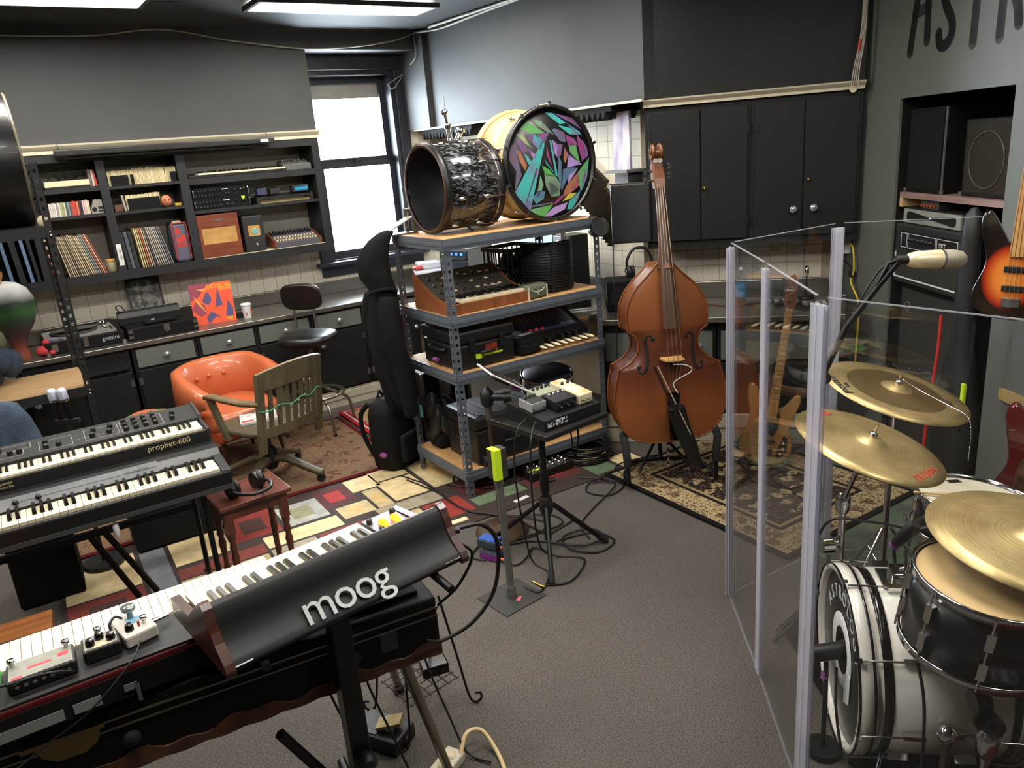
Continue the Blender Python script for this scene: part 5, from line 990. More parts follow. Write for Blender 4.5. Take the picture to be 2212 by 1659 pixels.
# reflection filter (curved ribbed shield)
t = onS('reflection_filter', 'curved ribbed black microphone reflection filter on the second shelf', 'acoustic shield', .83, .26, 1.08)
fm = mat('filter_black', 30, .5)
def arc(r, a0, a1, n): return [(r*cos(radians(a0+(a1-a0)*i/n)), r*sin(radians(a0+(a1-a0)*i/n))) for i in range(n+1)]
rg = []
for i in range(21):
    a = radians(-175+170*i/20); rg.append([Vector((r*cos(a), r*sin(a)*1.0, z)) for r, z in ((.155, .0), (.175, .0), (.175, .30), (.155, .30))])
MB().loft(rg, sm=True).build('shell', fm, t)
for k in range(17): 
    MB().tube([(.1775*cos(radians(-172+164*i/18)), .1775*sin(radians(-172+164*i/18)), .018+.0165*k) for i in range(19)], .0035, 5).build('rib', fm, t)
for a in (-172, -110, -70, -8): MB().bb(-.008, .008, -.004, .004, 0, .3).build('strap', BLK, t, loc=(.18*cos(radians(a)), .18*sin(radians(a)), 0), rz=a+90)
# small green pouch
t = onS('green_pouch', 'small olive zip pouch with white bird emblem on the second shelf', 'pouch', .52, .02, 1.08, 4)
MB().bb(0, .17, 0, .10, 0, .085).build('pouch', mat('olive_nylon', (92, 96, 76), .7, var=.2, bump=.2), t, bev=.022); em = MB()
em.tube(crom([(.03, -.001, .06), (.06, -.003, .045), (.085, -.003, .04), (.11, -.003, .045), (.14, -.001, .06)], 5), .0018).tube(crom([(.085, -.003, .055), (.092, -.003, .048), (.08, -.003, .038), (.085, -.003, .026), (.094, -.003, .03)], 4), .0016)
for i in range(5): em.tube([(.04+.01*i, -.002, .055-.003*i), (.045+.01*i, -.002, .045-.003*i)], .0012).tube([(.13-.01*i, -.002, .055-.003*i), (.125-.01*i, -.002, .045-.003*i)], .0012)
em.build('bird_emblem', mat('pale_thread', (200, 204, 190), .6), t)
for x in (.012, .15): MB().bb(x, x+.007, -.003, .002, .0, .075).build('strap', MATS['pale_thread'], t)
# third shelf: case, soft bag, foot keyboard, orange board
pel = mat('pelican_black', 24, .42, var=.2, bump=.08)
def hardcase(t, w_, d_, h, lid=.35, ribs=7):
    MB().bb(0, w_, 0, d_, 0, h*(1-lid)).build('base', pel, t, bev=.015); ld_ = MB().bb(-.006, w_+.006, -.006, d_+.006, h*(1-lid)+.003, h).build('lid', pel, t, bev=.018)
    for i in range(ribs): MB().bb(w_*(i+.5)/ribs-.012, w_*(i+.5)/ribs+.012, .02, d_-.02, h-.002, h+.004).build('rib', pel, ld_, bev=.002)
    for x in (w_*.2, w_*.72): MB().bb(x, x+.04, -.016, 0, h*(1-lid)-.05, h*(1-lid)+.03).build('latch', BLK, t, bev=.004)
    MB().tube(crom([(w_*.4, -.004, h*.4), (w_*.4, -.022, h*.4), (w_*.6, -.022, h*.4), (w_*.6, -.004, h*.4)], 4), .008).build('handle', BLK, t)
    MB().tube(crom([(-.004, d_*.3, h*.55), (-.022, d_*.3, h*.5), (-.022, d_*.7, h*.5), (-.004, d_*.7, h*.55)], 4), .008).build('side_handle', BLK, t)
t = onS('hard_case', 'black ribbed hard case with red and neon stickers on the third shelf', 'case', .035, .04, .755)
hardcase(t, .39, .40, .225); MB().bb(.185, .265, -.003, .0, .075, .125).build('red_sticker', mat('sticker_red', (196, 58, 36), .5, c2=(90, 40, 30), scale=30), t); MB().bb(.12, .16, -.003, 0, .052, .08).bb(.17, .3, -.003, 0, .062, .072).build('neon_tape', MATS['neon_yellow'], t); MB().cyl((-.03, .18, .05), (-.03, .22, .045), .012).build('purple_grip', mat('purple', (140, 70, 140), .5), t)
t = onS('soft_bag', 'small soft black gear bag with white name patch on the third shelf', 'bag', .45, .02, .755, 4)
MB().bb(0, .18, 0, .22, 0, .115).build('bag', MATS['black_nylon'], t, bev=.03); MB().bb(.02, .14, -.008, .005, .015, .065).build('front_pocket', MATS['black_nylon'], t, bev=.012); MB().box((.09, .06, .116), (.10, .03, .002), (0, 0, 8)).build('name_patch', mat('patch_white', 190, .5, c2=(60, 60, 60), scale=90), t)
t = onS('foot_keyboard', 'black foot keyboard with white pedal keys and blue panel print', 'foot keyboard', .56, .10, .7555)
MB().prism([(.0, 0), (.0, .06), (.05, .085), (.24, .175), (.25, .175), (.25, 0)], 0, .46, (0, 0, 0), sl).build('housing', BLKM, t, bev=.003)
pa = atan2(.09, .19); PT = Matrix.Rotation(pa, 3, 'X')
MB().box((.22, .145, .1312), (.40, .19, .002), PT).build('panel_print', mat('panel_blue', (40, 52, 84), .4), t)
MB().text('Mk Step', .03, (.36, .085, .1035), PT, .0004).build('lettering', WHT, t)
st2 = MB()
for i in range(8): st2.box((.08+.035*i, .175+.0*i, .1462), (.02, .08-.006*i, .001), PT)
st2.build('panel_stripes', mat('stripe_blue', (88, 104, 140), .5), t)
for x in (.07, .115, .16): MB().lathe([(.012, 0), (.011, .012), (0, .013)], 12, (x, .075, .099), PT).build('red_button', mat('button_red', (196, 50, 46), .4), t)
wk = MB().ell((0, -.055, 0), (.0125, .062, .008), 12, 6).mesh('pedal_key', CRM); bk2 = MB().bb(-.012, .012, -.035, .02, 0, .03).mesh('black_pedal', BLK)
for i in range(8):
    inst(wk, 'pedal_key', t, (.045+.052*i, -.01, .032))
    if i in (0, 1, 3, 4, 5): inst(bk2, 'black_pedal', t, (.071+.052*i, -.015, .04))
tag(MB().bb(0, .22, 0, .02, 0, .15).build('orange_folder', mat('rust_board', (140, 62, 34), .6, var=.2), loc=SH(.33, -.52, .756), rz=32.7, bev=.003), 'rust-orange board standing behind the soft black bag', 'board')
# bottom shelf: trunk, road case, bags, snare drums
t = onS('wheeled_case', 'large black wheeled hard trunk on the bottom shelf', 'case', .10, .015, .17)
hardcase(t, .46, .36, .30, .28, 5); MB().cyl((.02, -.01, .03), (.06, -.01, .03), .028).build('wheel', RUB, t)
t = onS('road_case', 'tall black road case with silver edging beyond the shelving end', 'case', .10, .66, .007, 0)
MB().bb(0, .34, 0, .30, .012, .60).build('case', ttM, t)
for x in (0, .34): MB().bb(x-.012, x+.012, -.004, .004, .012, .60).build('edge_trim', STEEL, t)
for z in (.25, .48): MB().bb(-.004, 0, .1, .2, z, z+.1).build('recessed_latch', STEEL, t)
MB().bb(-.005, 0, .03, .08, .3, .38).build('sticker', mat('teal_sticker', (110, 170, 170), .5), t); MB().bb(.12, .2, -.005, 0, .42, .54).build('recessed_latch', STEEL, t); MB().bb(.08, .13, -.005, 0, .3, .4).bb(.2, .26, -.005, 0, .22, .34).build('stickers', mat('pale_sticker', (170, 176, 176), .5, c2=(90, 110, 120), scale=30), t)
for x in (.04, .3): MB().cyl((x, .05, .0), (x, .05, .012), .02).build('foot', RUB, t)
t = onS('snare_drum', 'white-shelled drum with dark blue head standing on the bottom shelf', 'drum', .80, .28, .39)
MB().lathe([(.155, .04), (.158, .04), (.158, .15), (.155, .15)], 36, cap=False).build('shell', mat('shell_white', 206, .35), t); MB().lathe([(.158, .148), (.15, .158), (.0, .159)], 36).build('drum_head', mat('head_navy', (40, 42, 58), .35), t)
for z in (.04, .15): MB().ring((0, 0, z), .164, .006, None, 36).build('hoop', CHR, t)
for i in range(8): a = 2*pi*i/8; MB().box((.163*cos(a), .163*sin(a), .095), (.014, .012, .035), (0, 0, degrees(a))).cyl((.168*cos(a), .168*sin(a), .05), (.168*cos(a), .168*sin(a), .145), .003).build('lug', CHR, t)
t.rotation_euler = (radians(9), radians(-4), radians(32.7))
t = onS('snare_drum', 'shallow wooden-rimmed drum under the white drum on the bottom shelf', 'drum', .835, .27, .335)
MB().lathe([(.2, .0), (.205, .0), (.21, .06), (.2, .06)], 36, cap=False).build('shell', mat('rim_tan', (160, 120, 88), .4, c2=(130, 96, 70), scale=8), t); MB().lathe([(.0, .02), (.2, .02)], 36).build('drum_head', CRM, t); MB().ring((0, 0, .06), .207, .006, None, 36).build('hoop', mat('rim_pink', (190, 160, 140), .4), t)
t = onS('bass_amplifier', 'squat black combo amplifier under the stacked drums', 'amplifier', .63, .09, .17); MB().bb(0, .40, 0, .38, 0, .163).build('cabinet', tol, t, bev=.008); MB().bb(.01, .39, -.004, 0, .02, .145).build('grille', BLKM, t); MB().bb(.3, .38, -.012, -.004, .105, .145).build('corner_socket', mat('socket_dark', 70, .4, .4), t)
# ================================================================== hoodie, bags beside the shelving
hood = mat('black_fleece', 24, .95, var=.35, scale=14, bump=.5, spec=.15)
t = onS('hooded_jacket', 'black hooded sweatshirt hanging from the shelving corner post', 'jacket', -.10, .52, 0)
n = 26; rg = []
def fold(a, amp, k, ph): return 1+amp*sin(k*a+ph)
for z, cx, cy, hx, hy, am in ((.50, -.0, -.02, .05, .10, .22), (.56, -.0, -.02, .07, .13, .2), (.70, -.02, .0, .08, .15, .16), (.85, -.05, .03, .085, .15, .13), (1.0, -.055, .03, .085, .145, .11), (1.12, -.045, .02, .075, .125, .09), (1.2, -.04, .02, .07, .115, .06), (1.28, -.065, .04, .085, .125, .05), (1.36, -.07, .05, .09, .12, .04), (1.43, -.05, .04, .08, .10, .03), (1.49, -.01, .03, .06, .075, .02), (1.525, .03, .02, .045, .05, 0), (1.535, .04, .02, .01, .01, 0)):
    rg.append([Vector((cx+hx*cos(a)*fold(a, am, 5, z*4), cy+hy*sin(a)*fold(a, am, 4, z*3+1), z)) for a in [2*pi*j/n for j in range(n)]])
MB().loft(rg).build('body', hood, t)
for sy, dx in ((-1, -.03), (1, -.02)):
    pts = crom([(dx-.03, .02+sy*.11, 1.17), (dx-.05, .02+sy*.15, 1.0), (dx-.02, .01+sy*.16, .75), (dx+.0, sy*.14, .52), (dx+.01, sy*.13, .46)], 6); MB().tube(pts, [.05, .055, .058, .058, .058, .056, .055, .055, .054, .053, .052, .05, .05, .048, .048, .046, .045, .045, .044, .043, .042, .042, .04, .04, .04][:len(pts)], 10).build('sleeve', hood, t)
MB().tube(crom([(-.14, -.02, 1.19), (-.125, -.06, 1.21), (-.06, -.1, 1.22), (.0, -.09, 1.2)], 6), .012).build('collar_fold', hood, t)
t = thing('backpack', 'black backpack with straps on the floor under the hoodie', 'backpack', (-.79, 4.72, .0085), 60)
nyl = MATS['black_nylon']; rg = []
for z, k, dy in ((0, .85, 0), (.03, 1, 0), (.2, 1.02, .01), (.36, .95, .02), (.43, .75, .03), (.46, .35, .03)): rg.append([Vector((.15*k*(abs(cos(a))**.6)*(1 if cos(a) > 0 else -1), dy+.11*k*(abs(sin(a))**.6)*(1 if sin(a) > 0 else -1), z)) for a in [2*pi*j/24 for j in range(24)]])
MB().loft(rg).build('body', nyl, t); MB().bb(-.1, .1, -.15, -.1, .05, .24).build('front_pocket', nyl, t, bev=.025)
for x in (-.07, .07): MB().tube(crom([(x, .13, .42), (x*1.2, .19, .34), (x*1.25, .18, .2), (x*1.1, .12, .06)], 6), .016, 6).build('shoulder_strap', nyl, t)
MB().tube(crom([(-.03, .08, .45), (0, .08, .49), (.03, .08, .45)], 5), .009).build('grab_loop', nyl, t); MB().ell((-.16, -.02, .12), (.02, .03, .02), 10, 6).build('purple_tag', MATS['purple'], t)
t = onS('shoulder_bag', 'slouched grey-black shoulder bag on the bottom shelf end', 'bag', .15, .49, .171, 0)
heap(MB(), (.0, .0, .0), .11, .08, .3, 21, 6).build('body', mat('waxed_black', 40, .45, var=.3, scale=8, bump=.3), t); MB().bb(-.1, .1, -.08, .07, 0, .1).build('base', nyl, t, bev=.03)
# ================================================================== things on the worktop behind the shelving
def onB(name, label, cat, s, d, z, rz=0, group=None): return thing(name, label, cat, WB(s, d, z+.0006), WB.deg+rz, group)
prM = mat('printer_white', (206, 210, 216), .35)
t = onA('printer', 'white and grey desktop printer in the worktop corner', 'printer', 3.03, .42, .8405, rz=-22)
MB().bb(0, .38, 0, .26, .0, .045).build('base', mat('printer_dark', 60, .4), t, bev=.01); MB().bb(-.005, .385, -.01, .26, .075, .125).build('top', prM, t, bev=.018); MB().bb(.02, .36, .0, .25, .045, .075).build('paper_slot', BLK, t); MB().bb(.15, .22, -.012, -.009, .085, .115).build('display', mat('lcd_grey', 130, .3), t)
tag(MB().bb(0, .22, 0, .2, 0, .02).build('paper_stack', WHT, loc=SH(0, 0)) if False else MB().bb(-.1, .1, -.09, .09, 0, .055).build('paper_packet', mat('packet_white', (214, 212, 216), .5, c2=(196, 200, 214), scale=10), loc=WA(3.22, .30, .9665), rz=20, bev=.01), 'white paper packets piled on the printer', 'packet')
tag(MB().ell((0, 0, .02), (.05, .04, .02)).build('red_packet', mat('packet_red', (200, 60, 56), .5), loc=WA(3.085, .36, .9665), rz=10), 'small red packet lying on the printer', 'packet')
t = onB('equipment_rack', 'white-topped audio rack with blue lights behind the shelving', 'rack', .66, .56, .84, 12)
MB().bb(0, .34, .01, .3, 0, .33).build('cabinet', mat('rack_grey', (120, 124, 132), .5), t); MB().bb(-.01, .35, -.0, .31, .33, .345).build('top', WHT, t)
for i, (z, h) in enumerate(((.235, .075), (.14, .08), (.05, .075))):
    u = MB().bb(.01, .33, -.004, .01, z, z+h).build('rack_unit', mat('rack_face_%d' % i, (30, 34, 44) if i < 2 else (90, 94, 104), .4), t); MB().bb(.03, .31, -.012, -.004, z+.006, z+.016).build('handle', STEEL, u)
for x, c_ in ((.05, (120, 255, 60)), (.14, (60, 110, 255)), (.2, (60, 110, 255)), (.26, (60, 120, 255))): MB().bb(x, x+.025, -.008, -.004, .275, .295).build('indicator', mat('led_%d_%d' % (c_[0], c_[1]), c_, .4, emit=2.), t)
t = onB('router', 'grey-white router on the audio rack', 'router', .86, .45, 1.185, 12); MB().bb(0, .16, 0, .13, 0, .03).build('body', prM, t, bev=.006); MB().bb(.02, .14, .06, .12, .03, .1).build('raised_dock', mat('dock_grey', 120, .4), t)
tag(MB().bb(0, .12, 0, .06, 0, .035).build('orange_box', mat('orange_plastic', (236, 96, 40), .45), loc=WB(.72, .50, 1.1856), rz=WB.deg+8, bev=.008), 'bright orange plastic box on the audio rack', 'box')
scr = mat('screen_blue', (96, 120, 220), .3, emit=.9); scr2 = mat('screen_pale', (150, 190, 215), .3, emit=.8)
t = onB('monitor', 'flat monitor with pale blue screen against the tiled wall', 'monitor', 1.42, .30, .84); MB().bb(0, .46, 0, .03, .18, .48).build('bezel', BLK, t, bev=.006); MB().bb(.015, .445, -.002, 0, .195, .465).build('screen', scr2, t); MB().bb(.02, .12, -.003, -.002, .2, .3).bb(.02, .44, -.003, -.002, .2, .225).build('screen_window', mat('window_tan', (190, 160, 120), .5, emit=.4), t); MB().bb(.2, .26, .02, .05, .02, .2).bb(.13, .33, -.05, .1, 0, .02).build('stand', BLK, t)
t = onB('monitor', 'angled silver-edged monitor with bright blue screen', 'monitor', 2.05, .36, .86, -42); MB().bb(0, .34, 0, .03, .24, .52).build('bezel', mat('bezel_silver', 170, .35, .4), t, bev=.006); MB().bb(.015, .325, -.002, 0, .255, .505).build('screen', scr, t); MB().bb(.03, .25, -.003, -.002, .27, .49).build('screen_window', mat('window_lilac', (176, 170, 226), .5, emit=.5), t); MB().bb(.14, .2, .02, .06, .02, .28).bb(.07, .27, -.07, .12, 0, .02).build('stand', mat('stand_grey', 150, .4), t)
tag(MB().bb(0, .05, 0, .05, 0, .02).build('monitor_base', BLK, loc=(0, 0, -5)), 'x x x x', 'x') if False else None
t = onB('studio_speaker', 'black studio speaker with bronze cone on the worktop', 'speaker', 1.92, .34, .84, -10); MB().bb(0, .17, 0, .2, 0, .46).build('cabinet', BLK, t, bev=.008); MB().lathe([(.06, 0), (.05, .004), (.02, -.01), (.0, -.006)], 24, (.085, -.004, .37), (90, 0, 0)).build('cone', mat('bronze_cone', (120, 92, 60), .3, .7), t); MB().lathe([(.03, 0), (.01, .006), (0, .007)], 20, (.085, -.004, .16), (90, 0, 0)).build('tweeter', BLKG, t)
t = onB('audio_interface', 'black rack box with silver laptop edge on the worktop', 'electronics', 2.08, .56, .84, -30); MB().bb(-.02, .33, 0, .28, 0, .018).build('laptop', mat('laptop_silver', 180, .35, .6), t, bev=.004); MB().bb(.0, .30, .02, .26, .02, .11).build('chassis', BLK, t, bev=.006)
t = thing('studio_speaker', 'black speaker lying on its side at the worktop corner', 'speaker', WD(-.27, .40, .8415), WD.deg+10); MB().bb(0, .25, 0, .22, 0, .20).build('cabinet', BLKM, t, bev=.01); MB().lathe([(.07, 0), (.05, -.006), (.0, .0)], 24, (.09, -.001, .10), (90, 0, 0)).build('cone', BLK, t)
tag(MB().bb(-.12, .12, -.08, .08, 0, .004).build('paper_sheet', WHT, loc=WB(2.42, .52, .8395), rz=10), 'loose white sheet on the worktop corner', 'paper')
tag(MB().prism([(0, 0), (.02, 0), (.26, .2), (.24, .21)], 0, .012, rot=(90, 0, 0)).build('yellow_ruler', mat('ruler_yellow', (206, 186, 70), .5), loc=WD(-.02, .45, .843), rz=WD.deg), 'yellow folding ruler leaning behind the double bass', 'ruler')
# acoustic foam
foamM = mat('foam_brown', (72, 64, 52), .95, bump=.3)
def foampanel(name, label, s, z, w_, h, rot, d=.0):
    m = MB(); n_ = 9
    for i in range(n_):
        x0, x1 = -w_/2+w_*i/n_, -w_/2+w_*(i+1)/n_; m.prism([(x0, 0), (x1, 0), (x1, -.015), ((x0+x1)/2, -.045), (x0, -.015)], -h/2, h/2)
    o = m.build(name, foamM, loc=WB(s, d+.0065, z)); o.rotation_euler = (Matrix.Rotation(WB.a, 3, 'Z') @ Matrix.Rotation(radians(rot), 3, 'Y')).to_euler(); return tag(o, label, 'acoustic foam')
foampanel('acoustic_foam', 'tilted brown wedge foam panel beside the painted drum', 1.98, 1.62, .30, .30, 35); foampanel('acoustic_foam', 'tilted brown wedge foam panel above the clamp lamp', 2.18, 1.40, .30, .30, 40)
fs = mat('foam_black', 30, .95, bump=.3)
def strip(s0, s1, label, h=.05):
    t = onB('foam_strip', label, 'acoustic foam', s0, .16, 2.06); m = MB(); MB().bb(0, s1-s0, -.15, .14, .045, .076).build('foam_base', fs, t); n_ = int((s1-s0)/.052)
    for i in range(n_): 
        x = (i+.5)*.052; MB().loft([[Vector((x-.022, -.15, .045)), Vector((x+.022, -.15, .045)), Vector((x+.022, .14, .045)), Vector((x-.022, .14, .045))], [Vector((x-.003, -.15, .0)), Vector((x+.003, -.15, 0)), Vector((x+.003, .14, 0)), Vector((x-.003, .14, 0))]], sm=False).build('foam_wedge', fs, t)
strip(.16, .95, 'black foam strip with teeth under the soffit beside the window'); strip(1.72, 2.55, 'black foam strip with teeth under the soffit above the canvas')
t = onB('canvas_painting', 'narrow purple and white abstract canvas on a small shelf', 'painting', 2.44, .20, 1.735); MB().bb(0, .155, 0, .02, 0, .365).build('canvas', mat('canvas_purple', (140, 130, 170), .6, c2=(226, 222, 220), scale=7, stretch=(2.2, 1, .5)), t)
t = onB('wall_ledge', 'small grey ledge bracket holding the canvas', 'shelf', 2.40, .24, 1.715); MB().bb(0, .2, 0, .23, 0, .018).build('ledge', mat('ledge_grey', 120, .5), t); MB().bb(.04, .16, .05, .23, -.19, 0).build('bracket', mat('bracket_grey', 110, .5), t)
t = thing('wall_screen', 'flat black wall screen seen beside the bass scroll', 'screen', WD(-.225, .375, 1.285), WD.deg+2); MB().bb(0, .25, 0, .05, 0, .375).build('panel', mat('tv_black', 38, .5), t, bev=.012); MB().bb(-.004, .25, .012, .03, .372, .378).build('bezel', mat('bezel_grey', 90, .4, .4), t)
MB().bb(.08, .16, .05, .36, .15, .25).build('wall_mount', BLK, t)
headphones('headphones', 'black studio headphones hanging below the flat wall screen', WD(-.055, .37, 1.075), (0, 0, WD.deg+25), True)
# ================================================================== stands in the middle of the room
rust = mat('rusty_steel', (92, 74, 58), .55, .7, var=.3, scale=14)
t = thing('mic_stand', 'old brown round-base stand holding a tablet', 'stand', (-.115, 3.665, .0), 0)
MB().lathe([(.14, 0), (.14, .012), (.12, .025), (.05, .035), (.02, .05)], 32).build('base', rust, t); MB().cyl((0, 0, .03), (-.015, .01, .70), .013).build('pole', rust, t); MB().cyl((-.012, .01, .63), (-.016, .01, .70), .019).build('pole_collar', STEEL, t)
MB().lathe([(.028, -.04), (.034, -.02), (.034, .03), (.02, .045), (.008, .06)], 14, (-.016, .01, .745)).cyl((-.016, .01, .75), (.08, -.02, .75), .02).lathe([(.03, -.02), (.03, .02)], 14, (.085, -.022, .75), (0, 90, 0)).build('clamp', BLK, t)
t2 = thing('tablet', 'white-edged tablet clipped at an angle on the brown stand', 'tablet', (-.045, 3.655, .845), rot=(8, 33, 30)); MB().bb(-.12, .12, -.085, .085, 0, .008).build('body', WHT, t2, bev=.003); MB().bb(-.105, .105, -.075, .075, .008, .0088).build('screen', mat('tablet_dark', 50, .2), t2); MB().bb(-.05, .04, -.02, .02, -.02, 0).build('clip', BLK, t2); MB().cyl((.03, -.06, -.012), (.09, -.06, -.012), .009).build('purple_grip', MATS['purple'], t2)
t = thing('pipe_stand', 'galvanized pipe stand with square base plate and yellow-taped box', 'stand', (-.08, 3.036, 0), 39)
pipe = mat('galvanized_pipe', (132, 134, 128), .45, .7, var=.3, scale=20)
MB().bb(-.115, .115, -.105, .105, 0, .005).build('base_plate', mat('plate_dark', (62, 60, 58), .6, .4, var=.2), t); MB().cyl((0, 0, .005), (0, 0, .06), .023, .02).build('flange', pipe, t); MB().cyl((0, 0, .05), (-.008, .006, .585), .0165, seg=16).build('pipe', pipe, t); MB().cyl((-.008, .006, .56), (-.008, .006, .59), .021).build('pipe_collar', pipe, t)
MB().bb(-.04, .026, -.022, .034, .588, .725).build('junction_box', mat('box_dark', (50, 46, 42), .5), t, bev=.004); MB().bb(-.0415, -.008, -.024, .0, .59, .7265).bb(-.0415, -.008, -.024, .034, .7255, .7268).build('yellow_tape', mat('neon_tape', (200, 236, 40), .5), t); MB().box((.01, -.04, .0055), (.035, .014, .001), (0, 0, 30)).build('pink_tape', mat('pink_tape', (230, 90, 110), .5), t)
# gear table on tripod
t = thing('tripod_table', 'black tripod equipment table with square top', 'table', (.115, 3.36, 0), 40)
sb_ = mat('stand_black', 20, .4, .3)
MB().cyl((0, 0, .10), (0, 0, .645), .0175, seg=14).cyl((0, 0, .36), (0, 0, .43), .024).build('pole', sb_, t); MB().bb(-.0535, .3665, -.095, .311, .645, .67).build('tabletop', mat('table_black', 24, .4, var=.2), t, bev=.004); MB().lathe([(.026, .24), (.034, .26), (.034, .31), (.024, .33)], 14).build('hub', BLK, t); MB().cyl((.02, 0, .4), (.06, -.01, .4), .011).build('lock_knob', BLK, t)
for fx, fy in ((-.29, .18), (.28, .09), (-.006, -.245)):
    a = Matrix.Rotation(radians(-40), 3, 'Z') @ Vector((fx, fy, 0)); l_ = MB().tube([(a.x*.12, a.y*.12, .28), (a.x, a.y, .022)], .0125).build('leg', sb_, t); MB().tube([(a.x*.9, a.y*.9, .05), (a.x*1.06, a.y*1.06, .012)], .016).build('rubber_foot', RUB, l_); MB().tube([(0, 0, .12), (a.x*.45, a.y*.45, .165)], .006).build('strut', sb_, l_)
MB().box((-.006, -.165, .11), (.03, .002, .07)).build('white_label', WHT, t) if False else None
def onT(name, label, cat, x, y, z, rz=0):
    v = Matrix.Rotation(radians(40), 3, 'Z') @ Vector((x, y, 0)); return thing(name, label, cat, (.115+v.x, 3.36+v.y, .6705+z), 40+rz)
t = onT('gear_riser', 'black sloping gear riser on the tripod table', 'riser', -.01, -.04, 0, -3); MB().prism([(0, 0), (0, .05), (.28, .085), (.28, 0)], 0, .36, (0, 0, 0), sl).build('body', BLK, t, bev=.004); MB().bb(.02, .14, -.002, 0, .012, .04).build('white_logo', mat('logo_white', 210, .5, c2=(30, 30, 30), scale=70, lo=.48, hi=.52), t)
rz_ = degrees(atan2(.035, .28)); 
def onR(name, label, x, y, w_, d_, h, M, knobs, top=None):
    v = Matrix.Rotation(radians(-3), 3, 'Z') @ Vector((x, y, 0)); q = onT(name, label, 'pedal', -.01+v.x, -.04+v.y, .052+y*.125, -3); q.rotation_euler = (Matrix.Rotation(radians(37), 3, 'Z') @ Matrix.Rotation(radians(rz_), 3, 'X')).to_euler()
    MB().bb(0, w_, 0, d_, 0, h).build('housing', M, q, bev=.004)
    if top: MB().bb(.004, w_-.004, .004, d_-.004, h, h+.001).build('face', top, q)
    for i in range(knobs): MB().lathe([(.008, 0), (.007, .014), (0, .015)], 10, (w_*(i+.7)/(knobs+.4), d_*.7, h)).build('knob', BLK if M != BLK else CHR, q)
    for i in range(3): MB().cyl((w_*(i+.5)/3, -.018, h*.5), (w_*(i+.5)/3, 0, h*.5), .005).build('jack_plug', CHR, q)
    return q
onR('effect_pedal', 'grey boxed pedal with black knobs on the table riser', .01, .10, .09, .1, .045, mat('pedal_grey', 150, .45), 3, mat('pedal_dark', 50, .5))
onR('effect_pedal', 'black mixer pedal with silver jacks on the table riser', .11, .04, .13, .11, .05, BLK, 4, mat('pedal_face_black', 34, .5))
onR('effect_pedal', 'pale green multi-knob pedal at the back of the riser', .11, .17, .12, .09, .04, mat('pedal_sage', (150, 156, 132), .45), 4)
onR('effect_pedal', 'long cream pedal with orange knob panel on the table riser', .25, .03, .085, .22, .05, CRM, 2, mat('pedal_orange', (226, 150, 80), .5, c2=(232, 216, 190), scale=12))
for i in range(3):
    onR_ = None
P = lambda x, y, z=.006: (x, y, z)
# ------------------------------------------------------------------ cables
cs = [('black cable draping from the riser to the floor pedal', [(.05, 3.33, .74), (.0, 3.25, .70), (-.02, 3.26, .5), (.0, 3.28, .2), (.03, 3.3, .02), (.1, 3.2, .008), (.05, 3.05, .008), (-.02, 3.1, .008)]),
      ('black cable hanging from the table edge toward the pipe stand', [(.09, 3.30, .73), (.06, 3.2, .66), (.05, 3.22, .4), (.07, 3.3, .1), (.15, 3.35, .008), (.28, 3.3, .008), (.2, 3.12, .008), (.08, 3.1, .008)]),
      ('grey cable sagging below the tripod table corner', [(.25, 3.55, .68), (.3, 3.5, .6), (.28, 3.52, .45), (.26, 3.56, .62), (.2, 3.56, .64)]),
      ('black cable coiled at the tripod feet', [(.16, 3.5, .008), (.35, 3.56, .008), (.45, 3.46, .009), (.36, 3.36, .008), (.22, 3.4, .014), (.2, 3.53, .014), (.34, 3.6, .012), (.4, 3.5, .012), (.28, 3.42, .016), (.05, 3.52, .008), (-.1, 3.5, .008)]),
      ('black cable looping in front of the shelving corner', [(.35, 4.25, .008), (.5, 4.2, .008), (.6, 4.1, .009), (.5, 3.98, .008), (.38, 4.05, .008), (.42, 4.16, .014), (.55, 4.13, .014), (.52, 4.03, .014), (.4, 3.85, .008), (.3, 3.65, .008), (.33, 3.5, .008)]),
      ('black cable running from the loops toward the gold rug', [(.42, 4.16, .02), (.55, 4.25, .012), (.62, 4.38, .02), (.8, 4.45, .022), (1.0, 4.5, .024)]),
      ('black cable along the shelving foot to the mic stand base', [(-.75, 4.5, .012), (-.55, 4.3, .012), (-.4, 4.05, .012), (-.28, 3.9, .012), (-.05, 3.82, .012), (.15, 3.8, .008), (.2, 3.68, .008), (.0, 3.58, .008), (-.2, 3.55, .008), (-.27, 3.42, .008), (-.2, 3.36, .012)]),
      ('second black cable snaking past the shelving corner leg', [(-.7, 4.42, .012), (-.5, 4.2, .014), (-.36, 3.98, .014), (-.2, 3.86, .014), (.02, 3.78, .012), (.12, 3.7, .008), (.05, 3.58, .008), (-.18, 3.52, .008)]),
      ('third black cable lying under the shelving front edge', [(-.45, 4.3, .012), (-.2, 4.2, .012), (.0, 4.28, .012), (.25, 4.4, .012), (.45, 4.5, .012)]),
      ('thin cable trailing from the purple pedal', [(-.12, 3.33, .02), (-.05, 3.3, .008), (.0, 3.36, .008), (.04, 3.45, .008), (.12, 3.4, .008)]),
      ('thick black cable hanging from the moog end to the floor side', [(-.20, 1.93, .93), (-.12, 1.97, .92), (-.08, 2.0, .84), (-.1, 1.99, .70), (-.17, 1.95, .62), (-.26, 1.9, .6), (-.30, 1.86, .63)]),
      ('thin black lead hanging behind the stage piano corner', [(-.21, 1.9, .92), (-.15, 1.92, .86), (-.2, 1.94, .75), (-.27, 1.99, .66), (-.3, 2.02, .6)])]
for i, (lb, pts) in enumerate(cs): cable('cable', pts, .0065 if i == 10 else .0045, CABLE, lb)
t = thing('cable_coil', 'thick coil of black cable under the bottom shelf', 'cable', (.43, 4.58, .0)); 
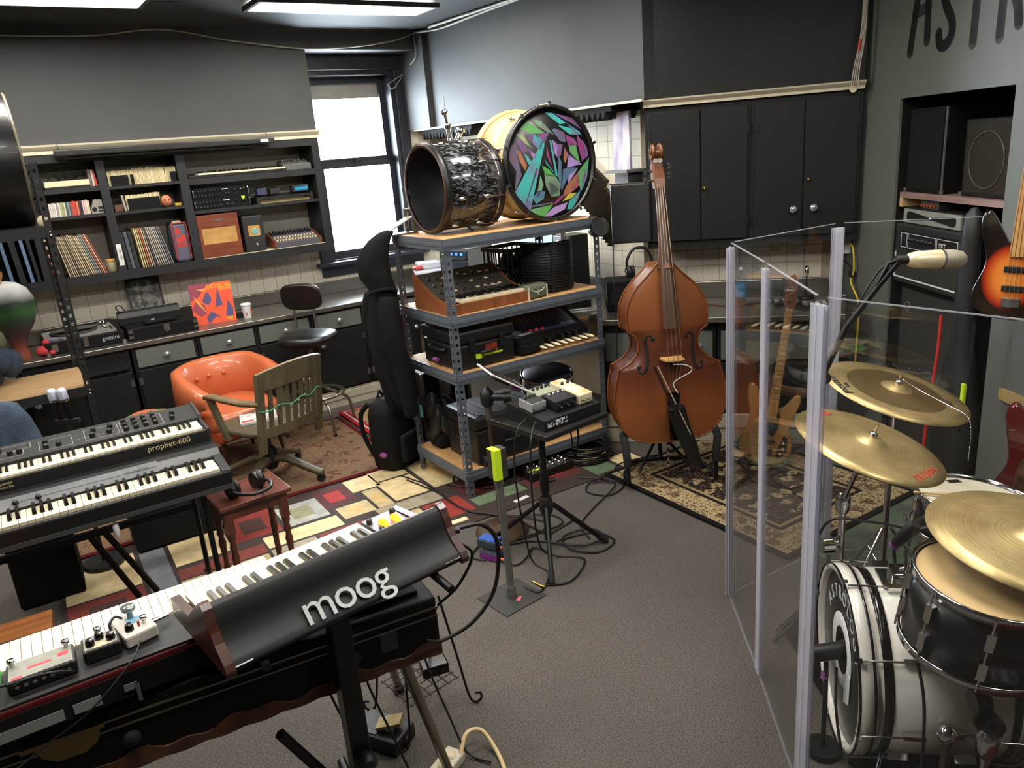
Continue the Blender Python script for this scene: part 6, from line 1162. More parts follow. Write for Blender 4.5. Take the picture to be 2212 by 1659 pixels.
for k in range(9): MB().ring((random.uniform(-.02, .02), random.uniform(-.02, .02), .012+.011*k), .15-.004*(k % 3)+.008*(k % 2), .007, (random.uniform(-3, 3), random.uniform(-3, 3), 0), 36, 6).build('loop', CABLE, t)
t = thing('cable_coil', 'loose coil of black cable under the shelving beside the corner leg', 'cable', (-.22, 4.42, .006)); 
for k in range(7): MB().ring((random.uniform(-.06, .06), random.uniform(-.06, .06), .01+.009*k), .14+.02*(k % 3), .0055, (random.uniform(-4, 4), random.uniform(-4, 4), 0), 32, 6).build('loop', CABLE, t)
for i, (lb, c_, x, y, z, tp) in enumerate((('blue-topped stomp pedal standing on the purple pedal', (40, 84, 170), -.175, 3.44, .045, 1), ('black and purple stomp pedal on the carpet', (30, 34, 44), -.165, 3.40, 0, 0))):
    t = thing('effect_pedal', lb, 'pedal', (x, y, z+.0005), -35); MB().bb(-.055, .055, -.035, .035, 0, .042).build('housing', bm((54, 60, 70) if tp else c_), t, bev=.004)
    if tp: MB().bb(-.05, .05, -.03, .03, .042, .046).build('blue_face', bm(c_), t)
    else: MB().bb(-.05, .05, -.037, -.035, .006, .036).build('purple_face', mat('vivid_purple', (120, 44, 130), .45), t)
    for xx, c2 in ((-.02, (220, 100, 40)), (.02, (70, 140, 210))): MB().cyl((.055, xx, .02), (.09, xx, .02), .006).build('jack_plug', bm(c2), t)
cable('cable_plug', [(.02, 3.14, .008), (.055, 3.10, .008), (.075, 3.085, .008)], .006, BRASS, 'gold cable plug lying on the carpet', 'plug')
t = thing('knob_board', 'black board of silver knobs with neon strip under the shelving', 'mixer', (.17, 4.38, .0085), 33); MB().bb(-.16, .16, -.07, .07, 0, .05).build('housing', BLK, t, bev=.004); MB().box((-.09, -.03, .0512), (.12, .02, .001)).build('neon_strip', MATS['neon_yellow'], t)
for i in range(6):
    for j in range(3): MB().lathe([(.01, .05), (.009, .064), (0, .066)], 10, (-.12+.048*i, -.035+.035*j, 0)).build('knob', CHR, t)
tag(MB().bb(-.05, .05, -.02, .02, 0, .006).build('torn_cardboard', CRM, loc=(-.35, 3.81, .007), rz=30), 'torn cream card scrap at the rug corner', 'scrap')
tag(MB().bb(-.05, .05, -.015, .015, 0, .004).build('paper_scrap', WHT, loc=(.0, 4.02, .0075), rz=40), 'white paper scrap by the shelving leg', 'scrap')
# ------------------------------------------------------------------ under the stage piano
t = thing('expression_pedal', 'black volume pedal with worn brass tread on the carpet', 'foot pedal', (-.54, 2.21, .001), -28); MB().bb(-.09, .09, -.06, .06, 0, .06).build('base', BLK, t, bev=.008); MB().box((.03, .0, .085), (.09, .055, .012), (0, -14, 20)).build('tread', mat('worn_brass', (160, 144, 104), .45, .5, var=.3, scale=30), t); MB().bb(-.09, -.0, -.05, .05, .06, .064).build('ribbed_plate', mat('ribbed', 40, .5), t)
t = thing('wire_stand', 'black wire stand with scroll feet under the stage piano', 'stand', (-.42, 2.36, .0), 40)
wr = mat('wire_iron', (36, 26, 22), .5, .5)
for x in (-.13, .13):
    for y in (-.11, .11): MB().tube(crom([(x*.6, y*.6, .46), (x*.85, y*.85, .2), (x, y, .04), (x*1.12, y*1.12, .008), (x*1.25, y*1.25, .02), (x*1.25, y*1.25, .045), (x*1.14, y*1.14, .045)], 6), .0045).build('leg', wr, t)
for i in range(6): MB().tube([(-.10+.04*i, -.1, .12), (-.10+.04*i, .1, .12)], .0022, 5).tube([(-.11, -.09+.036*i, .12), (.11, -.09+.036*i, .12)], .0022, 5).build('wire_grid', wr, t)
tag(MB().bb(-.05, .05, -.035, .035, 0, .04).build('adapter', [BLKG], loc=(-.37, 2.40, .1225), rz=20, bev=.006), 'glossy black adapter box resting on the wire stand grid', 'adapter')
t = thing('power_strip', 'worn white power strip with cable on the carpet', 'power strip', (-.335, 2.02, .0005), 60); MB().bb(-.1, .1, -.035, .035, 0, .035).build('housing', mat('strip_white', (214, 206, 184), .5, var=.2, scale=20), t, bev=.006)
for i in range(4): MB().lathe([(.02, .035), (.02, .037), (0, .0371)], 14, (-.07+.045*i, 0, 0)).build('socket', CRM, t)
cable('extension_cable', [(-.27, 2.08, .03), (-.25, 2.14, .06), (-.2, 2.16, .05), (-.15, 2.1, .01), (-.12, 2.0, .008), (-.09, 1.88, .008), (-.08, 1.7, .008)], .008, mat('cable_cream', (214, 190, 140), .5), 'thick cream extension cable beside the piano leg')
for i, (x, y) in enumerate(((-.62, 1.9), (-.52, 1.95), (-.42, 2.0), (-.35, 2.04))): cable('hanging_cable', [(x, y, .52), (x+.01, y+.06, .35), (x+.05, y+.09, .15), (x+.1, y+.06, .02), (x+.12+.02*i, y+.02, .01)], .004, CABLE, 'black lead dangling under the stage piano', 'cable', 'leads under the stage piano')
# ================================================================== double bass
def rampz(n, stops, z0, z1, r=.3, noise=.12, coat=.4, axis=2, sc=5):
    M = bpy.data.materials.new(n); MATS[n] = M; M.use_nodes = True; nt = M.node_tree; b = nt.nodes['Principled BSDF']; b.inputs['Roughness'].default_value = r; b.inputs['Coat Weight'].default_value = coat; b.inputs['Coat Roughness'].default_value = .12
    tc = nt.nodes.new('ShaderNodeTexCoord'); sp = nt.nodes.new('ShaderNodeSeparateXYZ'); mr = nt.nodes.new('ShaderNodeMapRange'); mr.inputs[1].default_value = z0; mr.inputs[2].default_value = z1
    mp = nt.nodes.new('ShaderNodeMapping'); mp.inputs['Scale'].default_value = (5, 5, .8); nz = nt.nodes.new('ShaderNodeTexNoise'); nz.inputs['Scale'].default_value = sc; nz.inputs['Detail'].default_value = 5; ma = nt.nodes.new('ShaderNodeMath'); ma.operation = 'MULTIPLY_ADD'; ma.inputs[1].default_value = noise
    rp = nt.nodes.new('ShaderNodeValToRGB'); L = nt.links.new
    ce_ = rp.color_ramp.elements; ce_[0].position, ce_[0].color = stops[0][0], lin(stops[0][1]); ce_[1].position, ce_[1].color = stops[-1][0], lin(stops[-1][1])
    for p_, c_ in stops[1:-1]: ce_.new(p_).color = lin(c_)
    L(tc.outputs['Object'], sp.inputs[0]); L(sp.outputs[axis], mr.inputs[0]); L(tc.outputs['Object'], mp.inputs[0]); L(mp.outputs[0], nz.inputs['Vector']); L(nz.outputs['Fac'], ma.inputs[0]); L(mr.outputs[0], ma.inputs[2]); L(ma.outputs[0], rp.inputs[0]); L(rp.outputs[0], b.inputs['Base Color']); return M
varn = rampz('bass_varnish', [(.0, (134, 80, 42)), (.25, (130, 74, 38)), (.42, (96, 50, 30)), (.58, (74, 37, 27)), (.75, (112, 62, 34)), (1., (128, 76, 40))], 0, 1.0, .30, .12, .0); varn.node_tree.nodes['Principled BSDF'].inputs['Specular IOR Level'].default_value = .4
t = thing('double_bass', 'brown varnished double bass upright on its stand', 'double bass', (.875, 4.16, .264), rot=(-5, 0, 3))
OL = [(.0, .10), (.02, .19), (.05, .24), (.10, .28), (.18, .307), (.25, .313), (.32, .308), (.38, .295), (.42, .283), (.437, .285), (.445, .262), (.47, .215), (.51, .178), (.55, .165), (.59, .168), (.62, .182), (.645, .215), (.652, .223), (.66, .219), (.70, .225), (.76, .222), (.81, .206), (.86, .178), (.90, .142), (.94, .10), (.97, .07), (1.0, .045)]
def arch(x, z, hw): 
    u = min(1, abs(x)/hw); g = min(1, (z+.03)/.25, (1.05-z)/.4); return .045*max(0, 1-u*u)**.8*g
nu = 16
def plate(y0, sgn, k=1.):
    rows = [[Vector((hw*(-1+2*j/nu), y0+sgn*arch(hw*(-1+2*j/nu), z, hw)*k, z)) for j in range(nu+1)] for z, hw in OL]
    if sgn > 0: rows = [r[::-1] for r in rows]
    return rows
MB().loft(plate(-.10, -1), closed=False).build('top_plate', varn, t)
MB().loft(plate(.10, 1, .5), closed=False).build('back_plate', varn, t)
loop = [(-hw, z) for z, hw in OL] + [(hw, z) for z, hw in reversed(OL)]
MB().loft([[Vector((x*.985, y, z)) for x, z in loop] for y in (-.10, .10)], cap=False).build('ribs', varn, t)
for y in (-.102, .102): MB().tube([(x*1.01, y, z) for x, z in loop], .0055, 6, closed=True).build('edge_binding', mat('bass_edge', (116, 64, 30), .35), t)
def top(x, z):
    for (z0, h0), (z1, h1) in zip(OL, OL[1:]):
        if z0 <= z <= z1: hw = h0+(h1-h0)*(z-z0)/(z1-z0); return -.10-arch(x, z, hw)
    return -.1
fh = mat('f_hole_dark', 6, .8)
for s_ in (-1, 1):
    pts = [(.088, .60), (.105, .62), (.125, .612), (.132, .585), (.125, .53), (.128, .47), (.14, .43), (.16, .415), (.178, .43), (.172, .447)]
    pp = crom([(s_*x, 0, z) for x, z in pts], 5); pp = [Vector((p.x, top(p.x, p.z)+.003, p.z)) for p in pp]
    n_ = len(pp); f = MB().tube(pp, [.004+.0065*sin(pi*i/(n_-1)) for i in range(n_)], 6)
    for x, z in ((.09, .60), (.172, .445)): f.ell((s_*x, top(s_*x, z)+.002, z), (.014, .006, .014), 10, 6)
    f.build('f_hole', fh, t)
MB().prism([(-.07, 0), (-.03, 0), (-.02, .03), (.02, .03), (.03, 0), (.07, 0), (.062, .10), (.03, .125), (-.03, .125), (-.062, .10)], 0, .012, (0, top(0, .49)+.012, .485), (90+10, 0, 0)) if False else None
br = MB().loft([[Vector((x, top(0, .49)+.01-d, .49+dz)) for x, d, dz in ((-.062, 0, -.008), (.062, 0, -.008), (.05, .11, -.004), (-.05, .11, -.004))], [Vector((x, top(0, .49)+.01-d, .49+dz)) for x, d, dz in ((-.062, 0, .008), (.062, 0, .008), (.05, .11, .004), (-.05, .11, .004))]], sm=False).build('bridge', mat('bridge_maple', (196, 150, 92), .5), t)
MB().loft([[Vector((x, y, z)) for x, y, z in ((-.035, -.155, .30), (.035, -.155, .30), (.035, -.175, .30), (-.035, -.175, .30))], [Vector((x, y, z)) for x, y, z in ((-.02, -.13, .02), (.02, -.13, .02), (.02, -.15, .02), (-.02, -.15, .02))]], sm=False).build('tailpiece', BLKG, t)
fb0 = Vector((0, -.215, .64)); fb1 = Vector((0, -.07, 1.42))
MB().loft([[Vector((-.048, -.20, .66)), Vector((-.02, -.212, .66)), Vector((.02, -.212, .66)), Vector((.048, -.20, .66)), Vector((.04, -.185, .66)), Vector((-.04, -.185, .66))], [Vector((-.024, -.085, 1.40)), Vector((-.01, -.093, 1.40)), Vector((.01, -.093, 1.40)), Vector((.024, -.085, 1.40)), Vector((.02, -.07, 1.40)), Vector((-.02, -.07, 1.40))]], sm=False).build('fingerboard', mat('fingerboard', (84, 58, 40), .35, c2=(60, 40, 28), scale=8), t)
neckM = mat('bass_neck', (104, 60, 34), .35, coat=.1)
MB().loft([[Vector((w_*cos(a), y+d*sin(a), z)) for a in [2*pi*i/12 for i in range(12)]] for z, y, w_, d in ((.98, -.09, .045, .085), (1.02, -.10, .036, .05), (1.1, -.10, .028, .03), (1.3, -.075, .024, .022), (1.40, -.06, .024, .022), (1.42, -.055, .03, .028))]).build('neck', neckM, t)
MB().loft([[Vector((x, y, z)) for x, y in ((-w_, y0-d), (w_, y0-d), (w_, y0+d), (-w_, y0+d))] for z, y0, w_, d in ((1.40, -.06, .028, .03), (1.45, -.045, .032, .036), (1.52, -.02, .028, .03), (1.56, -.015, .02, .022))], sm=False).build('pegbox', neckM, t, bev=.006)
sc_ = MB()
for s_ in (-1, 1):
    pts = [(s_*(.012+.022*k/26), -.03+ (.048-.0013*k)*cos(radians(-120+26*k)), 1.585+(.048-.0013*k)*sin(radians(-120+26*k))) for k in range(27)]; sc_.tube(pts, [.014-.0003*k for k in range(27)], 7)
sc_.lathe([(.03, -.018), (.03, .018)], 18, (0, -.03, 1.585), (0, 90, 0)).build('scroll', neckM, t)
for i, (s_, z) in enumerate(((-1, 1.44), (1, 1.465), (-1, 1.49), (1, 1.515))): MB().cyl((0, -.04, z), (s_*.06, -.035, z), .006).box((s_*.068, -.035, z), (.016, .008, .03)).build('tuning_peg', BLK, t)
for i in range(4):
    x = -.018+.012*i; MB().tube([(x*1.0, -.16, .30), (x*2.1, top(0, .49)-.10, .49), (x*.95, -.094, 1.405), (x*.8, -.06, 1.46)], .0019, 5).build('string', mat('string_steel', (170, 150, 130), .3, .8), t)
MB().tube(crom([(-.01, -.235, .47), (.06, -.24, .46), (.09, -.22, .42), (.0, -.19, .36), (.02, -.19, .30)], 6), .003).build('pickup_wire', WHT, t); MB().bb(.03, .055, -.245, -.22, .475, .49).build('pickup_clip', CHR, t)
ep = MB().cyl((0, 0, -.0), (0, .012, -.245), .006, seg=10).build('endpin', CHR, t)
for i in range(5): MB().cyl((0, .002*i+.0005, -.03-.04*i), (0, .002*i+.002, -.05-.04*i), .0068, seg=10).build('endpin_band', BLK, ep)
# bow quiver and bow
t = thing('bow_quiver', 'black leather bow quiver hanging from the double bass tailpiece', 'quiver', (.93, 3.925, .28), rot=(-6, -10, 0)); lt = mat('black_leather', 20, .4, bump=.15)
MB().loft([[Vector((dx+w_*cos(a), d*sin(a), z)) for a in [2*pi*i/16 for i in range(16)]] for z, w_, d, dx in ((-.14, .012, .01, .05), (-.10, .03, .018, .035), (.0, .042, .022, .02), (.12, .046, .024, .0), (.24, .05, .026, -.01))]).build('pouch', lt, t); MB().ring((-.01, 0, .24), .046, .005, None, 20).build('rim', lt, t)
t = thing('bow', 'slender bass bow standing in the leather quiver', 'bow', (.93, 3.915, .36), rot=(0, -24, 8)); MB().tube(crom([(-.0, 0, -.1), (.0, 0, .15), (.006, 0, .45)], 6), .006).build('stick', mat('bow_wood', (44, 26, 20), .35), t); MB().tube([(.02, 0, -.08), (.024, 0, .44)], .003).build('hair', mat('bow_hair', (206, 190, 160), .6), t); MB().bb(-.004, .03, -.008, .008, .16, .2).build('frog', BLK, t)
# bass stand
t = thing('bass_stand', 'black padded floor stand cradling the double bass', 'stand', (.87, 4.22, .019)); fo = mat('foam_pad', 24, .9)
for s_ in (-1, 1):
    a = MB().tube(crom([(s_*.18, .1, .03), (s_*.25, -.04, .02), (s_*.25, -.18, .02), (s_*.25, -.20, .06), (s_*.25, -.19, .16)], 5), .011).build('cradle_arm', sb_, t); MB().tube([(s_*.25, -.19, .13), (s_*.262, -.185, .28), (s_*.262, -.12, .30)], .023, 8).build('foam_sleeve', fo, a)
MB().tube([(-.2, .12, .03), (.2, .12, .03)], .013).build('rear_bar', sb_, t); MB().tube(crom([(0, .12, .03), (.0, .2, .3), (0, .19, .62)], 5), .013).build('rear_post', sb_, t); MB().tube([(-.14, .13, .6), (.14, .13, .6)], .012).build('yoke', fo, t)
for s_ in (-1, 1): MB().tube([(0, .14, .2), (s_*.16, -.02, .015)], .009).build('brace', sb_, t)
# ================================================================== electric basses
BO = [(-.02, .0), (.05, .0), (.11, .025), (.15, .075), (.158, .14), (.135, .20), (.122, .26), (.135, .32), (.158, .38), (.168, .43), (.152, .462), (.12, .44), (.085, .39), (.05, .365), (.032, .36), (-.032, .36), (-.06, .40), (-.095, .46), (-.13, .505), (-.158, .495), (-.162, .44), (-.145, .37), (-.128, .30), (-.13, .24), (-.155, .17), (-.168, .11), (-.15, .05), (-.09, .01)]
def ebass(name, label, loc, rot, bodyM, neckM_, headM, scale=1., guard=None, frets=True, chromeplate=True):
    t = thing(name, label, 'bass guitar', loc, rot=rot); t.scale = (scale,)*3
    ol = [(p.x, p.z) for p in crom([(x, 0, z) for x, z in BO], 3, True)]
    MB().loft([[Vector((cx*k, y, .25+(cz-.25)*k)) for cx, cz in ol] for y, k in ((-.02, .955), (-.017, .985), (-.01, 1), (.012, 1), (.02, .96))], sm=True).build('body', bodyM, t)
    if guard: MB().prism([(-.04, .20), (.03, .19), (.055, .25), (.05, .32), (.035, .358), (-.035, .358), (-.06, .33), (-.06, .26)], 0, .003, (0, -.0205, 0), (90, 0, 0)).build('pickguard', guard, t)
    MB().loft([[Vector((x*w_, y, z)) for x, y in ((-1, -.03), (1, -.03), (.8, -.012), (-.8, -.012))] for z, w_ in ((.30, .031), (.99, .021))], sm=False).build('neck', neckM_, t, bev=.003)
    MB().loft([[Vector((x*w_, y, z)) for x, y in ((-1, -.034), (1, -.034), (1, -.03), (-1, -.03))] for z, w_ in ((.30, .031), (.98, .021))], sm=False).build('fretboard', headM if frets else neckM_, t)
    if frets:
        m = .86; fm_ = MB()
        z = .98
        for i in range(18): z = .12+(.98-.12)*2**(-(i+1)/12.); w_ = .021+.01*(.98-z)/.68; MB().bb(-w_, w_, -.0355, -.034, z-.001, z+.001).build('fret', CHR, t); 
        for i in (3, 5, 7, 9, 12, 15): z = .12+.86*(2**(-(i-1)/12.)+2**(-i/12.))/2; MB().bb(-.012, .012, -.0352, -.034, z-.006, z+.006).build('fret_marker', mat('pearl', (222, 216, 200), .3), t)
    MB().prism([(-.021, .985), (.021, .985), (.036, 1.02), (.03, 1.10), (.022, 1.17), (.0, 1.20), (-.022, 1.185), (-.03, 1.16), (-.026, 1.12), (-.034, 1.06), (-.036, 1.02)], 0, .015, (0, -.016, 0), (90, 0, 0)).build('headstock', neckM_, t, bev=.003)
    MB().bb(-.021, .021, -.037, -.028, .98, .986).build('nut', CRM, t)
    for i in range(4):
        z = 1.03+.042*i; MB().lathe([(.008, 0), (.006, .012), (.009, .014), (0, .015)], 10, (-.014+.004*i, -.031, z), (90, 0, 0)).cyl((-.03, -.018, z), (-.052, -.018, z), .003).bb(-.066, -.05, -.021, -.015, z-.012, z+.012).build('tuning_key', CHR, t)
        x = -.028+.0187*i; MB().tube([(x, -.036, .085), (x*.62, -.042, .98), (-.014+.004*i, -.04, z)], .0013, 5).build('string', MATS['string_steel'], t)
    for z in (.15, .24): MB().bb(-.045, .045, -.03, -.02, z-.014, z+.014).build('pickup', BLK, t, bev=.003)
    MB().bb(-.038, .038, -.032, -.02, .06, .105).build('bridge', CHR, t, bev=.003)
    if chromeplate:
        MB().prism([(.06, .06), (.085, .04), (.125, .09), (.12, .18), (.095, .2), (.075, .13)], 0, .003, (0, -.0205, 0), (90, 0, 0)).build('control_plate', CHR, t)
        for x, z in ((.09, .075), (.103, .11), (.1, .145)): MB().lathe([(.011, 0), (.01, .015), (0, .016)], 12, (x, -.0235, z), (90, 0, 0)).build('control_knob', BRASS if guard else BLK, t)
    return t
natM = mat('natural_ash', (186, 142, 88), .3, c2=(156, 112, 62), scale=4, stretch=(5, 5, .7), coat=.4); rosw = mat('rosewood', (126, 74, 48), .4); mapl = mat('maple_neck', (206, 160, 98), .35, c2=(186, 136, 78), scale=6, stretch=(6, 6, .6))
ebass('bass_guitar', 'natural wood electric bass with pearl-marked neck behind the shield', (1.44, 4.18, .035), (-10, 10, -8), natM, rosw, mapl, .93, mat('guard_dark', 30, .3))
t = thing('guitar_stand', 'low black guitar stand under the natural wood bass', 'stand', (1.45, 4.22, .019), -8)
for s_ in (-1, 1): MB().tube(crom([(s_*.02, .12, .30), (s_*.08, .02, .1), (s_*.13, -.06, .012)], 5), .008).build('leg', sb_, t); MB().tube(crom([(s_*.06, .04, .07), (s_*.08, -.03, .05), (s_*.08, -.055, .08)], 5), .008).build('yoke', sb_, t)
MB().tube([(0, .13, .30), (.0, .25, .012)], .008).build('rear_leg', sb_, t)
sun = rampz('sunburst', [(.0, (18, 12, 10)), (.3, (30, 14, 10)), (.42, (170, 52, 24)), (.62, (214, 120, 44)), (1., (226, 150, 66))], 1., 0., .2, .0, .6)
# radial burst: distance from the body centre
nt = sun.node_tree; mr = [n for n in nt.nodes if n.type == 'MAP_RANGE'][0]; tc = [n for n in nt.nodes if n.type == 'TEX_COORD'][0]
mp2 = nt.nodes.new('ShaderNodeMapping'); mp2.inputs['Location'].default_value = (.15, 0, -1.12); mp2.inputs['Scale'].default_value = (7.5, 0, 5.6); ln_ = nt.nodes.new('ShaderNodeVectorMath'); ln_.operation = 'LENGTH'
nt.links.new(tc.outputs['Object'], mp2.inputs[0]); nt.links.new(mp2.outputs[0], ln_.inputs[0]); nt.links.new(ln_.outputs['Value'], mr.inputs[0]); mr.inputs[1].default_value = 1.25; mr.inputs[2].default_value = .0
ebass('bass_guitar', 'sunburst fretless electric bass hanging on the grey wall', (2.055, 3.05, 1.10), (-2, 1.5, -40), sun, mapl, mapl, .86, None, False)
t = thing('guitar_hanger', 'black wall hanger holding the sunburst bass by its head', 'hanger', WC(1.93, .0, 1.99), WC.deg); MB().bb(-.04, .04, -.012, 0, -.05, .05).build('wall_plate', BLK, t); MB().tube([(0, 0, 0), (0, -.1, -.01)], .008).tube(crom([(-.05, -.16, .01), (-.04, -.11, -.02), (0, -.1, -.02), (.04, -.11, -.02), (.05, -.16, .01)], 4), .009).build('yoke', BLK, t)
# ================================================================== clear drum shield
plex = glass('acrylic', (.985, .987, .99)); hingeM = glass('hinge_vinyl', (.92, .92, .96), .08, 1.45, .38); edgeM = glass('acrylic_edge', (.92, .94, .95), .1, 1.5, .2)
HZ = 1.525
H = [(1.933, 3.043), (1.41, 3.225), (.866, 2.912), (.822, 2.39), (.765, 1.835), (1.10, 1.36)]
lab = ['clear acrylic shield panel behind the cymbals near the amplifiers', 'clear acrylic shield panel behind the natural wood bass headstock', 'clear acrylic shield panel standing before the natural wood bass', 'clear acrylic shield panel beside the kick drum microphone', 'clear acrylic shield panel in front of the kick and tom']
for i in range(5):
    p, q = Vector(H[i]), Vector(H[i+1]); u = (q-p); ln_ = u.length; a = degrees(atan2(u.y, u.x))
    t = thing('shield_panel', lab[i], 'acrylic panel', (p.x, p.y, .002), a, 'drum shield panels'); g_ = .022
    MB().bb(g_, ln_-g_, -.003, .003, 0, HZ).build('acrylic_sheet', plex, t)
    MB().bb(g_, ln_-g_, -.0031, .0031, HZ-.002, HZ+.0005).build('top_edge', edgeM, t); MB().bb(g_, ln_-g_, -.0031, .0031, 0, .006).build('bottom_edge', edgeM, t)
for i in range(1, 5):
    x, y = H[i]; u = Vector((H[i+1][0]-H[i-1][0], H[i+1][1]-H[i-1][1])); a = degrees(atan2(u.y, u.x))
    t = thing('hinge_strip', ('full-height clear vinyl hinge on the shield behind the boom microphone', 'full-height clear vinyl hinge on the shield corner nearest the double bass', 'full-height clear vinyl hinge between the two bass-side shield panels', 'full-height clear vinyl hinge on the shield corner before the kick drum')[i-1], 'hinge', (x, y, .012), a, 'shield hinges')
    for s_ in (-1, 1): MB().bb(s_*.013-.012, s_*.013+.012, -.008, -.0035, 0, HZ-.03).bb(s_*.013-.012, s_*.013+.012, .0035, .008, 0, HZ-.03).build('channel', hingeM, t)
# ================================================================== drum kit
def shellmat(): return mat('kick_white', (236, 233, 222), .3, var=.05, coat=.4)
kw_ = shellmat(); KR = .281
t = thing('kick_drum', 'white kick drum with black front head and white logo', 'drum', (.985, 2.075, KR+.020), -11)
RXm = (0, -90, 0)     # local z of the lathe -> -x (front)
MB().lathe([(KR-.012, -.43), (KR-.004, -.43), (KR-.004, -.02), (KR-.012, -.02)], 56, rot=RXm, cap=False).build('shell', kw_, t)
for z in (.0, -.45):
    h = MB().lathe([(KR-.012, z-.03), (KR+.008, z-.03), (KR+.008, z+.02), (KR-.012, z+.02), (KR-.012, z-.03)], 56, rot=RXm, cap=False).build('hoop', kw_, t)
    for dz in (-.026, .016): MB().lathe([(KR+.0082, z+dz), (KR+.0088, z+dz), (KR+.0088, z+dz+.008), (KR+.0082, z+dz+.008)], 56, rot=RXm, cap=False).build('hoop_stripe', BLKG, h)
MB().lathe([(KR-.003, -.075), (KR-.001, -.075), (KR-.001, -.048), (KR-.003, -.048)], 56, rot=RXm, cap=False).build('black_band', BLKG, t); MB().lathe([(KR-.003, -.405), (KR-.001, -.405), (KR-.001, -.385), (KR-.003, -.385)], 56, rot=RXm, cap=False).build('black_band', BLKG, t)
hd = MB().lathe([(KR-.012, .001), (.075, .004)], 56, rot=RXm, cap=False).build('front_head', mat('kick_head_black', 14, .25), t)
HR = Matrix(((0, 0, -1), (-1, 0, 0), (0, 1, 0)))   # text plane facing -x: x_text -> -y, y_text -> z
MB().lathe([(.12, 0), (.075, .0012)], 40, (-.0055, .0, .02), RXm, cap=False).lathe([(.12, 0), (.12, .0015), (.076, .0015)], 40, (-.005, .0, .02), RXm, cap=False).prism([(.06, -.13), (.115, -.10), (.12, .0), (.075, 0), (.06, -.06)], 0, .0015, (-.006, 0, 0), HR).build('white_ring', WHT, hd)
lt_ = MB()
for i, ch in enumerate('ASTROLOGY'):
    a = radians(150-15*i); R = .20; o = (-.006, -R*cos(a), R*sin(a)); rr = HR @ Matrix.Rotation(a-pi/2, 3, 'Z'); lt_.text(ch, .062, o, rr, .0005)
lt_.build('lettering', WHT, hd)
for i in range(8):
    a = 2*pi*i/8+.2; n_ = Vector((0, cos(a), sin(a)))
    m = MB()
    for x0, x1, xl in ((-.02, .12, .13), (.47, .33, .32)):
        m.cyl(n_*(KR+.016)+Vector((x0, 0, 0)), n_*(KR+.012)+Vector((x1, 0, 0)), .0035)
        M3 = Matrix((Vector((1, 0, 0)), n_.cross(Vector((1, 0, 0))), n_)).transposed(); m.box(n_*(KR+.006)+Vector((xl, 0, 0)), (.06, .018, .022), M3).box(n_*(KR+.012)+Vector((x0, 0, 0)), (.012, .014, .04), M3)
    m.build('lug_and_rod', CHR, t)
MB().lathe([(.0, -.44), (KR-.012, -.44)], 40, rot=RXm).build('batter_head', CRM, t)
MB().bb(.09, .20, -.05, .05, KR-.006, KR+.008).bb(.12, .18, -.03, .03, KR, KR+.035).cyl((.15, 0, KR+.03), (.2, -.0, KR+.045), .012).build('tom_mount', CHR, t, bev=.003)
for s_ in (-1, 1): MB().cyl((.06, s_*.24, -.16), (-.0, s_*.34, -KR-.008), .007).build('spur', CHR, t)
for s_, x in ((-1, .3), (1, .3), (-1, .12)): MB().bb(x, x+.05, s_*.10-.02, s_*.10+.02, -KR-.013, -KR+.02).build('cradle_foot', CHR, t)
# kick microphone on short stand
t = thing('kick_microphone', 'black microphone aimed at the kick drum port', 'microphone', (.93, 2.06, .33), rot=(0, 90, 4)); MB().lathe([(.02, -.08), (.026, -.06), (.028, .04), (.03, .05), (.03, .09), (.02, .1)], 18).build('body', BLK, t)
for z in (.055, .068, .081): MB().ring((0, 0, z), .03, .002, None, 18).build('grille_ring', CHR, t)
t = thing('mic_stand', 'short black microphone stand before the kick drum', 'stand', (.90, 2.0, .002)); MB().cyl((0, 0, 0), (0, 0, .02), .055, seg=24).cyl((0, 0, .02), (.0, .0, .2), .008).tube([(0, 0, .2), (.02, .05, .30)], .008).build('pole', sb_, t); MB().cyl((.008, .03, .25), (.014, .042, .27), .012).build('purple_band', MATS['purple'], t)
# rack tom
def drum(name, label, loc, rot, R, h, shM, hdM, nl=8, hoop=CHR, lugM=CHR):
    t = thing(name, label, 'drum', loc, rot=rot)
    MB().lathe([(R-.006, 0), (R, 0), (R, h), (R-.006, h)], 44, cap=False).build('shell', shM, t)
    MB().lathe([(R-.002, h+.004), (R-.012, h+.007), (.0, h+.0075)], 44).build('top_head', hdM, t); MB().lathe([(0, -.002), (R-.002, -.002)], 40).build('bottom_head', CRM, t)
    for z, dz in ((h-.006, .024), (-.016, .022)): MB().lathe([(R+.004, z), (R+.009, z), (R+.006, z+dz*.5), (R+.010, z+dz), (R+.003, z+dz), (R+.004, z)], 44, cap=False).build('hoop', hoop, t)
    for i in range(nl):
        a = 2*pi*i/nl+.3; m = MB()
        for z in (h*.72, h*.26): m.box(((R+.008)*cos(a), (R+.008)*sin(a), z), (.016, .02, h*.26), (0, 0, degrees(a)))
        m.cyl(((R+.013)*cos(a), (R+.013)*sin(a), -.012), ((R+.013)*cos(a), (R+.013)*sin(a), h+.012), .003); m.build('lug', lugM, t)
    return t
worn_head = mat('worn_head', (206, 176, 122), .6, c2=(150, 140, 124), scale=5, lo=.5, hi=.64)
tom = drum('rack_tom', 'black tom drum with chrome hoops and worn tan head', (1.178, 1.745, .572), (6, 4, 0), .176, .195, mat('shell_black', 12, .35, coat=.1), worn_head)
tom2 = drum('snare_drum', 'black-shelled snare drum with white head and taped patches', (1.575, 2.425, .505), (3, 5, 20), .182, .12, MATS['shell_black'], mat('coated_head', (218, 212, 190), .7, c2=(200, 192, 168), scale=6), 8)
